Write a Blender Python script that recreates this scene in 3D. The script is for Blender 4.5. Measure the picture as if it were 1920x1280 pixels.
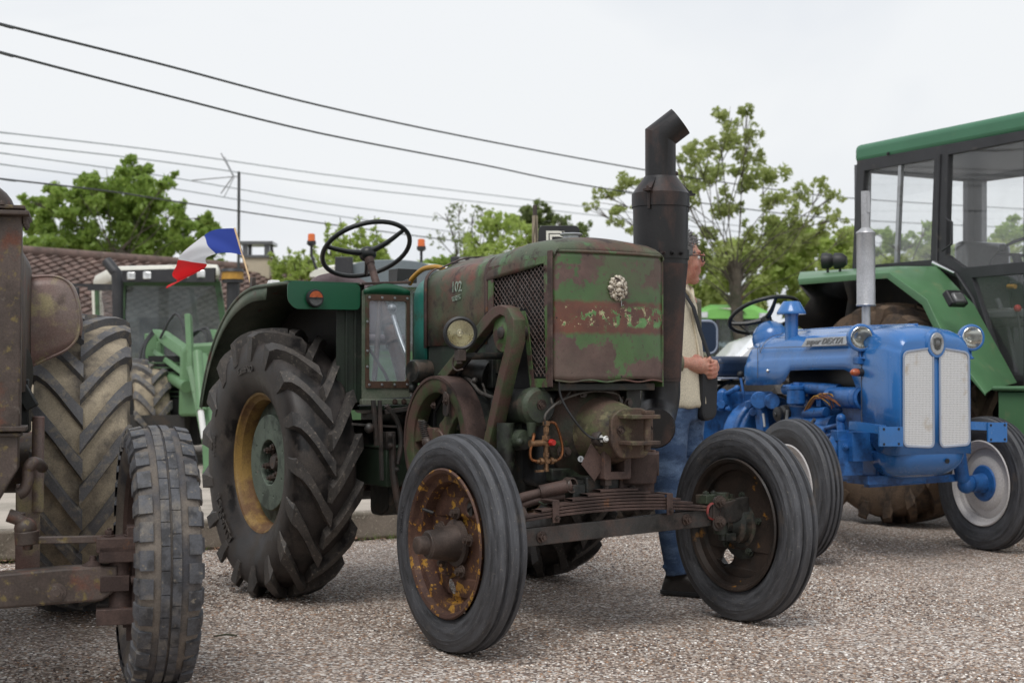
import bpy, bmesh, math, random
import numpy as np
from mathutils import Vector, Matrix
R_ = math.radians
pi = math.pi
rnd = random.Random(7)
scene = bpy.context.scene
for o in list(bpy.data.objects): bpy.data.objects.remove(o)
COL = scene.collection

# ------------------------------------------------------------ camera, world, sun, exposure
CF = 2796.0; CH = 708.3; CAMH = 1.0            # focal length in photo pixels, horizon row, eye height
PITCH = math.atan((CH - 640) / CF)
cam_d = bpy.data.cameras.new('camera'); cam = bpy.data.objects.new('camera', cam_d); COL.objects.link(cam)
cam.location = (0, 0, CAMH); cam.rotation_euler = (pi / 2 + PITCH, 0, 0)
cam_d.sensor_width = 36.0; cam_d.lens = CF * 36.0 / 1920.0; cam_d.clip_start = 0.05; cam_d.clip_end = 900
cam_d.dof.use_dof = True; cam_d.dof.focus_distance = 5.9; cam_d.dof.aperture_fstop = 4.5
scene.camera = cam

world = bpy.data.worlds.new('World'); scene.world = world; world.use_nodes = True
def setup_world():
    nt = world.node_tree; n = nt.nodes; l = nt.links; n.clear()
    out = n.new('ShaderNodeOutputWorld'); bg = n.new('ShaderNodeBackground'); l.new(bg.outputs[0], out.inputs[0])
    sky = n.new('ShaderNodeTexSky'); sky.sky_type = 'NISHITA'; sky.sun_disc = False
    sky.sun_elevation = R_(55); sky.sun_rotation = R_(200); sky.air_density = 1.6; sky.dust_density = 6
    tc = n.new('ShaderNodeTexCoord')
    mp = n.new('ShaderNodeMapping'); mp.inputs['Scale'].default_value = (1, 1, 2.6); l.new(tc.outputs['Generated'], mp.inputs[0])
    nz = n.new('ShaderNodeTexNoise'); nz.inputs['Scale'].default_value = 1.7; nz.inputs['Detail'].default_value = 5
    nz.inputs['Roughness'].default_value = 0.5; nz.inputs['Distortion'].default_value = 0.5
    l.new(mp.outputs[0], nz.inputs[0])
    rp = n.new('ShaderNodeValToRGB'); l.new(nz.outputs[0], rp.inputs[0])
    e = rp.color_ramp.elements
    e[0].position = 0.36; e[0].color = (5.9, 6.3, 7.0, 1)
    e[1].position = 0.60; e[1].color = (7.9, 8.08, 8.28, 1)
    mx = n.new('ShaderNodeMix'); mx.data_type = 'RGBA'; mx.inputs[0].default_value = 0.95
    l.new(sky.outputs[0], mx.inputs[6]); l.new(rp.outputs[0], mx.inputs[7])
    l.new(mx.outputs[2], bg.inputs[0]); bg.inputs[1].default_value = 0.1
setup_world()
sun_d = bpy.data.lights.new('sun', 'SUN'); sun = bpy.data.objects.new('sun', sun_d); COL.objects.link(sun)
sun_d.energy = 1.5; sun_d.angle = R_(28); sun_d.color = (1.0, 0.98, 0.95)
sun.rotation_euler = (R_(32), 0, R_(-18))
scene.view_settings.view_transform = 'Standard'; scene.view_settings.look = 'None'
scene.view_settings.exposure = 0.22; scene.view_settings.gamma = 1.0; scene.view_settings.use_curve_mapping = False
scene.render.engine = 'CYCLES'

# ------------------------------------------------------------ measuring helpers
_c, _s = math.cos(PITCH), math.sin(PITCH)
def ray(px, py):
    a = (px - 960) / CF; b = (640 - py) / CF
    return Vector((a, _c - b * _s, _s + b * _c))
class Frame:
    """ground frame of a vehicle: u forward, v to its left, w up"""
    def __init__(s, x, y, ph):
        s.o = Vector((x, y, 0)); s.ph = ph
        s.A = (Vector((math.sin(ph), -math.cos(ph), 0)), Vector((math.cos(ph), math.sin(ph), 0)), Vector((0, 0, 1)))
    def at(s, px, py, ax, val):
        n = s.A['uvw'.index(ax)]; d = ray(px, py); o = Vector((0, 0, CAMH)) - s.o
        t = (val - n.dot(o)) / n.dot(d); p = o + t * d
        return Vector((s.A[0].dot(p), s.A[1].dot(p), p.z))
def wat(px, py, Y):
    d = ray(px, py); return Vector((0, 0, CAMH)) + d * (Y / d.y)

# ------------------------------------------------------------ object helpers
def empty(name, loc, ph=None, label=None, cat=None, group=None, rz=None):
    o = bpy.data.objects.new(name, None); COL.objects.link(o); o.location = loc; o.empty_display_size = 0.1
    o.rotation_euler = (0, 0, (ph - pi / 2) if ph is not None else (rz or 0))
    return tag(o, label, cat, group)
def tag(o, label=None, cat=None, group=None, kind=None):
    for k, v in (('label', label), ('category', cat), ('group', group), ('kind', kind)):
        if v: o[k] = v
    return o
def copy_tree(o, parent=None):
    c = o.copy(); COL.objects.link(c); c.parent = parent
    for ch in o.children: copy_tree(ch, c)
    return c

class MB:
    def __init__(s): s.v = []; s.f = []
    def add(s, vs, fs):
        b = len(s.v); s.v += [tuple(p) for p in vs]; s.f += [tuple(i + b for i in f) for f in fs]; return s
    def box(s, c, d, rot=None):
        x, y, z = d[0] / 2, d[1] / 2, d[2] / 2; c = Vector(c)
        P = [Vector((a, b, e)) for a in (-x, x) for b in (-y, y) for e in (-z, z)]
        if rot is not None:
            m = rot if isinstance(rot, Matrix) else Matrix.Rotation(rot[1], 3, rot[0])
            P = [m @ p for p in P]
        return s.add([c + p for p in P], [(0, 1, 3, 2), (4, 6, 7, 5), (0, 4, 5, 1), (2, 3, 7, 6), (0, 2, 6, 4), (1, 5, 7, 3)])
    def bar(s, a, b, w, h, up=(0, 0, 1)):
        a = Vector(a); b = Vector(b); d = (b - a).normalized(); u = Vector(up); sd = d.cross(u).normalized(); u = sd.cross(d)
        m = Matrix((d, sd, u)).transposed()
        return s.box((a + b) / 2, ((b - a).length, w, h), m)
    def ring(s, c, d, r, n, ref=None):
        d = Vector(d).normalized(); a = Vector(ref) if ref is not None else (Vector((0, 0, 1)) if abs(d.z) < .9 else Vector((1, 0, 0)))
        x = a.cross(d).normalized(); y = d.cross(x)
        if not isinstance(r, (tuple, list)): r = (r, r)
        return [Vector(c) + x * (r[0] * math.cos(2 * pi * i / n)) + y * (r[1] * math.sin(2 * pi * i / n)) for i in range(n)]
    def cyl(s, a, b, r0, r1=None, n=20, cap=True, ph=0):
        r1 = r0 if r1 is None else r1; a = Vector(a); b = Vector(b)
        A = s.ring(a, b - a, r0, n); B = s.ring(b, b - a, r1, n); fs = [(i, (i + 1) % n, n + (i + 1) % n, n + i) for i in range(n)]
        if cap: fs += [tuple(range(n))[::-1], tuple(range(n, 2 * n))]
        return s.add(A + B, fs)
    def pipe(s, a, b, r, t, n=24):
        """open ended tube with wall thickness"""
        a = Vector(a); b = Vector(b); d = b - a
        L = [s.ring(a, d, r, n), s.ring(b, d, r, n), s.ring(b, d, r - t, n), s.ring(a, d, r - t, n)]
        fs = []
        for k in range(4):
            for i in range(n): fs.append((k * n + i, k * n + (i + 1) % n, ((k + 1) % 4) * n + (i + 1) % n, ((k + 1) % 4) * n + i))
        return s.add(sum(L, []), fs)
    def tube(s, pts, r, n=8, closed=False, cap=True, smooth=0):
        P = [Vector(p) for p in pts]
        if smooth: P = catmull(P, smooth, closed)
        m = len(P); rr = r if isinstance(r, (list, tuple)) else None
        rs = [(rr[0] + (rr[-1] - rr[0]) * i / (m - 1)) if rr and len(rr) == 2 else (rr[min(i, len(rr) - 1)] if rr else r) for i in range(m)]
        T = []
        for i in range(m):
            a = P[(i - 1) % m] if (closed or i > 0) else P[i]; b = P[(i + 1) % m] if (closed or i < m - 1) else P[i]
            T.append((b - a).normalized())
        ref = Vector((0, 0, 1)) if abs(T[0].z) < .9 else Vector((1, 0, 0))
        x = ref.cross(T[0]).normalized(); V = []
        for i in range(m):
            x = (x - T[i] * x.dot(T[i])).normalized(); y = T[i].cross(x)
            V += [P[i] + x * (rs[i] * math.cos(2 * pi * k / n)) + y * (rs[i] * math.sin(2 * pi * k / n)) for k in range(n)]
        fs = []
        for i in range(m if closed else m - 1):
            j = (i + 1) % m
            for k in range(n): fs.append((i * n + k, i * n + (k + 1) % n, j * n + (k + 1) % n, j * n + k))
        if cap and not closed: fs += [tuple(range(n))[::-1], tuple(range((m - 1) * n, m * n))]
        return s.add(V, fs)
    def lathe(s, prof, c=(0, 0, 0), ax=(0, 1, 0), n=48, closed=False, a0=0.0, a1=2 * pi):
        """prof: (distance along axis, radius)"""
        ax = Vector(ax).normalized(); a = Vector((0, 0, 1)) if abs(ax.z) < .9 else Vector((1, 0, 0))
        x = a.cross(ax).normalized(); y = ax.cross(x); c = Vector(c); full = abs(a1 - a0 - 2 * pi) < 1e-6
        m = n if full else n + 1; V = []
        for i in range(m):
            t = a0 + (a1 - a0) * i / n; d = x * math.cos(t) + y * math.sin(t)
            V += [c + ax * p[0] + d * p[1] for p in prof]
        k = len(prof); fs = []
        for i in range(n):
            j = (i + 1) % m
            for q in range(k if closed else k - 1):
                q2 = (q + 1) % k; fs.append((i * k + q, j * k + q, j * k + q2, i * k + q2))
        return s.add(V, fs)
    def loft(s, rows, closed=False, cap0=False, cap1=False):
        k = len(rows[0]); V = sum([[Vector(p) for p in r] for r in rows], []); fs = []
        for i in range(len(rows) - 1):
            for q in range(k if closed else k - 1):
                q2 = (q + 1) % k; fs.append((i * k + q, i * k + q2, (i + 1) * k + q2, (i + 1) * k + q))
        if cap0: fs.append(tuple(range(k))[::-1])
        if cap1: fs.append(tuple(range((len(rows) - 1) * k, len(rows) * k)))
        return s.add(V, fs)
    def sphere(s, c, r, n=16, m=10):
        if not isinstance(r, (tuple, list)): r = (r, r, r)
        V = []; c = Vector(c); fs = []
        for j in range(m + 1):
            t = pi * j / m
            for i in range(n): V.append(c + Vector((r[0] * math.sin(t) * math.cos(2 * pi * i / n), r[1] * math.sin(t) * math.sin(2 * pi * i / n), r[2] * math.cos(t))))
        for j in range(m):
            for i in range(n): fs.append((j * n + i, (j + 1) * n + i, (j + 1) * n + (i + 1) % n, j * n + (i + 1) % n))
        return s.add(V, fs)
    def plate(s, loops, o, ex, ey, t=0.004, bev=0.0, warp=None):
        """flat sheet with holes; loops of (a,b) in the plane o + a*ex + b*ey, thickness t centred"""
        cu = bpy.data.curves.new('tmp', 'CURVE'); cu.dimensions = '2D'; cu.fill_mode = 'BOTH'; cu.extrude = max(t / 2 - bev, 1e-5); cu.bevel_depth = bev; cu.bevel_resolution = 1
        for lp in loops:
            sp = cu.splines.new('POLY'); sp.points.add(len(lp) - 1); sp.use_cyclic_u = True
            for p, q in zip(sp.points, lp): p.co = (q[0], q[1], 0, 1)
        ob = bpy.data.objects.new('tmp', cu); me = bpy.data.meshes.new_from_object(ob)
        ex = Vector(ex).normalized(); ey = Vector(ey).normalized(); nn = ex.cross(ey); o = Vector(o)
        V = [o + ex * v.co.x + ey * v.co.y + nn * v.co.z for v in me.vertices]
        if warp: V = [warp(p) for p in V]
        s.add(V, [tuple(p.vertices) for p in me.polygons])
        bpy.data.objects.remove(ob); bpy.data.curves.remove(cu); bpy.data.meshes.remove(me); return s
    def prism(s, poly, o, ex, ey, t, bev=0.0):
        """poly extruded from the plane along +normal by t"""
        nn = Vector(ex).normalized().cross(Vector(ey).normalized())
        return s.plate([poly], Vector(o) + nn * t / 2, ex, ey, abs(t), bev)
    def bolt(s, c, d, r=0.012, h=0.01):
        c = Vector(c); d = Vector(d).normalized()
        s.cyl(c, c + d * h * .25, r * 1.35, n=14); s.cyl(c + d * h * .25, c + d * h, r, n=6); s.cyl(c + d * h, c + d * h * 1.35, r * .55, n=8); return s
    def mesh(s, name, ang=38):
        me = bpy.data.meshes.new(name); me.from_pydata(s.v, [], s.f); me.validate(); me.update()
        me.polygons.foreach_set('use_smooth', [True] * len(me.polygons)); me.set_sharp_from_angle(angle=R_(ang)); return me
    def build(s, name, mat, parent=None, loc=None, bevel=0, seg=2, solid=0, sub=0, ang=38, rot=None):
        me = s.mesh(name, ang); me.materials.append(mat)
        o = bpy.data.objects.new(name, me); COL.objects.link(o)
        if parent is not None: o.parent = parent
        if loc is not None: o.location = loc
        if rot is not None: o.rotation_euler = rot
        if solid:
            m = o.modifiers.new('solid', 'SOLIDIFY'); m.thickness = solid; m.offset = 0
        if sub:
            m = o.modifiers.new('sub', 'SUBSURF'); m.levels = sub; m.render_levels = sub
        if bevel:
            m = o.modifiers.new('bevel', 'BEVEL'); m.width = bevel; m.segments = seg; m.limit_method = 'ANGLE'; m.angle_limit = R_(40)
        return o
def catmull(P, k, closed=False):
    m = len(P); out = []
    rng = range(m if closed else m - 1)
    for i in rng:
        p0 = P[(i - 1) % m] if (closed or i > 0) else P[i]; p1 = P[i]; p2 = P[(i + 1) % m]; p3 = P[(i + 2) % m] if (closed or i + 2 < m) else P[min(i + 1, m - 1)]
        for j in range(k):
            t = j / k; out.append(0.5 * ((2 * p1) + (p2 - p0) * t + (2 * p0 - 5 * p1 + 4 * p2 - p3) * t * t + (3 * p1 - p0 - 3 * p2 + p3) * t ** 3))
    if not closed: out.append(P[-1])
    return out
def rrect(x0, x1, y0, y1, r, k=5):
    out = []
    for cx, cy, a in ((x1 - r, y1 - r, 0), (x0 + r, y1 - r, 90), (x0 + r, y0 + r, 180), (x1 - r, y0 + r, 270)):
        for i in range(k + 1):
            t = R_(a + 90 * i / k); out.append((cx + r * math.cos(t), cy + r * math.sin(t)))
    return out
def circ(cx, cy, r, n=20): return [(cx + r * math.cos(2 * pi * i / n), cy + r * math.sin(2 * pi * i / n)) for i in range(n)]
def roundpoly(P, r, k=4):
    out = []; m = len(P)
    for i in range(m):
        p = Vector(P[i]).to_2d(); a = Vector(P[i - 1]).to_2d() - p; b = Vector(P[(i + 1) % m]).to_2d() - p
        q = min(r, a.length * .45, b.length * .45); A = p + a.normalized() * q; B = p + b.normalized() * q
        for j in range(k + 1):
            t = j / k; out.append(tuple(A * (1 - t) ** 2 + p * 2 * t * (1 - t) + B * t * t))
    return out

def text_mb(mb, s, size, o, ex, ey, t=0.002, bold=0.0, warp=None, shear=0.0, align='CENTER'):
    cu = bpy.data.curves.new('tmp', 'FONT'); cu.body = s; cu.size = size; cu.extrude = t / 2; cu.align_x = align; cu.align_y = 'CENTER'; cu.offset = bold; cu.shear = shear; cu.resolution_u = 3
    ob = bpy.data.objects.new('tmp', cu); me = bpy.data.meshes.new_from_object(ob)
    if warp: V = [warp(v.co) for v in me.vertices]
    else:
        ex = Vector(ex).normalized(); ey = Vector(ey).normalized(); nn = ex.cross(ey); o = Vector(o)
        V = [o + ex * v.co.x + ey * v.co.y + nn * v.co.z for v in me.vertices]
    mb.add(V, [tuple(p.vertices) for p in me.polygons])
    bpy.data.objects.remove(ob); bpy.data.curves.remove(cu); bpy.data.meshes.remove(me); return mb

# ------------------------------------------------------------ materials
class NT:
    def __init__(s, name):
        s.m = bpy.data.materials.new(name); s.m.use_nodes = True; s.t = s.m.node_tree; s.n = s.t.nodes; s.l = s.t.links
        s.b = s.n['Principled BSDF']; s.out = s.n['Material Output']
        tc = s.n.new('ShaderNodeTexCoord'); s.co = tc.outputs['Object']; s.tc = tc
    def noise(s, scale, detail=4, rough=.55, dist=0, sc=None, off=(0, 0, 0)):
        nz = s.n.new('ShaderNodeTexNoise'); nz.inputs['Scale'].default_value = scale; nz.inputs['Detail'].default_value = detail
        nz.inputs['Roughness'].default_value = rough; nz.inputs['Distortion'].default_value = dist
        mp = s.n.new('ShaderNodeMapping'); mp.inputs['Location'].default_value = off
        if sc: mp.inputs['Scale'].default_value = sc
        s.l.new(s.co, mp.inputs[0]); s.l.new(mp.outputs[0], nz.inputs[0]); return nz.outputs[0]
    def ramp(s, x, a, b, lo=0., hi=1.):
        r = s.n.new('ShaderNodeMapRange'); r.inputs[1].default_value = a; r.inputs[2].default_value = b; r.inputs[3].default_value = lo; r.inputs[4].default_value = hi
        s.l.new(x, r.inputs[0]); return r.outputs[0]
    def math(s, op, a, b=None):
        m = s.n.new('ShaderNodeMath'); m.operation = op
        for i, x in enumerate((a, b)):
            if x is None: continue
            if isinstance(x, (int, float)): m.inputs[i].default_value = x
            else: s.l.new(x, m.inputs[i])
        return m.outputs[0]
    def mix(s, f, a, b, mode='MIX'):
        m = s.n.new('ShaderNodeMix'); m.data_type = 'RGBA'; m.blend_type = mode
        if isinstance(f, (int, float)): m.inputs[0].default_value = f
        else: s.l.new(f, m.inputs[0])
        for i, x in ((6, a), (7, b)):
            if isinstance(x, (tuple, list)): m.inputs[i].default_value = (*x[:3], 1)
            else: s.l.new(x, m.inputs[i])
        return m.outputs[2]
    def sep(s):
        q = s.n.new('ShaderNodeSeparateXYZ'); s.l.new(s.co, q.inputs[0]); return q.outputs
    def bump(s, h, strength, dist=.002):
        b = s.n.new('ShaderNodeBump'); b.inputs['Strength'].default_value = strength; b.inputs['Distance'].default_value = dist
        s.l.new(h, b.inputs['Height']); s.l.new(b.outputs[0], s.b.inputs['Normal']); return b
    def col(s, x): 
        if isinstance(x, (tuple, list)): s.b.inputs['Base Color'].default_value = (*x[:3], 1)
        else: s.l.new(x, s.b.inputs['Base Color'])
    def set(s, k, x):
        if isinstance(x, (int, float)): s.b.inputs[k].default_value = x
        else: s.l.new(x, s.b.inputs[k])
def M(name, col, rough=.6, metal=0., var=.25, vs=6, layers=(), bump=.15, bs=60, spec=None, coat=0, seed=0, bdist=.002):
    """base colour with tonal variation, then layers (colour, threshold, softness, scale, detail, rough)"""
    t = NT(name); off = (seed * 3.1, seed * 1.7, seed * .9)
    if var:
        nz = t.noise(vs, 5, .6, off=off); c = t.mix(t.ramp(nz, .3, .7), tuple(x * (1 - var) for x in col), tuple(min(1, x * (1 + var)) for x in col))
    else: c = col
    rg = rough; k = 0
    for L in layers:
        lc, th, soft, sc, det, lr = L[:6]; k += 1
        nz = t.noise(sc, det, .62, off=(off[0] + k * 5.3, off[1] - k * 2.2, k * 7.), sc=L[6] if len(L) > 6 else None)
        f = t.ramp(nz, th - soft, th + soft)
        c = t.mix(f, c, lc)
        if lr is not None:
            a = rg if not isinstance(rg, (int, float)) else None
            mr = t.n.new('ShaderNodeMix'); mr.data_type = 'FLOAT'; t.l.new(f, mr.inputs[0])
            if a is None: mr.inputs[2].default_value = rg
            else: t.l.new(a, mr.inputs[2])
            mr.inputs[3].default_value = lr; rg = mr.outputs[0]
    if var and bump > .08:
        g = t.ramp(t.noise(170, 4, .7, off=off), .32, .68, .74, 1.2); gc = t.n.new('ShaderNodeCombineColor'); [t.l.new(g, gc.inputs[i]) for i in range(3)]
        c = t.mix(1.0, c, gc.outputs[0], 'MULTIPLY')
    t.col(c); t.set('Roughness', rg); t.set('Metallic', metal)
    if coat: t.set('Coat Weight', coat); t.b.inputs['Coat Roughness'].default_value = .08
    if spec is not None: t.set('Specular IOR Level', spec)
    if bump: t.bump(t.noise(bs, 4, .6, off=off), bump, bdist)
    return t.m
RUST = (.085, .045, .032); RUST_O = (.20, .065, .025); DUST = (.24, .20, .16); GREASE = (.018, .016, .015)
MAT = {}
def sc_(r, g, b):
    f = lambda x: ((x / 255 + .055) / 1.055) ** 2.4 if x > 10 else x / 255 / 12.92
    return (f(r), f(g), f(b))
m = MAT
m['hood'] = M('worn hood paint', sc_(74, 84, 62), .5, 0, .3, 5, [(sc_(98, 66, 58), .535, .09, 3.2, 8, .6), (sc_(124, 74, 64), .64, .06, 5, 8, .65), (sc_(72, 104, 62), .62, .03, 7, 8, .42), (sc_(58, 48, 44), .60, .06, 14, 8, .7), (sc_(128, 126, 104), .70, .06, 26, 8, .6, (1, 1, .15)), (sc_(46, 38, 34), .66, .03, 70, 7, .7), (sc_(160, 160, 110), .80, .02, 30, 6, .6)], .15, 90, seed=1)
m['grille_green'] = M('peeling green paint', sc_(80, 104, 62), .48, 0, .2, 9, [(sc_(84, 64, 58), .50, .03, 10, 9, .7), (sc_(96, 50, 34), .70, .03, 18, 7, .8)], .25, 70, seed=2)
m['belt_guard'] = M('worn guard paint', sc_(72, 82, 56), .5, 0, .25, 7, [(sc_(90, 68, 60), .47, .06, 7, 9, .6), (sc_(128, 62, 52), .68, .03, 16, 8, .7), (sc_(40, 38, 34), .66, .05, 9, 6, .7)], .2, 80, seed=3)
m['engine'] = M('oily engine casting', (.021, .023, .021), .5, .1, .4, 6, [((.05, .065, .04), .56, .06, 5, 8, .6), ((.075, .055, .042), .60, .05, 9, 8, .75), ((.014, .013, .012), .58, .05, 7, 6, .35)], .5, 45, seed=4, bdist=.004)
m['engine_blue'] = M('dark grey engine block', (.022, .025, .028), .55, .1, .35, 5, [((.09, .10, .105), .66, .03, 12, 9, .6), ((.07, .05, .04), .62, .05, 8, 8, .75), ((.014, .013, .012), .56, .06, 5, 6, .35)], .5, 40, seed=5, bdist=.004)
m['head'] = M('green and rust cylinder head', sc_(76, 82, 52), .6, 0, .3, 8, [(sc_(84, 66, 55), .44, .08, 6, 9, .75), (sc_(120, 112, 84), .62, .06, 16, 8, .8), (sc_(44, 34, 30), .60, .06, 9, 7, .6)], .6, 50, seed=6, bdist=.004)
m['flange'] = M('dark oily green flange', sc_(52, 56, 42), .55, .05, .3, 8, [(sc_(70, 54, 46), .50, .08, 6, 9, .75), (sc_(84, 98, 60), .64, .04, 9, 8, .6), (sc_(28, 24, 22), .55, .07, 7, 7, .5)], .6, 50, seed=66, bdist=.004)
m['rusty'] = M('brown rusted iron', sc_(84, 66, 60), .68, .1, .3, 9, [(sc_(60, 46, 42), .52, .06, 7, 8, .7), (sc_(124, 84, 56), .68, .05, 15, 8, .85)], .5, 80, seed=7, bdist=.003)
m['axle'] = M('dark greasy steel', sc_(60, 58, 56), .5, .2, .3, 9, [(sc_(80, 66, 60), .54, .08, 8, 8, .7), ((.012, .012, .011), .60, .06, 6, 6, .4)], .4, 70, seed=8)
m['bolt'] = M('weathered bolt', sc_(86, 72, 66), .5, .4, .3, 30, [(sc_(50, 40, 36), .55, .08, 50, 5, .7)], .4, 200, seed=9)
m['fender'] = M('weathered green sheet', sc_(74, 86, 70), .55, 0, .3, 5, [(sc_(104, 108, 94), .55, .08, 5, 8, .7), (sc_(96, 68, 60), .64, .04, 9, 8, .75)], .15, 60, seed=10)
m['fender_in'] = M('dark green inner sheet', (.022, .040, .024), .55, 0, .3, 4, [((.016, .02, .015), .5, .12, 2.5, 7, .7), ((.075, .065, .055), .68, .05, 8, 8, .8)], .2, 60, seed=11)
m['fender_under'] = M('shade dark fender underside', (.022, .02, .018), .75, 0, .3, 4, [((.045, .036, .03), .6, .08, 5, 8, .85)], .3, 50, seed=12)  # near-black colour stands in for the shade under the mudguard
m['new_green'] = M('fresh green enamel', (.012, .085, .042), .28, 0, .1, 3, [((.03, .05, .035), .72, .05, 12, 6, .6)], .03, 40, seed=13)
m['teal'] = M('teal green paint', (.018, .150, .118), .42, 0, .15, 4, [((.10, .085, .03), .68, .04, 8, 8, .65, (1, 1, .35)), ((.04, .075, .05), .62, .05, 9, 8, .6)], .06, 60, seed=14)
m['muffler'] = M('heat blackened steel', sc_(30, 28, 29), .42, .15, .3, 5, [(sc_(78, 56, 48), .53, .07, 4, 8, .62, (1, 1, .45)), (sc_(22, 21, 22), .62, .08, 3, 6, .32, (1, 1, .4)), (sc_(96, 72, 58), .72, .05, 14, 8, .75)], .35, 90, seed=15)
m['muffler_low'] = M('burnt brown steel', sc_(64, 46, 41), .6, .1, .3, 6, [(sc_(92, 62, 52), .58, .08, 5, 8, .7), (sc_(34, 29, 28), .54, .08, 4, 6, .5)], .35, 90, seed=16)
m['rubber_deep'] = M('dark tyre casing', sc_(52, 47, 45), .5, 0, .25, 8, [(sc_(76, 69, 63), .58, .1, 5, 9, .8), (sc_(26, 24, 24), .56, .06, 9, 7, .4)], .3, 150, seed=67, spec=.4)  # casing darker than the lugs: shade in the lug gaps put into colour
m['rubber'] = M('black lug tyre rubber', sc_(62, 59, 57), .55, 0, .25, 8, [(sc_(82, 76, 71), .56, .1, 5, 9, .8), (sc_(112, 104, 96), .62, .05, 60, 7, .85), (sc_(36, 34, 34), .62, .06, 9, 7, .45)], .5, 150, seed=17, spec=.4)
m['rubber_f'] = M('grey road tyre rubber', sc_(66, 67, 71), .55, 0, .15, 5, [(sc_(50, 50, 52), .52, .1, 3, 7, .5), (sc_(100, 98, 98), .68, .05, 14, 9, .75), (sc_(128, 116, 98), .80, .03, 9, 8, .85)], .25, 170, seed=18, spec=.4)
m['rubber_dust'] = M('earth dusted tyre casing', sc_(158, 146, 126), .85, 0, .2, 5, [(sc_(92, 86, 80), .55, .1, 7, 8, .85)], .5, 130, seed=19, spec=.2)
m['rubber_lug'] = M('worn lug rubber', sc_(94, 93, 94), .65, 0, .2, 9, [(sc_(126, 118, 106), .56, .06, 22, 8, .85)], .5, 120, seed=20, spec=.35)
m['rubber_block'] = M('grey block tread rubber', sc_(82, 83, 87), .6, 0, .15, 6, [(sc_(118, 112, 104), .58, .08, 9, 9, .8), (sc_(58, 58, 60), .55, .06, 16, 8, .55), (sc_(130, 122, 110), .64, .04, 50, 7, .9)], .4, 140, seed=21, spec=.35)
m['rubber_mud'] = M('mud covered tyre', sc_(98, 82, 68), .9, 0, .25, 5, [(sc_(70, 62, 56), .56, .06, 7, 8, .9)], .6, 60, seed=22, spec=.2, bdist=.006)
m['rim_rust'] = M('rusty yellow rim', sc_(88, 62, 50), .65, .1, .3, 8, [(sc_(70, 46, 38), .55, .06, 6, 8, .7), (sc_(158, 112, 42), .60, .012, 28, 12, .5), (sc_(176, 132, 54), .60, .012, 11, 14, .5), (sc_(104, 72, 52), .62, .03, 9, 8, .7)], .4, 90, seed=23, bdist=.003)
m['rim_dark'] = M('oily rusty rim', sc_(50, 40, 34), .6, .1, .3, 8, [(sc_(140, 96, 34), .64, .02, 9, 11, .6), ((.012, .011, .01), .55, .07, 5, 7, .45)], .4, 90, seed=24, bdist=.003)
m['rim_yellow'] = M('ochre yellow rim', sc_(148, 118, 64), .55, 0, .2, 5, [(sc_(112, 82, 54), .52, .06, 6, 9, .75), (sc_(66, 52, 40), .72, .03, 12, 8, .8)], .2, 70, seed=25)
m['disc_green'] = M('grey green wheel disc', sc_(98, 110, 98), .65, 0, .2, 6, [(sc_(70, 78, 70), .56, .06, 9, 9, .75), (sc_(122, 120, 110), .68, .05, 25, 7, .8)], .4, 80, seed=26)
m['hub'] = M('brown dusty hub', sc_(82, 70, 64), .55, .1, .25, 9, [(sc_(56, 48, 44), .54, .08, 7, 7, .45), (sc_(106, 84, 70), .68, .06, 20, 6, .7)], .3, 100, seed=27)
m['black_paint'] = M('black enamel', (.012, .014, .013), .35, 0, .2, 5, [((.05, .048, .045), .66, .06, 20, 7, .6)], .1, 60, seed=28)
m['black_rubber'] = M('black plastic', (.02, .02, .021), .5, 0, .2, 5, (), .1, 60, seed=29)
m['copper'] = M('copper pipe', (.30, .12, .05), .38, .8, .3, 20, [((.10, .05, .03), .56, .08, 30, 5, .6)], .1, 90, seed=30)
m['pipe'] = M('dull steel pipe', (.11, .10, .09), .45, .5, .3, 20, [((.06, .045, .035), .56, .06, 30, 5, .6)], .1, 90, seed=62)
m['mesh_iron'] = M('grey brown mesh', sc_(112, 100, 96), .6, .2, .2, 20, [(sc_(84, 62, 54), .55, .08, 30, 5, .7)], .1, 90, seed=61)
m['brass'] = M('dull brass', (.26, .15, .08), .45, .7, .3, 25, [((.08, .05, .035), .55, .1, 40, 5, .6)], .3, 120, seed=31)
m['red_cap'] = M('red plastic', (.42, .02, .015), .35, 0, .1, 5, (), 0)
m['red_paint'] = M('worn red paint', (.22, .03, .025), .5, 0, .3, 20, [((.06, .03, .025), .55, .08, 30, 6, .6)], .2, 90, seed=32)
m['cast_white'] = M('pale gilt casting', (.56, .50, .41), .42, .35, .2, 60, [((.07, .05, .04), .54, .05, 70, 4, .7)], .4, 200, seed=33)
m['white'] = M('white plastic', (.7, .7, .68), .4, 0, .05, 5, (), 0)
m['steel'] = M('galvanised steel', (.42, .43, .44), .38, .7, .15, 9, [((.25, .23, .21), .62, .08, 9, 8, .55)], .1, 80, seed=34)
m['silver'] = M('silver painted steel', (.46, .46, .47), .38, .5, .12, 8, [((.22, .19, .16), .70, .05, 14, 9, .6, (1, 1, .3))], .12, 80, seed=35)
m['yellow_hose'] = M('yellow hose', (.42, .22, .03), .5, 0, .2, 20, (), 0)
m['dull_frame'] = M('rusty window frame', sc_(80, 60, 48), .6, .1, .3, 12, [(sc_(66, 78, 56), .58, .04, 9, 8, .55)], .3, 100, seed=36)
m['seat_mauve'] = M('faded steel seat', sc_(104, 90, 92), .6, .1, .15, 6, [(sc_(84, 72, 72), .58, .06, 9, 8, .7)], .15, 70, seed=37)
m['blue'] = M('glossy blue tractor enamel', (.028, .150, .42), .24, 0, .08, 3, [((.035, .13, .33), .6, .1, 4, 6, .36), ((.10, .17, .30), .70, .05, 30, 8, .5)], .03, 12, seed=38, coat=.5, bdist=.004)
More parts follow.
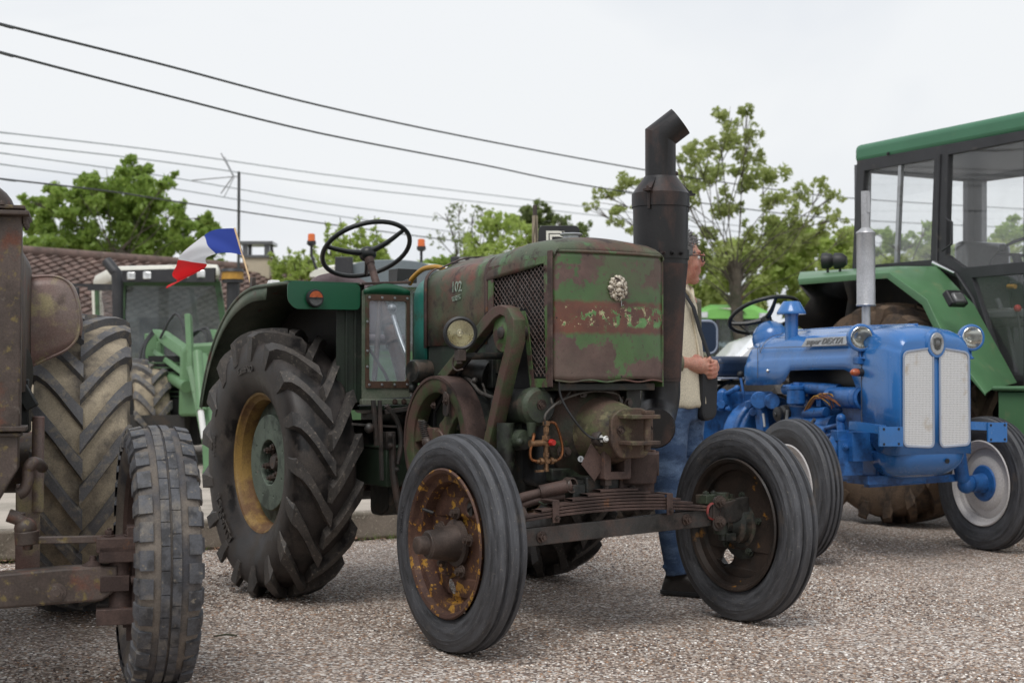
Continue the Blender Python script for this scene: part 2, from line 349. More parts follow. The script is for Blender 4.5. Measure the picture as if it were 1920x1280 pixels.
m['blue_eng'] = M('blue painted casting', (.022, .120, .36), .38, 0, .2, 9, [((.010, .05, .16), .56, .08, 9, 7, .5), ((.03, .035, .045), .68, .04, 16, 7, .6)], .35, 55, seed=39, bdist=.003)
m['mesh_white'] = None
t = NT('pale perforated grille'); 
v = t.n.new('ShaderNodeTexVoronoi'); v.inputs['Scale'].default_value = 105; v.inputs['Randomness'].default_value = 0; t.l.new(t.co, v.inputs[0])
h = t.ramp(v.outputs['Distance'], .30, .46); c = t.mix(h, sc_(96, 96, 96), sc_(222, 222, 222)); d_ = t.ramp(t.noise(7, 7, .6), .60, .78)
c = t.mix(d_, c, sc_(168, 148, 118)); t.col(c); t.set('Roughness', .6); t.set('Metallic', .2); t.bump(h, .5, .003); m['mesh_white'] = t.m
m['rim_white'] = M('dull white wheel', sc_(206, 202, 200), .45, 0, .06, 5, [(sc_(150, 128, 110), .72, .04, 12, 9, .7)], .1, 50, seed=40)
m['blue_vinyl'] = M('dark blue vinyl', (.018, .035, .075), .35, 0, .15, 6, (), .2, 60, seed=41)
m['piping'] = M('pale blue piping', (.30, .34, .42), .45, 0, .05, 5, (), 0)
m['jd_green'] = M('faded green tractor paint', sc_(84, 124, 86), .42, 0, .12, 3, [(sc_(116, 132, 96), .64, .06, 6, 9, .6), (sc_(104, 96, 80), .74, .03, 14, 9, .7)], .06, 40, seed=42)
m['jd_roof'] = M('green cab roof', sc_(66, 118, 88), .45, 0, .1, 3, [(sc_(92, 124, 92), .66, .05, 5, 8, .6)], .05, 40, seed=43)
m['jd_dark'] = M('dark primer panel', sc_(44, 42, 40), .75, 0, .25, 5, [(sc_(70, 60, 50), .6, .08, 9, 8, .85)], .3, 50, seed=44)
m['cab_black'] = M('black cab frame', (.028, .028, .031), .5, 0, .25, 6, [((.09, .08, .072), .66, .06, 12, 8, .75)], .2, 60, seed=45)
m['cab_grey'] = M('grey cab lining', (.12, .12, .13), .7, 0, .1, 5, (), .1, 60)
m['fendt'] = M('mid green loader paint', sc_(96, 130, 92), .45, 0, .12, 4, [(sc_(74, 96, 66), .64, .06, 8, 8, .65)], .08, 50, seed=46)
m['fendt_dark'] = M('dark green cab paint', sc_(70, 100, 66), .45, 0, .15, 4, [(sc_(60, 66, 52), .6, .06, 8, 8, .65)], .08, 50, seed=47)
m['cream'] = M('cream roof plastic', sc_(226, 224, 212), .45, 0, .06, 4, [(sc_(186, 182, 164), .66, .06, 7, 8, .6)], .05, 50, seed=48)
m['lime'] = M('bright lime paint', sc_(130, 196, 100), .4, 0, .06, 4, (), .05, 50)
m['car_white'] = M('white car paint', sc_(232, 234, 236), .25, 0, .03, 4, (), 0, coat=.6)
m['brown_paint'] = M('brown weathered cast iron', sc_(82, 70, 64), .55, .1, .3, 6, [(sc_(62, 52, 46), .52, .06, 6, 9, .5), (sc_(112, 98, 62), .62, .05, 30, 9, .7), (sc_(104, 66, 52), .62, .06, 8, 8, .7), (sc_(120, 112, 104), .66, .05, 14, 8, .8)], .35, 90, seed=49)
m['brown_fender'] = M('faded mauve brown sheet', sc_(122, 106, 99), .42, .05, .18, 3, [(sc_(120, 90, 82), .54, .1, 3.2, 8, .45), (sc_(150, 138, 104), .58, .06, 9, 10, .6), (sc_(92, 78, 70), .66, .05, 8, 8, .6)], .12, 70, seed=50)
m['core'] = M('black radiator core', (.01, .01, .01), .7, 0, .2, 9, (), .2, 90)
m['concrete'] = M('old concrete kerb', sc_(132, 122, 110), .9, 0, .2, 3, [(sc_(98, 92, 80), .56, .08, 5, 10, .9), (sc_(174, 166, 152), .62, .05, 40, 8, .9), (sc_(116, 120, 82), .68, .04, 4, 9, .9)], .8, 60, seed=51, bdist=.006)
m['pave'] = M('pale worn pavement', sc_(178, 168, 156), .9, 0, .15, 1.5, [(sc_(150, 142, 130), .56, .08, 2, 10, .9), (sc_(120, 124, 92), .70, .05, 1.2, 9, .9)], .5, 60, seed=52)
m['bark'] = M('grey brown bark', (.10, .085, .065), .9, 0, .35, 5, [((.05, .055, .03), .56, .08, 4, 9, .9)], 1, 20, seed=53, bdist=.02)
m['block_groove'] = M('dusty tyre groove', sc_(112, 104, 96), .8, 0, .2, 5, [(sc_(72, 72, 76), .52, .08, 6, 9, .7)], .4, 130, seed=64, spec=.3)
m['wire'] = M('dark cable', (.05, .055, .055), .6, 0, .1, 5, (), 0)
m['wire_pale'] = M('weathered pale cable', (.30, .33, .34), .6, 0, .1, 5, (), 0)
m['denim'] = M('blue denim with painted folds', sc_(56, 78, 110), .85, 0, .25, 6, [(sc_(104, 126, 156), .56, .10, 7, 8, .9, (.5, 1, 1.6)), (sc_(38, 54, 82), .60, .06, 9, 8, .9, (.4, 1, 2))], .4, 300, seed=54)  # stretched pale and dark layers paint fold highlights and shade
m['shirt'] = M('cream cotton', sc_(206, 196, 174), .85, 0, .06, 5, (), .3, 200, seed=55)
m['jacket'] = M('olive grey wool', sc_(112, 112, 94), .9, 0, .12, 8, (), .5, 300, seed=56)
m['skin'] = M('skin', sc_(188, 138, 118), .5, 0, .08, 14, [(sc_(176, 112, 96), .58, .1, 18, 5, .5)], .25, 120, seed=57)
m['skin'].node_tree.nodes['Principled BSDF'].inputs['Subsurface Weight'].default_value = .15
m['skin'].node_tree.nodes['Principled BSDF'].inputs['Subsurface Radius'].default_value = (.01, .004, .002)
m['hair'] = M('grey hair', sc_(116, 114, 114), .6, 0, .35, 40, (), .6, 220, seed=58)
m['shoe'] = M('dark brown leather', (.03, .024, .02), .4, 0, .2, 9, (), .3, 90)
m['fabric_black'] = M('black nylon', (.016, .017, .02), .7, 0, .2, 9, (), .3, 200)
m['far'] = M('worn grassy ground', (.14, .15, .07), .9, 0, .3, .3, [((.28, .25, .21), .5, .08, .5, 8, .9)], .3, 5)
m['wood'] = M('weathered wood', sc_(150, 138, 118), .8, 0, .2, 20, [(sc_(96, 86, 72), .56, .05, 40, 6, .8, (1, 1, .1))], .4, 90)
m['wood_pale'] = M('pale stick', sc_(200, 170, 130), .6, 0, .1, 20)
m['grey_visor'] = M('grey tinted visor', (.16, .19, .205), .3, 0, .08, 3)
m['grey_body'] = M('grey green body', (.30, .34, .31), .5, 0, .2, 1)
def flagmat(n, c):
    t = NT(n); t.col(c); t.set('Roughness', .8); tr = t.n.new('ShaderNodeBsdfTranslucent'); tr.inputs[0].default_value = (*c, 1)
    mx = t.n.new('ShaderNodeMixShader'); mx.inputs[0].default_value = .45; t.l.new(t.b.outputs[0], mx.inputs[1]); t.l.new(tr.outputs[0], mx.inputs[2]); t.l.new(mx.outputs[0], t.out.inputs[0]); return t.m
m['flag_blue'] = flagmat('blue flag cloth', (.035, .075, .42)); m['flag_white'] = flagmat('white flag cloth', (.85, .85, .87)); m['flag_red'] = flagmat('red flag cloth', (.72, .02, .025))
def glass(n, tint, dusty=.0, dcol=(.5, .5, .5), rough=.02, trans=1.0):
    t = NT(n); g = t.n.new('ShaderNodeBsdfTransparent'); g.inputs[0].default_value = (*tint, 1)
    gl = t.n.new('ShaderNodeBsdfGlossy'); gl.inputs['Roughness'].default_value = rough
    fr = t.n.new('ShaderNodeLayerWeight'); fr.inputs[0].default_value = .5
    sch = t.math('ADD', t.math('MULTIPLY', t.math('POWER', fr.outputs['Facing'], 4.0), .8), .045)
    mx = t.n.new('ShaderNodeMixShader'); t.l.new(sch, mx.inputs[0]); t.l.new(g.outputs[0], mx.inputs[1]); t.l.new(gl.outputs[0], mx.inputs[2])
    if dusty:
        df = t.n.new('ShaderNodeBsdfDiffuse'); df.inputs[0].default_value = (*dcol, 1); m2 = t.n.new('ShaderNodeMixShader')  # diffuse film: dust, and on some panes reflections put into the colour
        nz = t.noise(5, 8, .65); sp = t.noise(160, 3, .5)
        f = t.math('ADD', t.ramp(nz, .3, .75, dusty * .4, dusty * 1.4), t.ramp(sp, .69, .74, 0, .18 if dusty > .1 else 0))
        t.l.new(f, m2.inputs[0]); t.l.new(mx.outputs[0], m2.inputs[1]); t.l.new(df.outputs[0], m2.inputs[2]); t.l.new(m2.outputs[0], t.out.inputs[0])
    else: t.l.new(mx.outputs[0], t.out.inputs[0])
    return t.m
m['glass_dusty'] = glass('dusty window plastic', (.90, .93, .95), .22, (.62, .66, .72))  # dust film, its blue-white colour also stands in for sky reflection
m['glass_cab'] = glass('cab window glass', (.985, .99, .99), .03, (.6, .6, .6))
m['glass_dark'] = glass('tinted windscreen', (.42, .48, .48), .16, (.55, .58, .58))  # grey film paints the reflection on the glass, not dust
m['chrome_warm'] = M('aged reflector', (.90, .87, .78), .16, 1, .12, 14, [((.62, .55, .38), .60, .08, 24, 6, .4)], .5, 40, bdist=.004)
m['chrome'] = M('reflector', (.75, .75, .74), .16, 1, .05, 5, (), .0)
def lens(n, c, ribs=140, amt=.5):
    t = NT(n); s = t.sep(); w = t.n.new('ShaderNodeMath'); w.operation = 'SINE'; t.l.new(t.math('MULTIPLY', s[1], ribs * 6.28), w.inputs[0])
    t.col(t.mix(t.ramp(t.noise(18, 3, .5), .35, .65), tuple(x * .55 for x in c), c)); t.set('Roughness', .12); t.set('Metallic', .65); t.bump(w.outputs[0], amt, .002); t.set('Coat Weight', 1.); return t.m
m['lens_warm'] = lens('yellowed headlamp lens', (.78, .72, .52), 80); m['lens'] = lens('headlamp lens', (.85, .85, .83), 60, .3)
m['orange'] = M('orange lens', (.75, .15, .02), .25, 0, .15, 60, (), .2, 200, coat=.5)
m['orange_dark'] = M('amber lens', (.42, .09, .025), .3, 0, .2, 60, (), .2, 200, coat=.5)
m['smoke_lens'] = M('smoky lens', (.10, .10, .10), .3, 0, .2, 60, (), .2, 200, coat=.5)

# front plate: faded band where a painted name has flaked away
t = NT('flaking green nose plate'); s_ = t.sep()
g1 = t.mix(t.ramp(t.noise(5, 6, .6), .3, .7), sc_(66, 90, 56), sc_(82, 112, 66))
brown = t.mix(t.ramp(t.noise(9, 8, .65, off=(3, 2, 1)), .35, .65), sc_(80, 62, 58), sc_(104, 82, 76))
zz = s_[2]; wob = t.math('MULTIPLY', t.math('SUBTRACT', t.noise(4, 5, .6, off=(1, 7, 2)), .5), .25)
z2 = t.math('ADD', zz, wob); low = t.math('ADD', t.ramp(z2, 1.12, 1.02, 0, .10), t.ramp(s_[1], .02, -.22, -.035, .07))
f1 = t.ramp(t.math('ADD', t.noise(4.2, 12, .66, off=(8, 1, 4)), low), .565, .590)
c = t.mix(f1, g1, brown)
c = t.mix(t.ramp(t.noise(2.6, 7, .6, off=(3, 8, 8)), .48, .66, 0, .55), c, sc_(92, 82, 70)); c = t.mix(t.ramp(t.noise(40, 9, .7, off=(1, 8, 3)), .57, .62, 0, .8), c, sc_(84, 66, 60))
zn = t.math('ADD', zz, t.math('MULTIPLY', t.math('SUBTRACT', t.noise(30, 6, .7), .5), .03))
band = t.math('MULTIPLY', t.ramp(zn, 1.165, 1.180), t.ramp(zn, 1.305, 1.290))
redb = t.mix(t.ramp(t.noise(7, 8, .6, off=(2, 2, 9)), .4, .62), sc_(86, 56, 48), sc_(110, 68, 53))
c = t.mix(t.math('MULTIPLY', band, t.ramp(t.noise(5, 9, .7, off=(5, 5, 5)), .40, .46)), c, redb)
blt = t.math('MULTIPLY', t.ramp(zn, 1.195, 1.205), t.ramp(zn, 1.285, 1.27))
lth = t.math('ADD', t.noise(21, 11, .70, off=(2.2, 9, 3)), t.ramp(s_[1], -.22, .12, -.085, .005)); let = t.ramp(lth, .515, .525); grn2 = t.mix(t.ramp(t.noise(20, 4, .6), .4, .6), sc_(84, 120, 70), sc_(96, 140, 84))
c = t.mix(t.math('MULTIPLY', blt, let), c, grn2)
edge = t.math('SUBTRACT', t.ramp(lth, .497, .503), let)
fl = t.math('MULTIPLY', blt, t.math('MULTIPLY', t.math('MAXIMUM', edge, 0), t.ramp(t.noise(22, 6, .65, off=(6, 3, 1)), .50, .55)))
c = t.mix(fl, c, sc_(214, 200, 160))
c = t.mix(t.ramp(t.noise(60, 6, .7, off=(4, 4, 0)), .66, .70), c, sc_(52, 36, 32))
t.col(c); t.set('Roughness', t.ramp(f1, 0, 1, .42, .62)); t.bump(t.noise(6, 8, .6), .25, .012); m['nose'] = t.m

# gravel of washed pebbles
t = NT('washed pebble gravel')
v = t.n.new('ShaderNodeTexVoronoi'); v.inputs['Scale'].default_value = 95; 
wn = t.n.new('ShaderNodeMix'); wn.data_type = 'VECTOR'; wn.inputs[0].default_value = .012
nz = t.n.new('ShaderNodeTexNoise'); nz.inputs['Scale'].default_value = 60; t.l.new(t.co, nz.inputs[0]); t.l.new(t.co, wn.inputs[4]); t.l.new(nz.outputs['Color'], wn.inputs[5]); t.l.new(wn.outputs[1], v.inputs[0])
sp = t.n.new('ShaderNodeSeparateColor'); t.l.new(v.outputs['Color'], sp.inputs[0])
cr = t.n.new('ShaderNodeValToRGB'); t.l.new(sp.outputs[0], cr.inputs[0]); cr.color_ramp.interpolation = 'CONSTANT'
pal = [(0, (100, 86, 78)), (.14, (152, 132, 116)), (.30, (182, 168, 156)), (.46, (128, 112, 102)), (.58, (204, 190, 178)), (.70, (168, 134, 108)), (.78, (226, 218, 210)), (.88, (86, 78, 76)), (.94, (244, 240, 234))]
cr.color_ramp.elements[0].color = (*sc_(*pal[0][1]), 1); cr.color_ramp.elements[1].position = pal[1][0]; cr.color_ramp.elements[1].color = (*sc_(*pal[1][1]), 1)
for p_, q_ in pal[2:]: e_ = cr.color_ramp.elements.new(p_); e_.color = (*sc_(*q_), 1)
ds = t.ramp(v.outputs['Distance'], .005, .0045 + .0); ds = t.ramp(v.outputs['Distance'], .55, .95)
c = t.mix(t.math('MULTIPLY', ds, .85), cr.outputs[0], sc_(66, 56, 50))
c = t.mix(t.ramp(t.noise(1.1, 7, .65), .42, .70, 0, .5), c, sc_(116, 100, 86)); c = t.mix(t.ramp(t.noise(.5, 6, .6, off=(3, 3, 3)), .40, .66, 0, .35), c, sc_(84, 76, 70))
gs = t.n.new('ShaderNodeHueSaturation'); gs.inputs['Saturation'].default_value = 1.0; gs.inputs['Value'].default_value = 1.06; t.l.new(c, gs.inputs['Color']); c = gs.outputs[0]
t.col(c); t.set('Roughness', .8); t.bump(t.math('MULTIPLY', v.outputs['Distance'], -1.), .9, .006); m['gravel'] = t.m
t = NT('loose pebble'); oi = t.n.new('ShaderNodeNewGeometry'); cr2 = t.n.new('ShaderNodeValToRGB'); cr2.color_ramp.interpolation = 'CONSTANT'
oi2 = t.n.new('ShaderNodeObjectInfo'); t.l.new(oi.outputs['Random Per Island'], cr2.inputs[0])
cr2.color_ramp.elements[0].color = (*sc_(*pal[0][1]), 1); cr2.color_ramp.elements[1].position = pal[1][0]; cr2.color_ramp.elements[1].color = (*sc_(*pal[1][1]), 1)
for p_, q_ in pal[2:]: e_ = cr2.color_ramp.elements.new(p_); e_.color = (*sc_(*q_), 1)
gs = t.n.new('ShaderNodeHueSaturation'); gs.inputs['Saturation'].default_value = 1.0; gs.inputs['Value'].default_value = 1.06; t.l.new(cr2.outputs[0], gs.inputs['Color']); t.col(gs.outputs[0]); t.set('Roughness', .75); m['pebble'] = t.m
def leafmat(n, a, b, c_=None):
    t = NT(n); g = t.n.new('ShaderNodeNewGeometry'); cl = t.mix(g.outputs['Random Per Island'], a, b)
    cl = t.mix(t.ramp(t.noise(.9, 3, .6), .35, .7, 0, .5), cl, c_ or tuple(x * .75 for x in a)); t.col(cl); t.set('Roughness', .55)
    tr = t.n.new('ShaderNodeBsdfTranslucent'); t.l.new(t.mix(.35, cl, (.50, .60, .14)), tr.inputs[0])
    mx = t.n.new('ShaderNodeMixShader'); mx.inputs[0].default_value = .52; t.l.new(t.b.outputs[0], mx.inputs[1]); t.l.new(tr.outputs[0], mx.inputs[2]); t.l.new(mx.outputs[0], t.out.inputs[0]); return t.m
m['leaf_mid'] = leafmat('mid green leaves', (.24, .37, .07), (.38, .52, .13)); m['leaf_lime'] = leafmat('fresh lime leaves', (.38, .50, .11), (.52, .63, .20))
m['leaf_olive'] = leafmat('yellow olive leaves', (.34, .40, .13), (.50, .55, .24)); m['leaf_dark'] = leafmat('dull green leaves', (.13, .17, .07), (.22, .27, .12))
m['grass'] = leafmat('grass', (.10, .16, .04), (.20, .26, .08)); m['dead'] = M('dry leaf', sc_(142, 112, 92), .8, 0, .3, 20, (), .2, 90)
m['tile'] = M('brown roof tile', sc_(116, 96, 88), .85, 0, .25, 3, [(sc_(90, 76, 70), .54, .08, 6, 9, .85), (sc_(150, 138, 124), .66, .05, 11, 9, .9)], .3, 40, seed=60)
m['plaster'] = M('pale render', sc_(196, 184, 162), .9, 0, .1, 2, (), .3, 30)

t = NT('scuffed road tyre rubber'); s_ = t.sep(); r_ = t.math('SQRT', t.math('ADD', t.math('MULTIPLY', s_[0], s_[0]), t.math('MULTIPLY', s_[2], s_[2])))
an = t.math('ARCTAN2', s_[2], s_[0]); cx_ = t.n.new('ShaderNodeCombineXYZ'); t.l.new(t.math('MULTIPLY', r_, 26.), cx_.inputs[0]); t.l.new(t.math('MULTIPLY', s_[1], 26.), cx_.inputs[1]); t.l.new(t.math('MULTIPLY', an, 1.1), cx_.inputs[2])
co0 = t.co; t.co = cx_.outputs[0]; st_ = t.noise(2.2, 9, .68); st2 = t.noise(7, 7, .7, off=(4, 2, 1)); t.co = co0
c = t.mix(t.ramp(st_, .36, .64), sc_(48, 48, 50), sc_(82, 83, 87)); c = t.mix(t.ramp(st2, .60, .74), c, sc_(122, 116, 110)); c = t.mix(t.ramp(t.noise(5, 8, .65), .60, .74, 0, .7), c, sc_(104, 94, 84)); c = t.mix(t.ramp(t.noise(120, 4, .6), .64, .72, 0, .6), c, sc_(130, 126, 120))
t.col(c); t.set('Roughness', t.ramp(st_, .3, .7, .45, .75)); t.set('Specular IOR Level', .4); t.bump(t.math('ADD', st2, t.noise(140, 4, .6)), .35, .002); m['rubber_f'] = t.m
m['lamp_glass'] = glass('lamp glass', (.92, .92, .88), .0)

m['leaf_bank'] = leafmat('yellow green bank leaves', (.42, .50, .14), (.56, .63, .25))  # bright yellow-green leaf colour of the bank
# ------------------------------------------------------------ tyres and wheels (axis = local y, centre at origin)
def lug_tyre(R, w, rim, lh, nl, delta=.30, hw=.030, start=.012, side_h=.016, seed=0, wear=0.):
    """returns (carcass, lugs) as mesh builders"""
    Rc = R - lh; car = MB()
    pr = [(-w * .62, rim), (-w * .74, rim + .012), (-w * .93, rim + (Rc - rim) * .30), (-w * 1.0, rim + (Rc - rim) * .55), (-w * .985, Rc - .065), (-w * .93, Rc - .032), (-w * .80, Rc - .016), (-w * .45, Rc - .005), (0, Rc)]
    pr = pr + [(-a, b) for a, b in pr[::-1][1:]]
    car.lathe([(a, b) for a, b in pr], n=96)
    lug = MB(); q = random.Random(seed)
    st = []
    for y, r, ny, nr, h, k in ((0.0, Rc, 0, 1, 1, 1.15), (.22, Rc - .002, 0, 1, 1, 1.), (.45, Rc - .005, .05, 1, 1, 1.), (.68, Rc - .011, .1, 1, 1, 1.05), (.86, Rc - .020, .2, 1, .98, 1.15), (.955, Rc - .034, .45, .9, .9, 1.2), (.995, Rc - .066, .85, .5, .45, 1.1), (1.003, Rc - .11, 1, .1, .14, .9)):
        l = math.hypot(ny, nr); st.append((y, r, ny / l, nr / l, h, k))
    for side in (-1, 1):
        for i in range(nl):
            th0 = 2 * pi * (i + (.5 if side > 0 else 0)) / nl; rows = []; n = len(st)
            for j, (yf, r, ny, nr, h, k) in enumerate(st):
                yy = side * (start + (w - start) * yf) - side * .018 * (1 if j == 0 else 0)
                tt = min(1, yf); dth = delta * (tt ** .85) * (1 if j < 6 else 1) + (0.03 if j > 6 else 0)
                th = th0 + dth
                hx = hw * k / R; up = lh * h if j < 6 else side_h * h * 1.6
                # tangential width, slanted ends
                sl = 0.022 / R * (1 - tt)
                def P(a, rr, y_): return (rr * math.cos(a), y_, rr * math.sin(a))
                bt = 1.35
                yb = yy - side * ny * .008; rb = r - nr * .008
                yt = yy + side * ny * up; rt = r + nr * up
                rows.append([P(th - hx * bt, rb, yb), P(th - hx, rt, yt), P(th + hx, rt, yt), P(th + hx * bt, rb, yb)])
            if side < 0: rows = [r_[::-1] for r_ in rows]
            lug.loft(rows, False); b = len(lug.v) - len(rows) * 4
            lug.f.append((b + 3, b + 2, b + 1, b)); e = len(lug.v) - 4; lug.f.append((e, e + 1, e + 2, e + 3))
    return car, lug
def squash(mb, R, w, d=.009):
    out = []
    for x, y, z in mb.v:
        k = max(0, min(1, (-z - R * .78) / (R * .22))); y *= 1 + .10 * k * k * (1 if abs(y) > w * .5 else 0); out.append((x, y, max(z, -R + d)))
    mb.v = out; return mb
def rib_tyre(R, w, rim, grooves=((-.42, .012), (.42, .012)), gw=.10, sq=.75):
    """smooth road front tyre with circumferential grooves"""
    pr = [(-w * .55, rim), (-w * .72, rim + .008), (-w * .94, rim + (R - rim) * .34), (-w, rim + (R - rim) * .52), (-w * .985, rim + (R - rim) * .60), (-w * .999, rim + (R - rim) * .62), (-w * .975, rim + (R - rim) * .64), (-w * .95, rim + (R - rim) * .72), (-w * .90, R - .034), (-w * .885, R - .030), (-w * .78, R - .012)]
    a = -.68
    def crown(y): return R - .012 * abs(y) ** 2.4 - .002
    g = sorted(grooves); cur = a
    for gy, gd in g:
        pr += [(w * (gy - gw), crown(gy - gw)), (w * (gy - gw * .55), crown(gy) - gd), (w * (gy + gw * .55), crown(gy) - gd), (w * (gy + gw), crown(gy + gw))]
    pr += [(w * .78, R - .012), (w * .885, R - .030), (w * .90, R - .034), (w * .95, rim + (R - rim) * .72), (w * .975, rim + (R - rim) * .64), (w * .999, rim + (R - rim) * .62), (w * .985, rim + (R - rim) * .60), (w, rim + (R - rim) * .52), (w * .94, rim + (R - rim) * .34), (w * .72, rim + .008), (w * .55, rim)]
    return squash(MB().lathe(pr, n=112), R, w)
def side_text(mb, s, size, r, ang, y, side, span=None, bold=0., reverse=False, t=.003):
    """letters standing proud on a sidewall, bent round the axle; ang = centre angle from forward, towards up"""
    def warp(c):
        # seen from outside (-y side): forward is to the right for side -1
        a = ang - c.x / r if side < 0 else ang + c.x / r
        rr = r + c.y
        return Vector((rr * math.cos(a), side * (y + c.z), rr * math.sin(a)))
    text_mb(mb, s, size, None, None, None, t, bold, warp)
def nuts(parent, name, pts, d, r, h, mat):
    first = None
    for p in pts:
        if first is None:
            first = MB().bolt((0, 0, 0), d, r, h).build(name, mat, parent, loc=p)
        else:
            c = first.copy(); c.location = p; COL.objects.link(c)
    return first
def instance(src, parent, loc, rot=None):
    c = src.copy(); COL.objects.link(c); c.parent = parent; c.location = loc
    if rot is not None: c.rotation_euler = rot
    for ch in src.children: instance(ch, c, ch.location, ch.rotation_euler)
    return c
# ------------------------------------------------------------ the old green tractor in the middle
V = Frame(-.485, 7.278, .551)
VT = empty('vintage_tractor', V.o, V.ph, 'rusty dark green vintage tractor with tall black stack exhaust and lion head on its nose', 'tractor')
def vp(name, mb, mat, **k): return mb.build(name, MAT[mat], VT, **k)
X3, Y3, Z3 = (1, 0, 0), (0, 1, 0), (0, 0, 1)

def hood_sec(u, hw, w0, ws, wt, r, n=6, wr=None):
    """half-open section: bottom left -> over -> bottom right"""
    pts = [(u, -hw, w0), (u, -hw, (w0 + ws - r) / 2), (u, -hw, ws - r)]
    for i in range(1, n + 1):
        t = pi / 2 * i / n; pts.append((u, -hw + r * (1 - math.cos(t)), ws - r + r * math.sin(t)))
    for i in range(1, 8):
        a = i / 8; y = (-hw + r) * (1 - 2 * a); pts.append((u, y, ws + (wt - ws) * math.sin(pi * a)))
    return pts + [(p[0], -p[1], p[2]) for p in pts[:3 + n]][::-1]
# rear hood, front hood, nose
vp('hood', MB().loft([hood_sec(u, .262, 1.14, 1.478 + (u - .63) * .03, 1.535 + (u - .63) * .03, .075) for u in (.632, .75, .9, 1.05, 1.155)]), 'hood', solid=.004)
rows = [hood_sec(1.162, .268, 1.40, 1.510, 1.553, .085), hood_sec(1.28, .268, 1.41, 1.528, 1.562, .085), hood_sec(1.40, .268, 1.42, 1.540, 1.566, .085), hood_sec(1.50, .267, 1.43, 1.544, 1.564, .085), hood_sec(1.57, .266, 1.44, 1.541, 1.556, .080), hood_sec(1.615, .265, 1.45, 1.533, 1.545, .070), hood_sec(1.645, .264, 1.46, 1.520, 1.529, .052), hood_sec(1.660, .262, 1.47, 1.505, 1.511, .032), hood_sec(1.668, .261, 1.475, 1.490, 1.494, .014)]
vp('nose_cowl', MB().loft(rows), 'hood', solid=.004)
# side lower panel, dark, rear
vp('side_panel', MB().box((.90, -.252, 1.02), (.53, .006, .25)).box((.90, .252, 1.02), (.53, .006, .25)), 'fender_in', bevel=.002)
for u in (.628, 1.158):
    vp('hood_strap', MB().loft([[(u + d, p[1] * 1.012, 1.0 + (p[2] - 1.0) * 1.012 - .0) for p in hood_sec(u, .264, 1.13 if u < 1 else 1.16, 1.482 + (u - .63) * .035, 1.54 + (u - .63) * .035, .075)] for d in (-.012, .012)]), 'rusty', solid=.005)
# nose plate, slightly bowed
def nose_warp(p): 
    q = p.copy(); a = min(1, abs(q.y) / .262); q.x = q.x + .030 * (1 - a ** 2.2) - .010 * a ** 8 + .004 * math.sin(q.z * 17 + q.y * 9) * (1.5 - q.z); return q
rws = []
for k in range(25):
    w = .990 + (1.487 - .990) * k / 24
    rws.append([nose_warp(Vector((1.662, y, w + .006 * math.sin(y * 14) * (1 if k == 0 else 0)))) for y in [(-.262 + .524 * i / 26) for i in range(27)]])
np_ = vp('nose_plate', MB().loft(rws), 'nose', solid=.004)
vp('nose_trim', MB().tube([nose_warp(Vector((1.665, y, 1.489))) for y in [(-.258 + .516 * i / 20) for i in range(21)]], .006).tube([nose_warp(Vector((1.667, y, .988 + .004 * math.sin(y * 40)))) for y in [(-.258 + .516 * i / 30) for i in range(31)]], .0035), 'hood')
vp('corner_strip', MB().box((1.648, -.272, 1.228), (.030, .008, .525)), 'rusty', bevel=.002)
for w in (1.04, 1.42):
    nuts(VT, 'rivet', [(1.615, -.276, w)], (0, -1, 0), .006, .006, MAT['bolt'])
# side grille frame with mesh window (both sides)
fr = [(1.175, 1.455), (1.655, 1.475), (1.655, .965), (1.50, .962), (1.455, 1.20), (1.44, 1.235), (1.20, 1.235), (1.175, 1.20)]
win = [(1.215, 1.425), (1.598, 1.445), (1.612, .998), (1.520, .998), (1.485, 1.205), (1.455, 1.265), (1.215, 1.265)]
for sgn in (-1, 1):
    vp('side_grille', MB().plate([fr, win[::-1]], (0, sgn * .266, 0), X3, Z3, .005), 'grille_green')
    g = MB(); nb = 46; pit = .0280
    def inside(x, z):
        c = False; j = len(win) - 1
        for i in range(len(win)):
            xi, zi = win[i]; xj, zj = win[j]
            if (zi > z) != (zj > z) and x < (xj - xi) * (z - zi) / (zj - zi) + xi: c = not c
            j = i
        return c
    sl = .90
    for s_ in (-1, 1):
        for k in range(-22, 40):
            # line: x = x0 + s*t/sl, z = .99 + t
            x0 = 1.2 + k * pit; run = None; steps = 44
            for q in range(steps + 1):
                t_ = .47 * q / steps; x = x0 + s_ * t_ / sl; z = .985 + t_; ins = inside(x, z)
                if ins and run is None: run = (x, z)
                if (not ins or q == steps) and run is not None:
                    if z - run[1] > .012: g.bar((run[0], sgn * .260, run[1]), (x, sgn * .260 + .001 * s_, z), .0024, .0024, Y3)
                    run = None
    o = vp('grille_mesh', g, 'mesh_iron'); o['kind'] = 'stuff'
vp('radiator', MB().box((1.40, 0, 1.21), (.40, .47, .50)), 'core')
# lion head casting on the nose
lc = Vector((1.698, .055, 1.372)); lion = MB()
lc = V.at(1157, 540, 'u', 1.693)
lion.lathe([(0, .040), (.008, .036), (.013, .02), (.014, 0)], lc, X3, 20)
for i in range(14):
    a = 2 * pi * i / 14; lion.sphere(lc + Vector((.006, math.cos(a) * .0355, math.sin(a) * .041)), (.010, .0105 + .003 * (i % 2), .0115), 8, 6)
for i in range(10):
    a = 2 * pi * (i + .5) / 10; lion.sphere(lc + Vector((.013, math.cos(a) * .024, math.sin(a) * .029)), (.008, .008, .010), 8, 6)
for y, z, r in ((0, .012, .016), (-.009, .010, .008), (.009, .010, .008), (0, -.002, .010), (0, -.008, .012), (-.010, -.012, .009), (.010, -.012, .009), (0, -.024, .009), (0, .004, .009)):
    lion.sphere(lc + Vector((.017, y, z)), (r * .9, r, r), 9, 7)
lo = vp('lion_head_emblem', lion, 'cast_white'); lo['label'] = 'pale cast lion head'
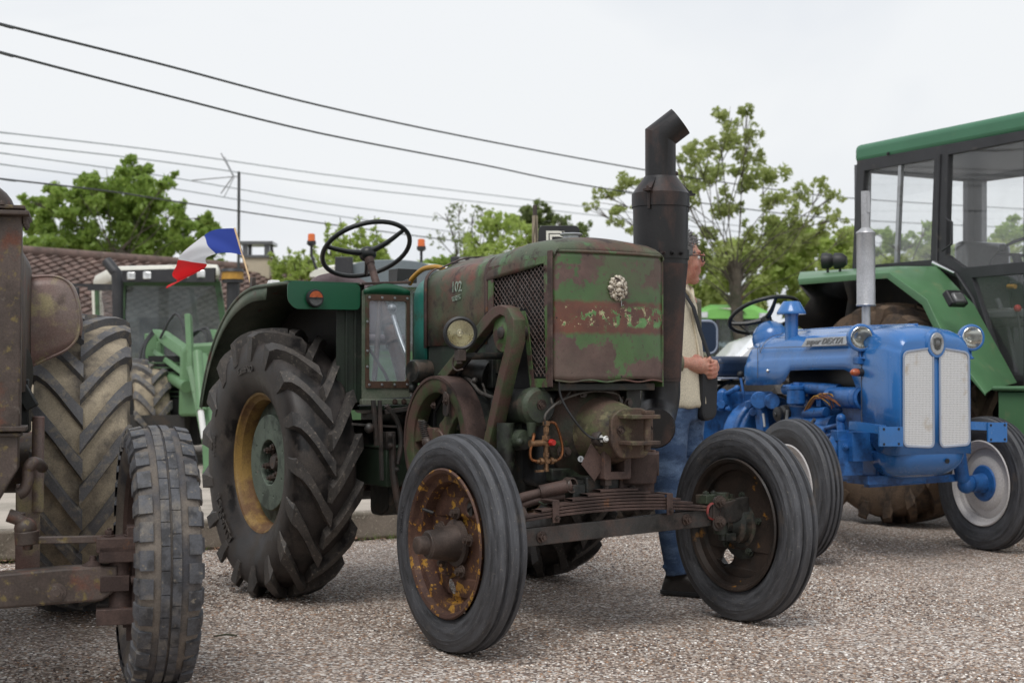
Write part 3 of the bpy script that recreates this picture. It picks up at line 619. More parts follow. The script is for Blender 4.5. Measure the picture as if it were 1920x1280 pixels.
vp('wire_pin', MB().tube([lc + Vector((.004, .018, -.045)), lc + Vector((.006, .017, -.07)), lc + Vector((.008, .026, -.066))], .0015, 5), 'steel')
# screw holes of the lost name plate, small bits on the nose
for px, py in ((1052, 595), (1107, 591), (1162, 594), (1233, 600), (1165, 706)):
    p = V.at(px, py, 'u', 1.69); q = nose_warp(Vector((1.662, p.y, p.z))); vp('screw_hole', MB().cyl(q + Vector((.0015, 0, 0)), q + Vector((.0028, 0, 0)), .0032, n=10), 'core')
# filler cap and dip stick
vp('filler_cap', MB().lathe([(-.04, .034), (.004, .036), (.006, .044), (.012, .046), (.016, .040), (.018, 0)], (1.42, -.02, 1.572), Z3, 28), 'steel')
# badge number on the hood side
bm_ = MB(); bo = V.at(856, 541, 'v', -.2665)
text_mb(bm_, '102', .062, bo + Vector((0, 0, .006)), X3, (.05, 0, 1), .0015, .0012)
bm_.box(bo + Vector((0, 0, -.032)), (.085, .0015, .004), (Y3, -.12)); text_mb(bm_, 'VIERZON', .019, bo + Vector((0, 0, -.044)), (1, 0, .1), (.05, 0, 1), .0015, .0003)
t = NT('chalky badge'); t.col(t.mix(t.ramp(t.noise(60, 5, .6), .4, .6), sc_(92, 112, 92), sc_(160, 170, 158))); MAT['badge'] = t.m
vp('number_badge', bm_, 'badge')
# teal tank section behind the hood
def teal_sec(u, g=0): return hood_sec(u, .256 - g, 1.055, 1.455, 1.505, .10)
vp('fuel_tank', MB().loft([teal_sec(.475, .03), teal_sec(.482, .012), teal_sec(.50, 0), teal_sec(.60, 0), teal_sec(.618, .004)], cap0=True), 'teal', solid=.003)
vp('fuel_hose', MB().tube([V.at(768, 532, 'v', -.1), V.at(775, 520, 'v', -.1), V.at(795, 504, 'v', -.09), V.at(822, 501, 'v', -.08), V.at(835, 508, 'v', -.05)], .012, 10, smooth=5), 'yellow_hose')
vp('cowl_bracket', MB().box(V.at(755, 518, 'v', 0.05), (.10, .11, .07)), 'black_paint', bevel=.003)
vp('hook', MB().tube([V.at(757, 528, 'v', -.1), V.at(764, 524, 'v', -.12), V.at(767, 534, 'v', -.13)], .004, 6), 'black_paint', bevel=.003)
# ---- windowed side screen between hood and mudguard (faces forward)
su = .47; y0, y1 = -.500, -.262
top = [(y1, 1.395), (y1 - .02, 1.408), ((y0 + y1) / 2, 1.420), (y0 + .03, 1.408), (y0, 1.385)]
hole = rrect(y0 + .030, y1 - .020, .985, 1.345, .012)
vp('side_screen', MB().plate([[(y0, .905), (y1, .915)] + top, hole[::-1]], (su, 0, 0), Y3, Z3, .010, .001), 'fender')
fw = rrect(y0 + .012, y1 - .006, .955, 1.372, .006)
vp('window_frame', MB().plate([fw, hole[::-1]], (su + .008, 0, 0), Y3, Z3, .005), 'dull_frame')
vp('window_pane', MB().plate([rrect(y0 + .024, y1 - .014, .978, 1.352, .004)], (su, 0, 0), Y3, Z3, .002), 'glass_dusty')
ps = [(su + .012, y0 + .03 + i * .063, w) for w in (1.358, .970) for i in range(4)] + [(su + .012, y0 + .02, w) for w in (1.25, 1.12, 1.05)]
nuts(VT, 'screw', ps, (1, 0, 0), .0045, .003, MAT['steel'])
vp('screen_cap', MB().loft([[(su + .006 + .004 * i, y0 + .004 + (y1 - y0 - .008) * a, 1.372 + i * .002 + .048 * math.sin(pi * (.12 + .76 * a)) * i) for a in [k / 10 for k in range(11)]] for i in (0, 1)], ), 'new_green', solid=.003)
vp('top_rail', MB().bar((su + .0, y0 - .0, 1.418), (su + .0, -.26, 1.432), .02, .012), 'rusty', bevel=.003)
vp('screen_foot', MB().box((su, (y0 + y1) / 2, .893), (.03, .25, .026)), 'fender', bevel=.003)
nuts(VT, 'bolt', [(su + .016, -.30, .893), (su + .016, -.345, .893)], (1, 0, 0), .010, .008, MAT['bolt'])
# ---- mudguards
def arc_pts(r, a0, a1, n, c=(0, .62)): return [(c[0] + r * math.cos(R_(a0 + (a1 - a0) * i / n)), c[1] + r * math.sin(R_(a0 + (a1 - a0) * i / n))) for i in range(n + 1)]
def mudguard(sg):
    prof = arc_pts(.80, 163, 92, 22) + [(.10, 1.420), (.25, 1.420), (.435, 1.416)]
    yo, yi = sg * .80, sg * .475
    sheet = MB().loft([[(u, yo, w) for u, w in prof], [(u, (yo + yi) / 2, w + .004) for u, w in prof], [(u, yi, w) for u, w in prof]])
    g = vp('mudguard', sheet, 'fender', solid=.004)
    lip = MB(); n_ = len(prof); sk = []
    for i, (u, w) in enumerate(prof):
        du, dw = (0 - u, .62 - w); l = math.hypot(du, dw); d = .03 + .035 * min(1, i / 18)
        if u > .02: du, dw, l = 0, -1, 1
        sk.append((u + du / l * d, w + dw / l * d))
    lip.loft([[(u, yo - sg * .001, w) for u, w in prof[:-2]], [(a, yo + sg * .004, b) for a, b in sk[:-2]]])
    lip.tube([(u, yo, w) for u, w in prof], .007)
    lp = lip.build('mudguard_lip', MAT['fender'], g, solid=.003)
    # inner wall
    iw = [(u, w) for u, w in prof] + [(.43, 1.42), (.43, .89), (.30, .86), (.18, .80), (-.3, .78), (-.65, .80)]
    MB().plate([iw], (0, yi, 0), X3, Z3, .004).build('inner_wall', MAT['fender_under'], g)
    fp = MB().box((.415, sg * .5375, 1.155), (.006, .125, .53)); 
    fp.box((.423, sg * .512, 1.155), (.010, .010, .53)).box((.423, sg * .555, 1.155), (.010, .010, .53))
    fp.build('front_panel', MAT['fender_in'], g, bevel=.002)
    return g
mg = mudguard(-1); mg2 = mudguard(1)
# bright green lamp plate on the mudguard, faces forward
lpz = roundpoly([(-.815, 1.300), (-.502, 1.303), (-.502, 1.416), (-.848, 1.417), (-.848, 1.335)], .025)
lpl = vp('lamp_plate', MB().plate([lpz], (.450, 0, 0), Y3, Z3, .006, .001).box((.43, -.675, 1.420), (.045, .345, .004)), 'new_green')
def blinker(y, par):
    c = V.at(589, 559, 'u', .46); c = Vector((.456, c.y if y < 0 else -c.y, c.z))
    b = MB().lathe([(0, .038), (.016, .040), (.026, .036), (.026, .031), (.016, .030)], c, X3, 32); b.box(c + Vector((.024, 0, 0)), (.012, .066, .005)); b.cyl(c + Vector((.03, 0, 0)), c + Vector((.034, 0, 0)), .004, n=10)
    h = b.build('turn_signal', MAT['black_rubber'], par)
    for s_, mt in ((1, 'orange_dark'), (-1, 'smoke_lens')):
        P_ = [(.031 * math.cos(R_(a)), s_ * (.003 + .028 * math.sin(R_(a)))) for a in range(0, 181, 12)]
        if s_ < 0: P_ = P_[::-1]
        MB().plate([P_], c + Vector((.022, 0, 0)), Y3, Z3, .008, .002).build('lens', MAT[mt], h)
blinker(-1, lpl)
vp('marker_lamp', MB().loft([[(-.16 + a, -.66 + b, 1.425 + .0) for a, b in ((-.03, -.03), (.03, -.03), (.03, .03), (-.03, .03))], [(-.16 + a, -.66 + b, 1.463) for a, b in ((-.020, -.022), (.020, -.022), (.020, .022), (-.020, .022))]], True, True, True), 'white', bevel=.004)
# ---- seat, steering
rows = []
for j in range(9):
    a = j / 8
    rows.append([(-.86 + .10 * math.cos(b * pi / 2) * -1 + .10 - .02 * a, .21 * math.sin(b * pi / 2), 1.22 + (.345 * math.cos(b * 1.25) ** .55) * a) for b in [-1 + 2 * i / 18 for i in range(19)]])
vp('seat', MB().loft(rows), 'seat_mauve', solid=.014)
vp('seat_pan', MB().box((-.66, 0, 1.20), (.42, .42, .05)), 'seat_mauve', bevel=.02)
hubp = Vector((-.50, 0, 1.640)); tilt = R_(33); nn = Vector((-math.sin(tilt), 0, math.cos(tilt))); ex = Vector((0, 1, 0)); ey = nn.cross(ex)
sw = MB(); rr = .232
sw.tube([hubp + nn * .03 + ex * (rr * math.cos(2 * pi * i / 48)) + ey * (rr * math.sin(2 * pi * i / 48)) for i in range(48)], .0125, 12, closed=True)
st = vp('steering_wheel', sw, 'black_paint')
def sp(a): return hubp + nn * .03 + ex * (rr * math.cos(R_(a))) + ey * (rr * math.sin(R_(a)))
for a in (-178, -52, 68):
    MB().tube([hubp + nn * .006, hubp * .5 + sp(a) * .5 - nn * .008, sp(a)], [.017, .0105], 8, smooth=4).build('spoke', MAT['black_paint'], st)
MB().lathe([(-.03, .026), (-.02, .040), (.0, .046), (.018, .042), (.028, .03), (.03, 0)], hubp, nn, 18).build('hub', MAT['black_paint'], st)
MB().cyl(hubp - nn * .065, hubp - nn * .02, .022, .026, 14).build('column_collar', MAT['rusty'], st)
colb = hubp - nn * 1.05
vp('steering_column', MB().cyl(hubp - nn * .04, hubp - nn * .42, .019, .021).cyl(hubp - nn * .40, colb, .034, .044).lathe([(-.02, .045), (0, .052), (.02, .045)], hubp - nn * .44, nn, 20).lathe([(-.008, .044), (0, .047), (.008, .044)], hubp - nn * .56, nn, 20), 'rusty')
vp('gear_lever', MB().tube([V.at(776, 700, 'u', .2), V.at(752, 640, 'u', .1), V.at(737, 592, 'u', 0)], .011, 10, smooth=4).sphere(V.at(735, 578, 'u', 0), .022), 'steel')
vp('hand_brake', MB().tube([V.at(700, 730, 'u', .1), V.at(708, 640, 'u', 0), V.at(712, 560, 'u', -.1)], .013, 10, smooth=4).tube([V.at(690, 650, 'u', .1), V.at(722, 700, 'u', .1), V.at(728, 716, 'u', .1)], .008, 8), 'rusty')
# body: gearbox, floor, tank under seat
vp('gearbox', MB().box((.22, 0, .70), (.80, .40, .44)).box((.1, 0, .86), (.5, .5, .06)).cyl((0, -.50, .611), (0, .50, .611), .11, n=24).cyl((0, -.36, .611), (0, .36, .611), .19, n=24), 'engine', bevel=.02)
vp('dashboard', MB().box((.40, 0, 1.20), (.06, .40, .40)), 'fender_in', bevel=.01)
vp('toolbox', MB().box((.30, -.33, .60), (.42, .14, .17)).box((.30, -.33, .69), (.43, .15, .012)), 'fender_in', bevel=.008)
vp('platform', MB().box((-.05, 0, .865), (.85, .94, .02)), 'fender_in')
# linkage hanging by the flywheel
lk = MB(); A_ = lambda x, y, u=.62: V.at(x, y, 'u', u)
lk.bar(A_(700, 750), A_(706, 835), .018, .016).bar(A_(712, 750, .66), A_(716, 900, .66), .02, .012).tube([A_(735, 815), A_(738, 890), A_(750, 955), A_(760, 975)], .017, 8, smooth=3).box(A_(730, 825), (.03, .045, .075)).bar(A_(660, 795), A_(745, 800), .010, .010).tube([A_(724, 760), A_(745, 790), A_(752, 830), A_(745, 870)], .012, 8, smooth=4)
lk.bolt(A_(732, 816, .645), X3, .010, .01).bolt(A_(732, 835, .645), X3, .010, .01).bolt(A_(744, 880, .64), X3, .009, .01).sphere(A_(692, 802), .022).bar(A_(722, 772), A_(770, 765), .012, .02)
vp('linkage', lk, 'axle', bevel=.003)
vp('drawbar', MB().bar(V.at(655, 908, 'v', -.30), V.at(765, 915, 'v', -.30), .04, .045).box(V.at(712, 905, 'v', -.30), (.05, .05, .05)), 'rusty', bevel=.004)
vp('oil_sump', MB().plate([roundpoly([(-.06, -.075), (.05, -.075), (.12, -.045), (.12, .06), (-.06, .075)], .03)], V.at(728, 930, 'v', -.30), X3, Z3, .12, .008), 'engine')
# ---- engine
eng = MB().box((.86, 0, .70), (.62, .42, .46)).box((1.22, 0, .74), (.36, .50, .44)).box((1.15, 0, .98), (.5, .40, .22)).cyl((1.05, -.30, .73), (1.05, .30, .73), .20, n=32)
vp('crankcase', eng, 'engine', bevel=.02)
vp('cylinder_block', MB().box((1.36, -.03, .76), (.30, .42, .38)).box((1.43, -.17, .72), (.06, .11, .28)), 'engine_blue', bevel=.03, seg=3)
fc = Vector((1.02, 0, .735))
fl = MB().lathe([(-.435, .262), (-.435, .274), (-.345, .276), (-.345, .262)], (1.02, 0, .735), Y3, 72, closed=True)
fly = vp('flywheel', fl, 'rusty')
MB().lathe([(-.430, .262), (-.430, .215), (-.424, .205), (-.39, .204), (-.36, .21), (-.35, .262)], (1.02, 0, .735), Y3, 72, closed=True).build('flywheel_face', MAT['belt_guard'], fly)
spk = MB()
for a in (48, 168, 288):
    c_, s_ = math.cos(R_(a)), math.sin(R_(a)); t_ = (-s_, c_)
    ol = []
    for r_, h_ in ((.05, .045), (.10, .030), (.16, .030), (.215, .055)): ol.append((r_, h_))
    pl = [(c_ * r_ - s_ * h_, s_ * r_ + c_ * h_) for r_, h_ in ol] + [(c_ * r_ + s_ * h_, s_ * r_ - c_ * h_) for r_, h_ in ol[::-1]]
    MB().plate([roundpoly(pl, .015)], (1.02, -.40, .735), X3, Z3, .03, .005).build('spoke', MAT['belt_guard'], fly)
MB().lathe([(-.42, 0), (-.42, .045), (-.40, .06), (-.34, .065)], (1.02, 0, .735), Y3, 24).build('hub', MAT['belt_guard'], fly)
sprc = V.at(792, 806, 'v', -.42); spr = MB()
spr.tube([sprc + Vector((.018 * math.cos(k * .9) + k * .0006, -.018 * math.sin(k * .9), .04 - k * .0012)) for k in range(60)], .003, 6)
spr.build('return_spring', MAT['axle'], fly)
MB().sphere(sprc + Vector((.05, -.005, -.05)), (.028, .02, .024)).cyl(sprc + Vector((.02, 0, -.12)), sprc + Vector((.02, .05, -.12)), .035, n=18).bar(sprc + Vector((.05, 0, -.05)), sprc + Vector((.02, 0, -.12)), .02, .02).build('governor_weight', MAT['hub'], fly)
MB().plate([roundpoly([(-.02, -.05), (.02, -.055), (.025, .03), (-.015, .05)], .015)], V.at(836, 755, 'v', -.437), X3, Z3, .008, .002).build('balance_plate', MAT['axle'], fly)
nuts(fly, 'bolt', [V.at(836, 752, 'v', -.443), V.at(814, 760, 'v', -.425)], (0, -1, 0), .011, .01, MAT['bolt'])
vp('flywheel_housing', MB().lathe([(-.34, .0), (-.34, .258), (-.15, .268), (-.15, 0)], (1.03, 0, .735), Y3, 64), 'engine')
# belt guard
pf = lambda L, v: [(lambda p: (p.x, p.z))(V.at(x, y, 'v', v)) for x, y in L]
outer = [(822, 702), (882, 628), (908, 594), (925, 577), (938, 573), (952, 578), (963, 600), (963, 640), (950, 690), (916, 838)]
inner = [(905, 838), (938, 690), (950, 645), (952, 612), (947, 592), (938, 588), (926, 596), (890, 640), (838, 705)]
vp('belt_guard', MB().plate([pf(outer + inner, -.385)], (0, -.360, 0), X3, Z3, .055, .003), 'belt_guard')
pc = V.at(946, 624, 'v', -.36)
vp('pulley', MB().lathe([(-.375, .0), (-.375, .026), (-.372, .03), (-.368, .074), (-.36, .080), (-.33, .080), (-.325, .07)], (pc.x, 0, pc.z), Y3, 40), 'grille_green')
vp('pulley_hub', MB().lathe([(-.385, 0), (-.385, .016), (-.38, .024), (-.372, .026)], (pc.x, 0, pc.z), Y3, 20).cyl((pc.x, -.34, pc.z), (pc.x, -.2, pc.z), .03), 'axle')
vp('fan_belt', MB().tube([(pc.x, -.345, pc.z + .072), (pc.x - .06, -.345, pc.z + .05), (1.02 - .16, -.345, .735 + .12), (1.02, -.345, .60), (1.3, -.345, .80), (pc.x + .06, -.345, pc.z - .04)], .008, 6, closed=True, smooth=3), 'black_rubber')
# things between hood and flywheel
vp('air_duct', MB().cyl(V.at(866, 690, 'v', -.30), V.at(925, 705, 'v', -.24), .045, .075, 24).box(V.at(918, 700, 'v', -.26), (.09, .03, .12)).box(V.at(925, 660, 'v', -.25), (.10, .02, .18)), 'engine', bevel=.004)
vp('dynamo', MB().lathe([(-.09, 0), (-.09, .045), (-.08, .052), (.02, .052), (.03, .045), (.03, 0)], V.at(802, 696, 'v', -.26), (-.2, 1, 0), 24).cyl(V.at(802, 696, 'v', -.26), V.at(780, 702, 'v', -.28), .015), 'engine')
vp('pipework', MB().tube([V.at(853, 703, 'v', -.3), V.at(880, 712, 'v', -.33), V.at(900, 735, 'v', -.33), V.at(925, 745, 'v', -.3)], .008, 8, smooth=4).tube([V.at(890, 706, 'v', -.3), V.at(905, 720, 'v', -.3), V.at(912, 740, 'v', -.3), V.at(928, 752, 'v', -.3)], .006, 8, smooth=4).sphere(V.at(890, 713, 'v', -.33), .013)
   .tube([V.at(770, 690, 'u', .5), V.at(776, 715, 'u', .5), V.at(775, 745, 'u', .5)], .008, 8), 'pipe')
vp('priming_tap', MB().box(V.at(775, 715, 'u', .56), (.03, .03, .10)).sphere(V.at(778, 700, 'u', .57), .02).sphere(V.at(774, 728, 'u', .57), .018), 'engine')
# ---- headlamp
hl = V.at(863, 625, 'v', -.50); hd = Vector((.90, -.40, .0)).normalized()
hm = MB().lathe([(-.088, 0), (-.083, .027), (-.058, .053), (-.02, .064), (.0, .068), (.012, .067), (.017, .059), (.012, .052)], hl, hd, 40)
hlm = vp('headlamp', hm, 'black_rubber')
MB().lathe([(.010, .053), (-.010, .045), (-.032, .028), (-.040, .010), (-.040, 0)], hl, hd, 40).build('reflector', MAT['chrome_warm'], hlm)
MB().sphere(hl - hd * .02, .011).cyl(hl - hd * .04, hl - hd * .02, .009).build('bulb', MAT['lens_warm'], hlm)
MB().lathe([(.012, .053), (.016, .035), (.018, .015), (.0185, 0)], hl, hd, 40).build('lens', MAT['lamp_glass'], hlm)
MB().box(hl + Vector((0, .0, -.085)), (.035, .035, .045)).cyl(hl + Vector((-.005, 0, -.06)), hl + Vector((-.005, 0, -.12)), .012).tube([hl + Vector((0, 0, -.09)), hl + Vector((-.05, 0, -.095)), hl + Vector((-.06, 0, -.125)), hl + Vector((-.03, 0, -.145)), hl + Vector((.02, 0, -.14))], .004, 6, smooth=4).build('clamp', MAT['hub'], hlm, bevel=.003)
rod0 = hl + Vector((0, 0, -.09)); MB().cyl(rod0, (rod0.x - .01, -.27, rod0.z + .004), .014, n=14).box((rod0.x - .01, -.262, rod0.z), (.06, .012, .10)).build('lamp_bracket', MAT['engine'], hlm)
# ---- cylinder head group at the front
cx = Vector((0, .012, .785))
vp('head_flange', MB().lathe([(1.47, 0), (1.47, .215), (1.50, .220), (1.525, .215), (1.55, .185), (1.58, .150), (1.60, .135)], cx, X3, 48), 'flange')
vp('combustion_dome', MB().lathe([(1.57, .150), (1.61, .134), (1.66, .126), (1.71, .112), (1.75, .094), (1.775, .085), (1.775, 0)], cx, X3, 40), 'head')
fcl = roundpoly([(-.095, -.05), (-.06, -.10), (.06, -.10), (.095, -.05), (.095, .055), (.05, .085), (-.05, .085), (-.095, .055)], .02)
fm = MB().plate([fcl], (1.785, cx.y, .795), Y3, Z3, .022, .004)
fm.box((1.835, cx.y, .852), (.10, .135, .016)).box((1.835, cx.y, .752), (.10, .135, .016)).cyl((1.855, cx.y + .025, .72), (1.855, cx.y + .025, .875), .014, n=14).box((1.86, cx.y + .025, .868), (.03, .045, .016))
vp('hitch_clevis', fm, 'head', bevel=.003)
nuts(VT, 'bolt', [(1.798, cx.y - .06, .80), (1.798, cx.y + .075, .80)], X3, .013, .014, MAT['bolt'])
nuts(VT, 'head_bolt', [(1.552, cx.y + .178 * math.cos(R_(a)), .785 + .178 * math.sin(R_(a))) for a in (40, 75, 118, 205, 340)], X3, .022, .030, MAT['hub'])
spg = V.at(1131, 822, 'u', 1.735)
vp('spark_plug', MB().cyl(spg, spg + Vector((.045, -.015, 0)), .009, .007, 12).cyl(spg - Vector((.02, 0, 0)), spg, .016, n=6).lathe([(0, .012), (.003, .013), (.008, .010)], spg + Vector((.03, -.01, 0)), X3, 12), 'white')
vp('plug_collar', MB().lathe([(-.03, .03), (0, .030), (.008, .024), (.004, .016)], spg - Vector((.01, 0, 0)), X3, 24), 'axle')
vp('ignition_lead', MB().tube([V.at(1048, 715, 'u', 1.66), V.at(1052, 745, 'u', 1.66), V.at(1075, 785, 'u', 1.68), V.at(1105, 818, 'u', 1.70), spg + Vector((.03, -.01, 0))], .0045, 8, smooth=6), 'black_rubber')
vp('injector_pipe', MB().tube([V.at(1022, 795, 'u', 1.66), V.at(1024, 775, 'u', 1.66), V.at(1050, 752, 'u', 1.64), V.at(1085, 738, 'u', 1.62), V.at(1120, 733, 'u', 1.62), V.at(1155, 738, 'u', 1.62), V.at(1163, 750, 'u', 1.62), V.at(1163, 765, 'u', 1.62)], .005, 8, smooth=6)
   .tube([V.at(1033, 746, 'u', 1.64), V.at(1037, 758, 'u', 1.64), V.at(1055, 752, 'u', 1.63), V.at(1075, 725, 'u', 1.6)], .004, 8, smooth=4), 'pipe')
vp('injector', MB().cyl(V.at(1163, 770, 'u', 1.60), V.at(1163, 748, 'u', 1.60), .016, .010, 12).cyl(V.at(1163, 790, 'u', 1.60), V.at(1163, 765, 'u', 1.60), .022, n=12), 'hub')
vp('heat_shield', MB().plate([[(-.055, -.02), (.005, -.085), (.062, -.015), (-.01, .06)]], V.at(1112, 860, 'u', 1.70), Y3, Z3, .004), 'rusty')
nuts(VT, 'bolt', [V.at(1131, 852, 'u', 1.704)], X3, .009, .006, MAT['bolt'])
vp('round_tag', MB().cyl(V.at(1089, 860, 'u', 1.66), V.at(1089, 860, 'u', 1.664), .012, n=20).box(V.at(1089, 860, 'u', 1.665), (.002, .005, .012)), 'steel')
cs = MB().plate([rrect(-.062, .062, -.058, .052, .006), rrect(-.034, .034, -.034, .034, .004)[::-1]], V.at(1146, 868, 'u', 1.68), Y3, Z3, .09, .003)
vp('vent_box', cs, 'rusty'); vp('vent_core', MB().box(V.at(1148, 868, 'u', 1.64), (.02, .09, .09)), 'core')
vp('lower_casting', MB().cyl(V.at(1190, 905, 'u', 1.64), V.at(1190, 848, 'u', 1.64), .085, .098, 28).box(V.at(1176, 905, 'u', 1.60), (.14, .17, .085)).box(V.at(1222, 868, 'u', 1.62), (.05, .012, .11)).box(V.at(1228, 868, 'u', 1.61), (.05, .010, .10)), 'rusty', bevel=.006)
vp('drain_plug', MB().box(V.at(1136, 900, 'u', 1.68), (.035, .03, .04)).cyl(V.at(1137, 905, 'u', 1.68), V.at(1137, 922, 'u', 1.68), .010).cyl(V.at(1183, 912, 'u', 1.68), V.at(1183, 932, 'u', 1.68), .008).bolt(V.at(1187, 914, 'u', 1.68), X3, .008, .01), 'hub', bevel=.002)
vp('front_support', MB().box((1.58, 0, .565), (.16, .22, .10)).box((1.60, -.15, .53), (.14, .06, .12)).box((1.50, 0, .62), (.10, .40, .05)).box((1.62, .02, .515), (.13, .16, .02)), 'engine', bevel=.006)
vp('radiator_support', MB().box(V.at(1180, 735, 'u', 1.55), (.06, .07, .16)).box((1.55, 0, .965), (.2, .46, .03)).box(V.at(1135, 740, 'u', 1.5), (.05, .12, .12)), 'engine', bevel=.004)
# oil reservoir and brass valve
rc = V.at(1011, 762, 'u', 1.56)
vp('oil_reservoir', MB().lathe([(-.26, 0), (-.26, .066), (-.05, .072), (-.045, .076), (-.005, .076), (.012, .062), (.016, 0)], rc, X3, 36).cyl(rc + Vector((-.01, -.03, -.06)), rc + Vector((-.01, -.03, -.115)), .020, .014), 'engine')
nuts(VT, 'reservoir_bolt', [rc + Vector((.016, .0, .008))], X3, .016, .014, MAT['bolt'])
vx = V.at(1024, 830, 'u', 1.62)
vb = MB().cyl(vx + Vector((0, 0, -.075)), vx + Vector((0, 0, .085)), .010, n=10)
for dz, r_ in ((.075, .015), (.05, .012), (.02, .018), (-.005, .016), (-.045, .013), (-.07, .016)): vb.cyl(vx + Vector((0, 0, dz - .008)), vx + Vector((0, 0, dz + .008)), r_, n=6)
vb.cyl(vx + Vector((0, -.075, .0)), vx, .013, n=10).cyl(vx + Vector((0, -.045, -.07)), vx + Vector((0, .045, -.07)), .008, n=10).cyl(vx + Vector((0, .018, -.07)), vx + Vector((0, .030, -.07)), .014, n=8).cyl(vx + Vector((0, -.030, -.07)), vx + Vector((0, -.018, -.07)), .014, n=8).bar(vx + Vector((0, -.05, -.108)), vx + Vector((0, .01, -.105)), .010, .008).cyl(vx + Vector((0, 0, -.11)), vx + Vector((0, 0, -.07)), .010, n=8)
vp('brass_valve', vb, 'brass')
vp('valve_cap', MB().cyl(vx + Vector((.016, .012, .002)), vx + Vector((.034, .014, .002)), .014, .011, 8), 'red_cap')
vp('copper_pipe', MB().tube([rc + Vector((.0, -.03, -.11)), vx + Vector((-.0, -.055, .03)), vx + Vector((0, -.072, -.03)), vx + Vector((0, -.066, -.062)), vx + Vector((0, -.03, -.07))], .0055, 8, smooth=6).tube([vx + Vector((0, .035, -.07)), vx + Vector((0, .068, -.058)), vx + Vector((0, .074, -.01)), vx + Vector((0, .045, .07)), vx + Vector((0, .01, .078))], .0055, 8, smooth=6), 'copper')
vp('fuel_pump', MB().lathe([(-.20, .0), (-.20, .040), (-.02, .042), (0, .036), (.004, .0)], V.at(985, 825, 'u', 1.52) + Vector((0, 0, 0)), X3, 24).sphere(V.at(975, 828, 'u', 1.54), .016).cyl(V.at(948, 850, 'u', 1.45) + Vector((0, 0, .12)), V.at(948, 850, 'u', 1.45) - Vector((0, 0, .12)), .035), 'engine')
# steering rods
dl = MB().tube([V.at(905, 960, 'u', 1.55), V.at(980, 932, 'u', 1.60), V.at(1020, 922, 'u', 1.62)], .019, 12).cyl(V.at(1012, 922, 'u', 1.62), V.at(1070, 909, 'u', 1.66), .026, n=20)
dl.tube([V.at(900, 975, 'u', 1.5), V.at(985, 944, 'u', 1.60), V.at(1030, 934, 'u', 1.62), V.at(1058, 930, 'u', 1.64)], .016, 12, smooth=3)
vp('drag_link', dl, 'rusty')
e0 = V.at(1068, 909, 'u', 1.66); vp('rod_end', MB().pipe(e0 - Vector((.02, .0, 0)), e0 + Vector((.012, .005, 0)), .030, .006).cyl(e0 - Vector((0, .005, 0)), e0 + Vector((.004, .0, 0)), .024).box(e0 + Vector((.006, 0, 0)), (.006, .046, .004)), 'hub')
vp('side_bracket', MB().box(V.at(1078, 928, 'u', 1.62), (.05, .075, .12)).tube([V.at(1010, 940, 'u', 1.66), V.at(1040, 955, 'u', 1.66), V.at(1075, 958, 'u', 1.62)], .005, 6, smooth=4), 'engine', bevel=.004)
# ---- leaf spring, axle beam
au = 1.70
beam = MB().plate([roundpoly([(-.56, .370), (-.40, .372), (0, .388), (.42, .402), (.60, .415), (.66, .45), (.66, .51), (.60, .50), (.42, .466), (0, .448), (-.40, .434), (-.56, .430)], .01)], (au, 0, 0), Y3, Z3, .030, .003)
vp('axle_beam', beam, 'axle')
nuts(VT, 'axle_bolt', [(au + .016, -.355, .402), (au + .016, .335, .433)], X3, .017, .020, MAT['bolt'])
for k in range(7):
    hwk = [.50, .50, .36, .30, .22, .15, .09][k]; z0 = .455 + k * .0125
    pts = []
    for i in range(17):
        y = -hwk + 2 * hwk * i / 16; pts.append((y, z0 + .030 * (1 - (y / .5) ** 2)))
    lf = MB(); lf.loft([[(au - .03 + a, y, z + b) for y, z in pts] for a, b in ((0, 0), (.055, 0), (.055, .0095), (0, .0095), (0, 0))], False)
    vp('spring_leaf', lf, 'rusty', bevel=.0012, seg=1)
for y in (-.30, .24):
    zc = .487 + .03 * (1 - (y / .5) ** 2) - .01
    vp('spring_clip', MB().box((au + .031, y, zc), (.006, .030, .085)).box((au - .01, y, zc + .04), (.085, .030, .006)), 'rusty', bevel=.002)
    nuts(VT, 'bolt', [(au + .035, y + .004, zc - .026)], X3, .008, .010, MAT['bolt'])
for sg in (-1, 1):
    ey_ = sg * .475
    vp('spring_shackle', MB().cyl((au - .04, ey_, .455), (au + .028, ey_, .455), .032, n=20).plate([roundpoly([(-.026, -.035), (.026, -.035), (.026, .10), (-.026, .10)], .024, 6)], (au + .03, ey_ + .012, .418), Y3, Z3, .010, .002), 'axle')
    vp('shackle_ring', MB().lathe([(0, .036), (.006, .037), (.010, .030)], (au + .026, ey_ - .012, .462), X3, 24), 'red_paint')
    nuts(VT, 'shackle_bolt', [(au + .037, ey_ + .012, .500), (au + .037, ey_ + .012, .418)], X3, .019, .022, MAT['hub'])
    kn = MB().cyl((1.67, sg * .555, .36), (1.67, sg * .555, .53), .033, n=20).box((1.66, sg * .53, .505), (.07, .15, .035)).box((1.67, sg * .585, .44), (.07, .05, .13)).cyl((1.67, sg * .55, .40), (1.656, sg * .67, .402), .045, .035)
    kn.bolt((1.66, sg * .48, .522), Z3, .014, .012).bolt((1.66, sg * .52, .522), Z3, .014, .012).cyl((1.68, sg * .56, .335), (1.68, sg * .56, .36), .024).box((1.69, sg * .57, .35), (.05, .05, .03))
    vp('steering_knuckle', kn, 'engine', bevel=.005)
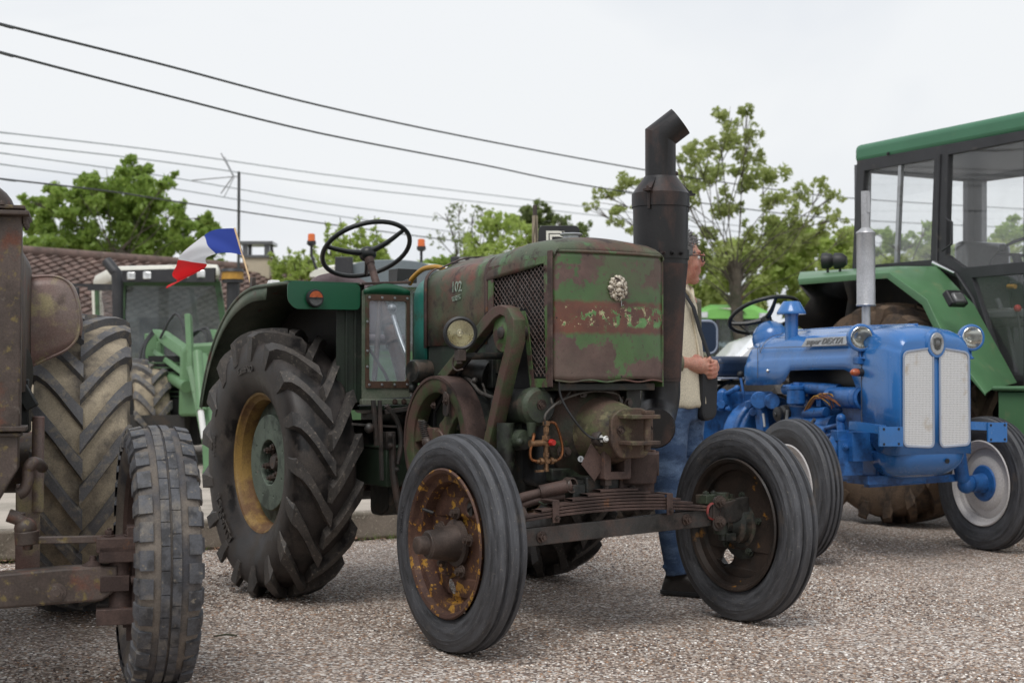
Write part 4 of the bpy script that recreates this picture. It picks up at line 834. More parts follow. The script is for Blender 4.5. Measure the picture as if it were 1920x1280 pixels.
# ---- muffler stack
mu = Vector((1.45, .412, 0))
def muc(w): return Vector((mu.x, mu.y, w))
sk = vp('exhaust_stack', MB().lathe([(1.475, .1135), (1.735, .1165), (1.76, .1165)], mu, Z3, 56), 'muffler')
MB().lathe([(.985, .082), (1.02, .084), (1.2, .0945), (1.40, .106), (1.475, .1135)], mu, Z3, 56).build('lower_cone', MAT['muffler_low'], sk)
MB().lathe([(1.715, .1175), (1.715, .1215), (1.772, .1215), (1.776, .118), (1.845, .069), (1.845, .064)], mu, Z3, 56).build('collar', MAT['muffler'], sk)
# mitred top pipe, leaning forward-left
ub = muc(1.835); um = muc(2.015); sd = Vector((.50, .62, .60)).normalized(); 
rt = .0645; seg = 40; rA, rB, rC = [], [], []
d1 = Vector((0, 0, 1)); d2 = sd; nm = (d1 + d2).normalized(); hx = Vector((1, 0, 0)); 
tip = um + d2 * .105
def ringcut(c, d, pn, pc, r, n=40):
    b = d.orthogonal().normalized(); e = d.cross(b); o_ = []
    for i in range(n):
        p = c + b * (r * math.cos(2 * pi * i / n)) + e * (r * math.sin(2 * pi * i / n)); t_ = (pc - p).dot(pn) / d.dot(pn); o_.append(p + d * t_)
    return o_
b0 = Vector((1, 0, 0)); 
def ring2(c, d, bdir, pn, pc, r, n=40):
    b = (bdir - d * bdir.dot(d)).normalized(); e = d.cross(b); o_ = []
    for i in range(n):
        p = c + b * (r * math.cos(2 * pi * i / n)) + e * (r * math.sin(2 * pi * i / n)); t_ = (pc - p).dot(pn) / d.dot(pn); o_.append(p + d * t_)
    return o_
side = d1.cross(d2).normalized()
L1 = [ring2(ub, d1, side, d1, ub, rt), ring2(um, d1, side, nm, um, rt), ring2(tip, d2, side, d2, tip, rt), ring2(tip, d2, side, d2, tip, rt - .004), ring2(um, d2, side, nm, um, rt - .004), ring2(ub, d1, side, d1, ub, rt - .004)]
MB().loft(L1, True).build('rain_elbow', MAT['muffler'], sk, ang=20)
for a in (-60, 75, 180):
    cl = MB()
    c_, s_ = math.cos(R_(a)), math.sin(R_(a)); o_ = muc(0)
    cl.bar(o_ + Vector((c_ * .075, s_ * .075, 1.832)), o_ + Vector((c_ * .130, s_ * .130, 1.782)), .025, .006).box(o_ + Vector((c_ * .138, s_ * .138, 1.775)), (.03, .03, .008), (Z3, R_(a))).cyl(o_ + Vector((c_ * .125, s_ * .125, 1.70)), o_ + Vector((c_ * .125, s_ * .125, 1.765)), .006)
    cl.bolt(o_ + Vector((c_ * .138, s_ * .138, 1.78)), Z3, .006, .01)
    cl.build('clamp', MAT['muffler'], sk)
MB().sphere(muc(1.86) + Vector((.028, .060, 0)), .010).build('clamp_bolt', MAT['bolt'], sk)
MB().lathe([(1.495, .1145), (1.495, .119), (1.535, .1205), (1.535, .1165)], mu, Z3, 56).box(mu + Vector((.085, -.085, 1.515)), (.02, .03, .032), (Z3, R_(45))).bolt(mu + Vector((.118, -.03, 1.515)), X3, .007, .012).bolt(mu + Vector((.10, -.065, 1.515)), X3, .007, .012).bolt(mu + Vector((.118, .015, 1.515)), X3, .007, .012).bar((1.60, .27, 1.475), mu + Vector((.10, -.075, 1.515)), .02, .008).build('pipe_strap', MAT['muffler'], sk)
# elbow below
eb = MB()
P0 = muc(.995); P1 = muc(.90); P2 = Vector((mu.x, mu.y - .02, .83)); 
eb.tube([muc(1.0), muc(.93), Vector((1.46, .39, .865)), Vector((1.50, .345, .825)), Vector((1.56, .30, .80))], [.084, .080, .080, .080], 28, smooth=5)
eb.lathe([(0, .0), (0, .078), (-.008, .084), (-.03, .084), (-.035, .08)], Vector((1.575, .288, .795)), (.85, -.45, -.1), 36)
elb = eb.build('exhaust_elbow', MAT['muffler'], sk)
MB().bolt(Vector((1.575, .288, .795)) + Vector((-.01, .09, .01)), (.85, -.45, -.1), .012, .016).build('bolt', MAT['bolt'], sk)
MB().tube([(1.575, .25, .80), (1.45, .15, .80), (1.40, .05, .80)], .065, 20, smooth=4).build('exhaust_manifold', MAT['engine'], sk)
# ---- wheels
def front_wheel(sg, rim_mat, tyre_mat, hang):
    loc = (1.656, sg * .68, .394)
    rim = MB().lathe([(-.062, .276), (-.068, .270), (-.062, .258), (-.040, .250), (-.034, .226), (.0, .220), (.034, .226), (.040, .250), (.062, .258), (.068, .270), (.062, .276)], n=72)
    holes = [circ(.172 * math.cos(R_(a)), .172 * math.sin(R_(a)), .033, 18)[::-1] for a in hang]
    def dish(p): 
        r = math.hypot(p.x, p.z); q = p.copy(); q.y += sg * (-.012 if r > .2 else .018 * (1 - max(0, (r - .09)) / .11) + .0) * 1.0; return q
    rim.plate([circ(0, 0, .224, 64)] + holes, (0, 0, 0), X3, Z3, .007, warp=dish)
    w = rim.build('front_wheel', MAT[rim_mat], VT, loc=loc, solid=0)
    rib_tyre(.402, .071, .268, ((-.36, .013), (.36, .013)), gw=.13).build('tyre', MAT[tyre_mat], w)
    return w
wa = front_wheel(-1, 'rim_rust', 'rubber_f', (53, 257)); wb = front_wheel(1, 'rim_dark', 'rubber_f', (236,))
hb = MB().lathe([(0, .0), (.0, .088), (.012, .086), (.018, .070), (.05, .064), (.100, .054), (.122, .052), (.125, .047), (.129, .046), (.131, .034), (.168, .032), (.173, .024), (.171, .0)], (0, -.005, 0), (0, -1, 0), 40)
hub = hb.build('hub', MAT['hub'], wa)
nuts(wa, 'wheel_nut', [(.112 * math.cos(R_(a)), -.014, .112 * math.sin(R_(a))) for a in (10, 82, 154, 226, 298)], (0, -1, 0), .017, .022, MAT['hub'])
MB().cyl((-.14, -.03, .10), (-.16, -.065, .115), .007, .005, 8).build('valve_stem', MAT['black_rubber'], wa)
MB().cyl((.02, -.085, -.072), (.025, -.088, -.080), .006, n=8).build('grease_nipple', MAT['brass'], hub)
hb = MB().lathe([(0, .0), (0, .10), (.015, .10), (.02, .082), (.05, .08), (.06, .06), (.10, .055)], (0, .0, 0), (0, -1, 0), 36); hb.lathe([(-.005, .145), (.006, .145), (.006, .0)], (0, 0, 0), (0, -1, 0), 36)
hb.build('brake_hub', MAT['engine'], wb)
nuts(wb, 'wheel_nut', [(.122 * math.cos(R_(a)), -.01, .122 * math.sin(R_(a))) for a in (10, 82, 154, 226, 298)], (0, -1, 0), .016, .016, MAT['engine'])
tx = MB(); side_text(tx, 'conti R.S.', .030, .330, R_(168), .0705, -1); tx.build('raised_lettering', MAT['rubber_f'], wa)
def rear_wheel(sg):
    rm = MB().lathe([(-.086, .328), (-.094, .322), (-.090, .312), (-.078, .306), (-.066, .290), (-.03, .284), (.03, .284), (.066, .290), (.078, .306), (.090, .312), (.094, .322), (.086, .328)], n=80)
    w = rm.build('rear_wheel', MAT['rim_yellow'], VT, loc=(0, sg * .70, .611))
    car, lug = lug_tyre(.622, .148, .322, .046, 17, delta=.40, hw=.029, seed=3)
    tt = car.build('tyre', MAT['rubber_deep'], w); lug.build('tyre_lugs', MAT['rubber'], tt)
    return w, tt
ra, rta = rear_wheel(-1)
rbw = instance(ra, VT, (0, .70, .611))
disc = MB().plate([circ(0, 0, .217, 56), circ(0, 0, .108, 40)[::-1]] + [circ(.165 * math.cos(R_(a)), .165 * math.sin(R_(a)), .0085, 10)[::-1] for a in range(20, 380, 45)], (0, -.032, 0), X3, Z3, .030, .004)
dd = disc.build('wheel_disc', MAT['disc_green'], ra)
MB().plate([circ(0, 0, .287, 56), circ(0, 0, .10, 30)[::-1]], (0, -.004, 0), X3, Z3, .010).lathe([(-.027, .109), (.018, .104), (.024, .06), (.024, 0)], n=40).build('inner_disc', MAT['disc_green'], ra)
MB().lathe([(-.030, 0), (-.030, .030), (-.01, .045), (.01, .05)], n=24).build('axle_end', MAT['hub'], ra)
nuts(ra, 'wheel_nut', [(.076 * math.cos(R_(a)), -.002, .076 * math.sin(R_(a))) for a in (15, 75, 135, 195, 255, 315)], (0, -1, 0), .016, .034, MAT['hub'])
tx = MB(); side_text(tx, 'ALLIANCE', .062, .425, R_(222), .1475, -1, bold=.001, t=.005); side_text(tx, 'FarmPRO', .045, .430, R_(96), .1475, -1, bold=.0008, t=.004); side_text(tx, '11.2-28', .038, .445, R_(172), .1478, -1, t=.003)
tx.build('raised_lettering', MAT['rubber'], ra)
bd = MB().lathe([(-.10, 0), (-.10, .28), (.0, .28)], (0, 0, 0), Y3, 40); bd.build('wheel_disc', MAT['fender_in'], rbw)
# ---- hood ornament stick and stencilled plate carried behind the hood
# ------------------------------------------------------------ blue tractor on the right
D = Frame(1.443, 10.257, .395)
DT = empty('blue_tractor', D.o, D.ph, 'glossy blue vintage tractor with twin pale grille panels and round headlamps', 'tractor')
def dp(name, mb, mat, par=None, **k): return mb.build(name, MAT[mat], par or DT, **k)
def bsec(u, hw, wb, wc, ws, wt, r):
    """crease at wc; upper part slightly narrower"""
    h = []
    h += [(u, -hw, wb), (u, -hw, (wb + wc) / 2), (u, -hw, wc - .012), (u, -hw + .006, wc), (u, -hw + .014, wc + .012)]
    h2 = hw - .014
    for i in range(1, 8):
        t = pi / 2 * i / 7; h.append((u, -h2 + r * (1 - math.cos(t)), ws - r + r * math.sin(t)))
    for i in range(1, 4):
        a = i / 4; h.append((u, (-h2 + r) * (1 - a), ws + (wt - ws) * math.sin(pi / 2 * a)))
    return h + [(u, 0, wt)] + [(p[0], -p[1], p[2]) for p in h[::-1]]
hs = []
for u, hw, wb, ws, wt, r in ((.66, .20, .98, 1.15, 1.17, .10), (.68, .235, .96, 1.20, 1.225, .12), (.74, .255, .955, 1.245, 1.275, .14), (.88, .262, .955, 1.262, 1.295, .15), (1.14, .264, .960, 1.268, 1.30, .15), (1.19, .264, .985, 1.268, 1.30, .15), (1.25, .264, 1.045, 1.268, 1.30, .15), (1.5, .264, 1.048, 1.270, 1.30, .15), (1.80, .262, 1.048, 1.274, 1.302, .15), (1.86, .262, 1.03, 1.276, 1.302, .15), (1.91, .262, .95, 1.278, 1.302, .14), (1.96, .262, .80, 1.280, 1.302, .13), (2.02, .262, .66, 1.280, 1.300, .12), (2.10, .262, .60, 1.278, 1.294, .11), (2.17, .260, .585, 1.268, 1.282, .10), (2.22, .256, .58, 1.250, 1.262, .09), (2.255, .248, .58, 1.222, 1.235, .07), (2.27, .236, .585, 1.20, 1.21, .05)):
    hs.append(bsec(u, hw, wb, min(1.19, ws - r - .002) if u < 2.2 else ws - r - .01, ws, wt, r))
hood = dp('hood', MB().loft(hs, cap1=True), 'blue', solid=.004)
# belly of the nose (rounded chin)
ch = []
for k in range(9):
    a = k / 8; w = .600 - .155 * a; sc = (1 - a ** 2.6 * .96) ** .5
    row = []
    for i in range(25):
        t = pi * i / 24; x = math.cos(t); y = math.sin(t); e = .42
        row.append((2.02 + (.25 * sc + .0) * abs(y) ** e, -.25 * (.25 + .75 * sc) * (abs(x) ** e) * (1 if x > 0 else -1), w))
    ch.append(row)
dp('nose_chin', MB().loft(ch, cap1=True), 'blue', solid=.003)
dp('chin_hole', MB().cyl((2.271, .075, .545), (2.275, .075, .545), .014, n=16), 'core')
# grille panels
for sg in (-1, 1):
    a0, a1 = (-.222, -.022) if sg < 0 else (.022, .222)
    P_ = [(a0, .625), (a1, .625), (a1, 1.145), (a0, 1.145)]
    o_ = roundpoly([(a0, .632), (a1, .622), (a1, 1.165), (a0 if sg > 0 else a0 + .004, 1.140)] if sg < 0 else [(a0, .622), (a1, .632), (a1 - .004, 1.140), (a0, 1.165)], .035, 5)
    gp = dp('grille_panel', MB().plate([o_], (2.276, 0, 0), Y3, Z3, .006, .001), 'mesh_white')
    cx_, cz_ = (a0 + a1) / 2, .89
    ou = [(cx_ + (x - cx_) * 1.03, cz_ + (z - cz_) * 1.012) for x, z in o_]; ii = [(cx_ + (x - cx_) * .96, cz_ + (z - cz_) * .985) for x, z in o_]
    dp('grille_rim', MB().plate([ou, ii[::-1]], (2.281, 0, 0), Y3, Z3, .006, .002), 'piping', gp)
# moulded brow above the grille with badge
br = MB(); 
dp('badge_boss', MB().loft([[(2.268 + .018 * k, math.cos(t) * (.072 - .012 * k), 1.185 + math.sin(t) * (.085 - .012 * k) ) for t in [2 * pi * i / 28 for i in range(28)]] for k in (0, .7, 1)], True, False, True), 'blue')
bd = dp('oval_badge', MB().loft([[(2.286 + .004 * k, math.cos(t) * (.046 - .003 * k), 1.187 + math.sin(t) * (.062 - .003 * k)) for t in [2 * pi * i / 28 for i in range(28)]] for k in (0, 1)], True, True, True), 'steel')
em = MB()
for i in range(7):
    y = -.024 + .008 * i; em.tube([(2.292, y * .6, 1.150 + .002 * abs(i - 3)), (2.294, y, 1.187), (2.292, y * .9, 1.222 - .002 * abs(i - 3))], .0022, 5)
em.sphere((2.292, 0, 1.187), (.006, .02, .02), 10, 8); dp('emblem', em, 'smoke_lens', bd)
# ridge lines on top, bonnet seam
dp('hood_ridge', MB().tube([(.9, 0, 1.298), (1.5, 0, 1.304), (2.12, 0, 1.297)], .006, 8), 'blue')
for w_, u0, u1 in ((1.186, .76, 1.94),):
    dp('hood_seam', MB().bar((u0, -.2655, w_), (u1, -.2655, w_), .002, .004), 'smoke_lens')
for u_ in (.885, 1.965):
    sec_ = [h for h in bsec(u_, .2655, 1.0 if u_ < 1 else .72, 1.19, 1.272, 1.304, .15)]; dp('panel_seam', MB().tube(sec_[:13], .0022, 5), 'smoke_lens')
np2 = MB(); bc = Vector(((D.at(1500, 645, 'v', -.262).x + D.at(1592, 635, 'v', -.262).x) / 2, -.258, 1.212))
bx = [(-.225, -.028), (.225, -.022), (.225, .024), (-.190, .022)]
pl = dp('name_plate', MB().plate([roundpoly(bx, .006)], bc, X3, (0, .25, 1), .007, .002), 'steel')
lt_ = MB(); text_mb(lt_, 'super DEXTA', .050, bc + Vector((0, -.005, 0)), X3, (0, .25, 1), .004, .0006, shear=.35)
lt_.v = [((v[0] - bc.x) * 1.28 + bc.x, v[1], v[2]) for v in lt_.v]
dp('raised_letters', lt_, 'smoke_lens', pl)
dp('hood_catch', MB().sphere(D.at(1440, 695, 'v', -.268), .012, 10, 8), 'chrome')
# headlamps
for px, py, v0 in ((1613, 632, -.345), (1818, 633, .345)):
    c = D.at(px, py, 'v', v0); dr = Vector((.96, -.27 if v0 < 0 else -.2, 0)).normalized()
    if v0 > 0: c = Vector((2.00, .335, 1.235)); c = D.at(1820, 633, 'u', 1.985)
    else: c = D.at(1613, 633, 'u', 1.97)
    h = MB().lathe([(-.095, 0), (-.09, .03), (-.06, .058), (-.02, .075), (.01, .079), (.022, .076), (.026, .066), (.020, .062)], c, dr, 40)
    hb_ = dp('headlamp', h, 'blue')
    MB().lathe([(.020, .064), (.023, .064), (.026, .060), (.022, .058)], c, dr, 40).build('lamp_ring', MAT['chrome'], hb_)
    MB().lathe([(.018, .063), (-.008, .055), (-.036, .034), (-.048, .012), (-.048, 0)], c, dr, 36).build('reflector', MAT['chrome'], hb_)
    MB().sphere(c - dr * .02, .012).build('bulb', MAT['steel'], hb_)
    MB().lathe([(.020, .062), (.028, .045), (.033, .02), (.034, 0)], c, dr, 36).build('lens', MAT['lamp_glass'], hb_)
    sg = -1 if v0 < 0 else 1
    MB().cyl(c + Vector((-.01, 0, -.06)), c + Vector((-.015, -sg * .01, -.11)), .010).bar(c + Vector((-.02, 0, -.115)), Vector((c.x - .02, sg * .255, c.z - .13)), .05, .018).tube([c + Vector((0, 0, -.075)), c + Vector((.01, -.005, -.11)), c + Vector((.03, -sg * .02, -.12)), (c.x + .02, sg * .262, c.z - .13)], .005, 6, smooth=4).build('lamp_stay', MAT['blue_eng'], hb_, bevel=.003)
tl = D.at(1604, 698, 'u', 1.97); ts = dp('side_lamp', MB().cyl(tl + Vector((0, .045, 0)), tl + Vector((0, .015, 0)), .022, n=16).cyl(tl + Vector((0, .03, 0)), tl + Vector((0, .12, 0)), .012), 'black_rubber')
MB().sphere(tl, (.024, .034, .022), 14, 10).build('lens', MAT['orange_dark'], ts)
dp('lamp_plate', MB().box(D.at(1615, 676, 'u', 1.96), (.05, .08, .04)), 'blue_eng', bevel=.004)
# air intake and exhaust
ai = D.at(1484, 622, 'v', -.16)
dp('air_intake', MB().cyl((ai.x, -.16, 1.22), (ai.x, -.16, 1.40), .040, n=28).lathe([(1.392, .030), (1.392, .088), (1.402, .090), (1.412, .085), (1.462, .056), (1.470, .048), (1.470, 0)], (ai.x, -.16, 0), Z3, 32).cyl((ai.x, -.16, 1.385), (ai.x, -.16, 1.394), .045), 'blue')
ex_ = D.at(1624, 600, 'v', .12)
dp('silver_exhaust', MB().cyl((ex_.x, .12, 1.28), (ex_.x, .12, 1.45), .026, n=20).lathe([(1.43, 0), (1.43, .056), (1.437, .059), (1.445, .055), (1.86, .055), (1.868, .058), (1.875, .055), (1.895, .030), (1.90, .026)], (ex_.x, .12, 0), Z3, 36).pipe((ex_.x, .12, 1.89), (ex_.x, .12, 2.12), .026, .003, 24).box((ex_.x + .026, .12, 2.05), (.012, .02, .12)), 'silver')
# dash cowl, steering wheel, seat
dp('dash_cowl', MB().loft([[(.55 + .13 * k, math.cos(t) * (.06 + .07 * k), 1.16 + .14 * (1 - .35 * k) * max(0, math.sin(t))) for t in [pi * i / 16 for i in range(17)]] for k in (0, .3, .6, 1)]).sphere((.62, 0, 1.25), (.12, .12, .12)), 'blue', solid=.004)
hc = D.at(1436, 598, 'v', 0); tl2 = R_(28); nn2 = Vector((-math.sin(tl2), 0, math.cos(tl2))); e1 = Vector((0, 1, 0)); e2 = nn2.cross(e1)
def dsp(a, r=.235, h=.03): return hc + nn2 * h + e1 * (r * math.cos(R_(a))) + e2 * (r * math.sin(R_(a)))
swd = dp('steering_wheel', MB().tube([dsp(i * 7.5) for i in range(48)], .013, 10, closed=True), 'black_paint')
for a in (-100, 30, 150): MB().tube([hc + nn2 * .0, dsp(a, .12, .0), dsp(a)], [.020, .010], 8, smooth=3).build('spoke', MAT['black_paint'], swd)
MB().lathe([(-.05, .03), (.0, .04), (.012, .03), (.014, 0)], hc, nn2, 20).cyl(hc - nn2 * .25, hc, .02).build('hub', MAT['black_paint'], swd)
dp('throttle_lever', MB().tube([D.at(1372, 599, 'v', -.15), D.at(1400, 620, 'v', -.12), D.at(1418, 632, 'v', -.08)], .006, 8).sphere(D.at(1371, 598, 'v', -.15), .011), 'black_paint')
sc = D.at(1368, 677, 'v', .0)
cu = dp('seat_cushion', MB().box((sc.x + .02, .02, 1.075), (.42, .50, .14)), 'blue_vinyl', bevel=.045, seg=4)
dp('seat_piping', MB().box((sc.x + .02, .02, .998), (.43, .51, .012)), 'piping', bevel=.004)
sb = D.at(1322, 628, 'v', .02)
bk = MB().plate([rrect(-.26, .10, -.11, .11, .06)], (sb.x, .0, 1.285), Y3, Z3, .05, .018); bko = dp('backrest', bk, 'blue_vinyl')
MB().tube([(sb.x + .02, a, 1.285 + b) for a, b in rrect(-.263, .103, -.113, .113, .06)], .010, 8, closed=True).build('piping', MAT['piping'], bko)
dp('backrest_post', MB().bar((sb.x, .02, 1.17), (sb.x + .06, .02, 1.0), .03, .012).bar((sb.x, -.08, 1.17), (sb.x + .06, -.08, 1.0), .03, .012), 'steel')
dp('seat_spring', MB().tube([D.at(1372, 712, 'v', -.1), D.at(1352, 724, 'v', -.1), D.at(1346, 735, 'v', -.1), D.at(1360, 750, 'v', -.1)], .012, 8, smooth=4).box((sc.x, 0, .97), (.2, .3, .03)), 'black_paint')
dp('gear_lever', MB().tube([D.at(1388, 704, 'v', -.08), D.at(1394, 740, 'v', -.08), D.at(1396, 780, 'v', -.08)], .009, 8, smooth=4), 'blue_eng'); dp('lever_knob', MB().sphere(D.at(1388, 702, 'v', -.08), .024).sphere(D.at(1392, 690, 'v', .05), .022), 'black_rubber')
# transmission, engine
dp('transmission', MB().box((.20, 0, .62), (.95, .36, .42)).box((.10, 0, .86), (.5, .40, .10)).cyl((.52, -.05, .60), (.72, -.05, .60), .27, .25, n=32).cyl((-.35, -.5, .55), (-.35, .5, .55), .13, n=24).cyl((.66, -.05, .60), (.70, -.05, .60), .29, n=32), 'blue_eng', bevel=.02)
hy = MB().box(D.at(1350, 752, 'v', -.2), (.26, .12, .12)).sphere(D.at(1355, 738, 'v', -.2), .035).cyl(D.at(1358, 740, 'v', -.22), D.at(1382, 728, 'v', -.22), .016).sphere(D.at(1382, 728, 'v', -.22), .022).cyl(D.at(1352, 758, 'v', -.28), D.at(1356, 758, 'v', -.24), .03, n=6).cyl(D.at(1340, 756, 'v', -.3), D.at(1344, 757, 'v', -.24), .022, n=6)
for px in (1338, 1352, 1366): hy.bolt(D.at(px, 766, 'v', -.265), (0, -1, 0), .014, .016)
dp('hydraulic_block', hy, 'blue_eng', bevel=.006)
dp('engine_gap_shade', MB().box((1.36, .06, .90), (.86, .26, .40)), 'black_paint', bevel=.01)  # black box added as painted shade for the engine bay gaps
e_ = MB().box((1.35, .02, .68), (.80, .30, .30)).box((1.5, .0, .48), (.95, .34, .16)).box((1.45, .02, .60), (1.1, .22, .10)).box((1.80, .0, .72), (.30, .36, .30))
e_.box((1.93, .05, .90), (.12, .44, .50))
dp('engine_block', e_, 'blue_eng', bevel=.015)
ex2 = MB()
for i in range(5): ex2.box((1.18 + i * .13, -.165, .88), (.05, .06, .10)).bolt((1.18 + i * .13, -.19, .88), (0, -1, 0), .012, .014)
ex2.tube([(1.10, -.20, .93), (1.35, -.22, .94), (1.66, -.20, .93)], .035, 14, smooth=3)
dp('inlet_manifold', ex2, 'blue_eng', bevel=.005)
ff = D.at(1493, 740, 'v', -.27)
dp('fuel_filter', MB().lathe([(.055, 0), (.055, .052), (.05, .062), (.035, .062), (.03, .056), (-.05, .056), (-.06, .046), (-.06, 0)], ff, Z3, 28).box(ff + Vector((0, .05, .06)), (.06, .10, .03)).cyl(ff + Vector((-.03, -.01, .055)), ff + Vector((-.12, -.01, .05)), .008), 'blue_eng')
dp('filter_clamp', MB().tube([ff + Vector((-.06, -.02, -.09)), ff + Vector((-.055, -.03, -.16)), ff + Vector((.02, -.04, -.19)), ff + Vector((.16, -.03, -.19)), ff + Vector((.22, -.02, -.14))], .011, 8, smooth=5), 'smoke_lens')
dy = D.at(1582, 745, 'v', -.24)
dp('dynamo', MB().lathe([(-.13, 0), (-.13, .055), (-.12, .060), (.12, .060), (.13, .052), (.13, 0)], dy, X3, 28).cyl(dy + Vector((.13, 0, 0)), dy + Vector((.17, 0, 0)), .062, n=28).bolt(dy + Vector((-.05, -.055, .03)), (0, -1, .4), .01, .012), 'blue_eng')
dp('fan_pulley', MB().lathe([(0, .05), (.005, .065), (.012, .045), (.019, .065), (.024, .05)], dy + Vector((.17, 0, 0)), X3, 28).cyl(dy + Vector((.17, 0, 0)), dy + Vector((.2, 0, 0)), .02), 'blue_eng')
dp('starter', MB().cyl(D.at(1480, 800, 'v', -.2), D.at(1560, 800, 'v', -.2), .062, n=28).cyl(D.at(1510, 775, 'v', -.22), D.at(1550, 772, 'v', -.22), .030, n=20).box(D.at(1520, 840, 'v', -.2), (.3, .05, .05)).cyl(D.at(1560, 800, 'v', -.2), D.at(1568, 800, 'v', -.2), .068, n=28), 'blue_eng', bevel=.004)
op = D.at(1462, 776, 'v', -.26)
dp('oil_filter', MB().lathe([(-.03, .0), (-.03, .030), (-.02, .046), (.0, .046), (.004, .036), (.02, .050), (.05, .050), (.05, 0)], op, (0, 1, .1), 28).lathe([(-.034, .016), (-.04, .012), (-.04, 0)], op, (0, 1, .1), 16), 'black_rubber')
for i in range(6):
    a = i * 1.3; dp('wiring', MB().tube([D.at(1508 + i * 2, 770 - i, 'v', -.27), D.at(1518 + 3 * i, 752 - i * 2, 'v', -.30), D.at(1530 + i * 3, 742 + 5 * math.sin(a), 'v', -.31), D.at(1550 + i * 3, 745 + 8 * math.cos(a), 'v', -.30), D.at(1556 + i * 4, 760 + 6 * math.sin(a), 'v', -.29)], .0035, 6, smooth=5), 'copper' if i % 3 else 'yellow_hose')
sa = MB().tube([D.at(1510, 795, 'v', -.30), D.at(1545, 803, 'v', -.30), D.at(1578, 795, 'v', -.30)], .014, 8).tube([D.at(1515, 812, 'v', -.30), D.at(1550, 818, 'v', -.30), D.at(1580, 808, 'v', -.30)], .014, 8).cyl(D.at(1578, 818, 'v', -.30), D.at(1575, 783, 'v', -.30), .024).sphere(D.at(1577, 784, 'v', -.30), .028).sphere(D.at(1545, 806, 'v', -.30), .02)
sa.box(D.at(1565, 828, 'v', -.27), (.20, .06, .02)).sphere(D.at(1590, 840, 'v', -.28), .022)
dp('steering_arm', sa, 'blue_eng', bevel=.003)
rb_ = MB()
for px, py in ((1420, 752), (1404, 758), (1412, 772)): rb_.cyl(D.at(px, py, 'v', -.30), D.at(px, py, 'v', -.24), .026, n=16)
rb_.bar(D.at(1424, 745, 'v', -.27), D.at(1432, 815, 'v', -.24), .08, .05).cyl(D.at(1424, 750, 'v', -.30), D.at(1424, 750, 'v', -.2), .055, n=20).cyl(D.at(1448, 752, 'v', -.24), D.at(1448, 752, 'v', -.15), .05, n=20)
dp('pedal_bracket', rb_, 'blue_eng', bevel=.005)
dp('clutch_rod', MB().cyl(D.at(1431, 775, 'v', -.3), D.at(1434, 800, 'v', -.3), .008), 'steel')
# front subframe, brackets
for px0, px1, x0, x1, ya, yb in ((1598, 1655, 1648, 1692, 800, 836), (1812, 1858, 1852, 1887, 792, 828)):
    u_ = 2.31; A0 = D.at(px0, 797, 'u', 2.02 if x0 < 1700 else 2.22); A1_ = D.at(px1, 805 if x0 < 1700 else 799, 'u', u_ - .02)
    br_ = dp('front_bracket', MB().bar(A0, A1_, .045, .045).plate([[(q_.y, q_.z) for q_ in (D.at(x0, yb, 'u', u_), D.at(x1, yb, 'u', u_), D.at(x1, ya, 'u', u_), D.at(x0, ya, 'u', u_))]], (u_, 0, 0), Y3, Z3, .012, .001), 'blue')
    c_ = D.at((x0 + x1) / 2, (ya + yb) / 2, 'u', u_)
    for dy_ in (-.048, .048):
        for dz in (-.040, .040): MB().cyl((u_ + .006, c_.y + dy_, c_.z + dz), (u_ + .008, c_.y + dy_, c_.z + dz), .007, n=10).build('bolt_hole', MAT['core'], br_)
ab = MB().box((1.90, 0, .60), (.12, .84, .08)).box((1.94, -.30, .62), (.20, .16, .16)).box((1.99, -.36, .56), (.012, .16, .20)).box((1.95, 0, .60), (.30, .36, .10)).box((1.90, -.10, .43), (.20, .30, .05)).bar((1.86, -.16, .40), (1.86, .5, .42), .05, .04)
ab.bolt((2.0, -.40, .62), X3, .016, .014).bolt((2.0, -.32, .62), X3, .016, .014)
dp('front_axle', ab, 'blue_eng', bevel=.006)
for sg in (-1, 1):
    dp('kingpin_leg', MB().tube([(1.93, sg * .40, .66), (1.92, sg * .44, .56), (1.91, sg * .47, .44), (1.90, sg * .50, .40)], [.045, .038], 16, smooth=4).sphere((1.90, sg * .51, .38), .052).cyl((1.90, sg * .51, .385), (1.90, sg * .62, .393), .045, .035, 20).box((1.95, sg * .40, .68), (.07, .08, .06)), 'blue_eng', bevel=.004)
# wheels
def dwheel(sg):
    loc = (1.90, sg * .664, .385)
    rim = MB().lathe([(-.052, .252), (-.058, .246), (-.050, .236), (-.030, .228), (-.022, .208), (.01, .204), (.022, .208), (.030, .228), (.05, .236), (.058, .246), (.052, .252)], n=64)
    rim.lathe([(.0, .207), (-.012, .19), (-.012, .16), (-.022, .15), (-.03, .11), (-.022, .08)] if sg > 0 else [(0, .207), (.012, .19), (.012, .16), (.022, .15), (.022, 0)], n=64)
    w = rim.build('front_wheel', MAT['rim_white'], DT, loc=loc)
    rib_tyre(.393, .068, .244, ((-.42, .012), (0, .012), (.42, .012)), gw=.10).build('tyre', MAT['rubber_f'], w)
    if sg > 0:
        MB().lathe([(-.02, 0), (-.02, .105), (-.028, .108), (-.036, .10), (-.04, .06), (-.10, .05), (-.12, .048), (-.12, 0)], n=36).build('hub', MAT['blue_eng'], w)
    return w
dwheel(1); dwheel(-1)
rr_ = MB().lathe([(-.10, .30), (-.105, .29), (-.06, .27), (0, .26), (.06, .27), (.105, .29), (.10, .30)], n=56).lathe([(-.02, .26), (-.02, .0)], n=56)
for sg in (-1, 1):
    w = rr_.build('rear_wheel', MAT['rim_white'], DT, loc=(-.42, sg * .58, .575))
    if sg < 0: c_, l_ = lug_tyre(.58, .135, .29, .035, 18, delta=.34, hw=.024); tb = c_.build('tyre', MAT['rubber'], w); lb = l_.build('tyre_lugs', MAT['rubber'], tb)
    else: instance(tb, w, (0, 0, 0))
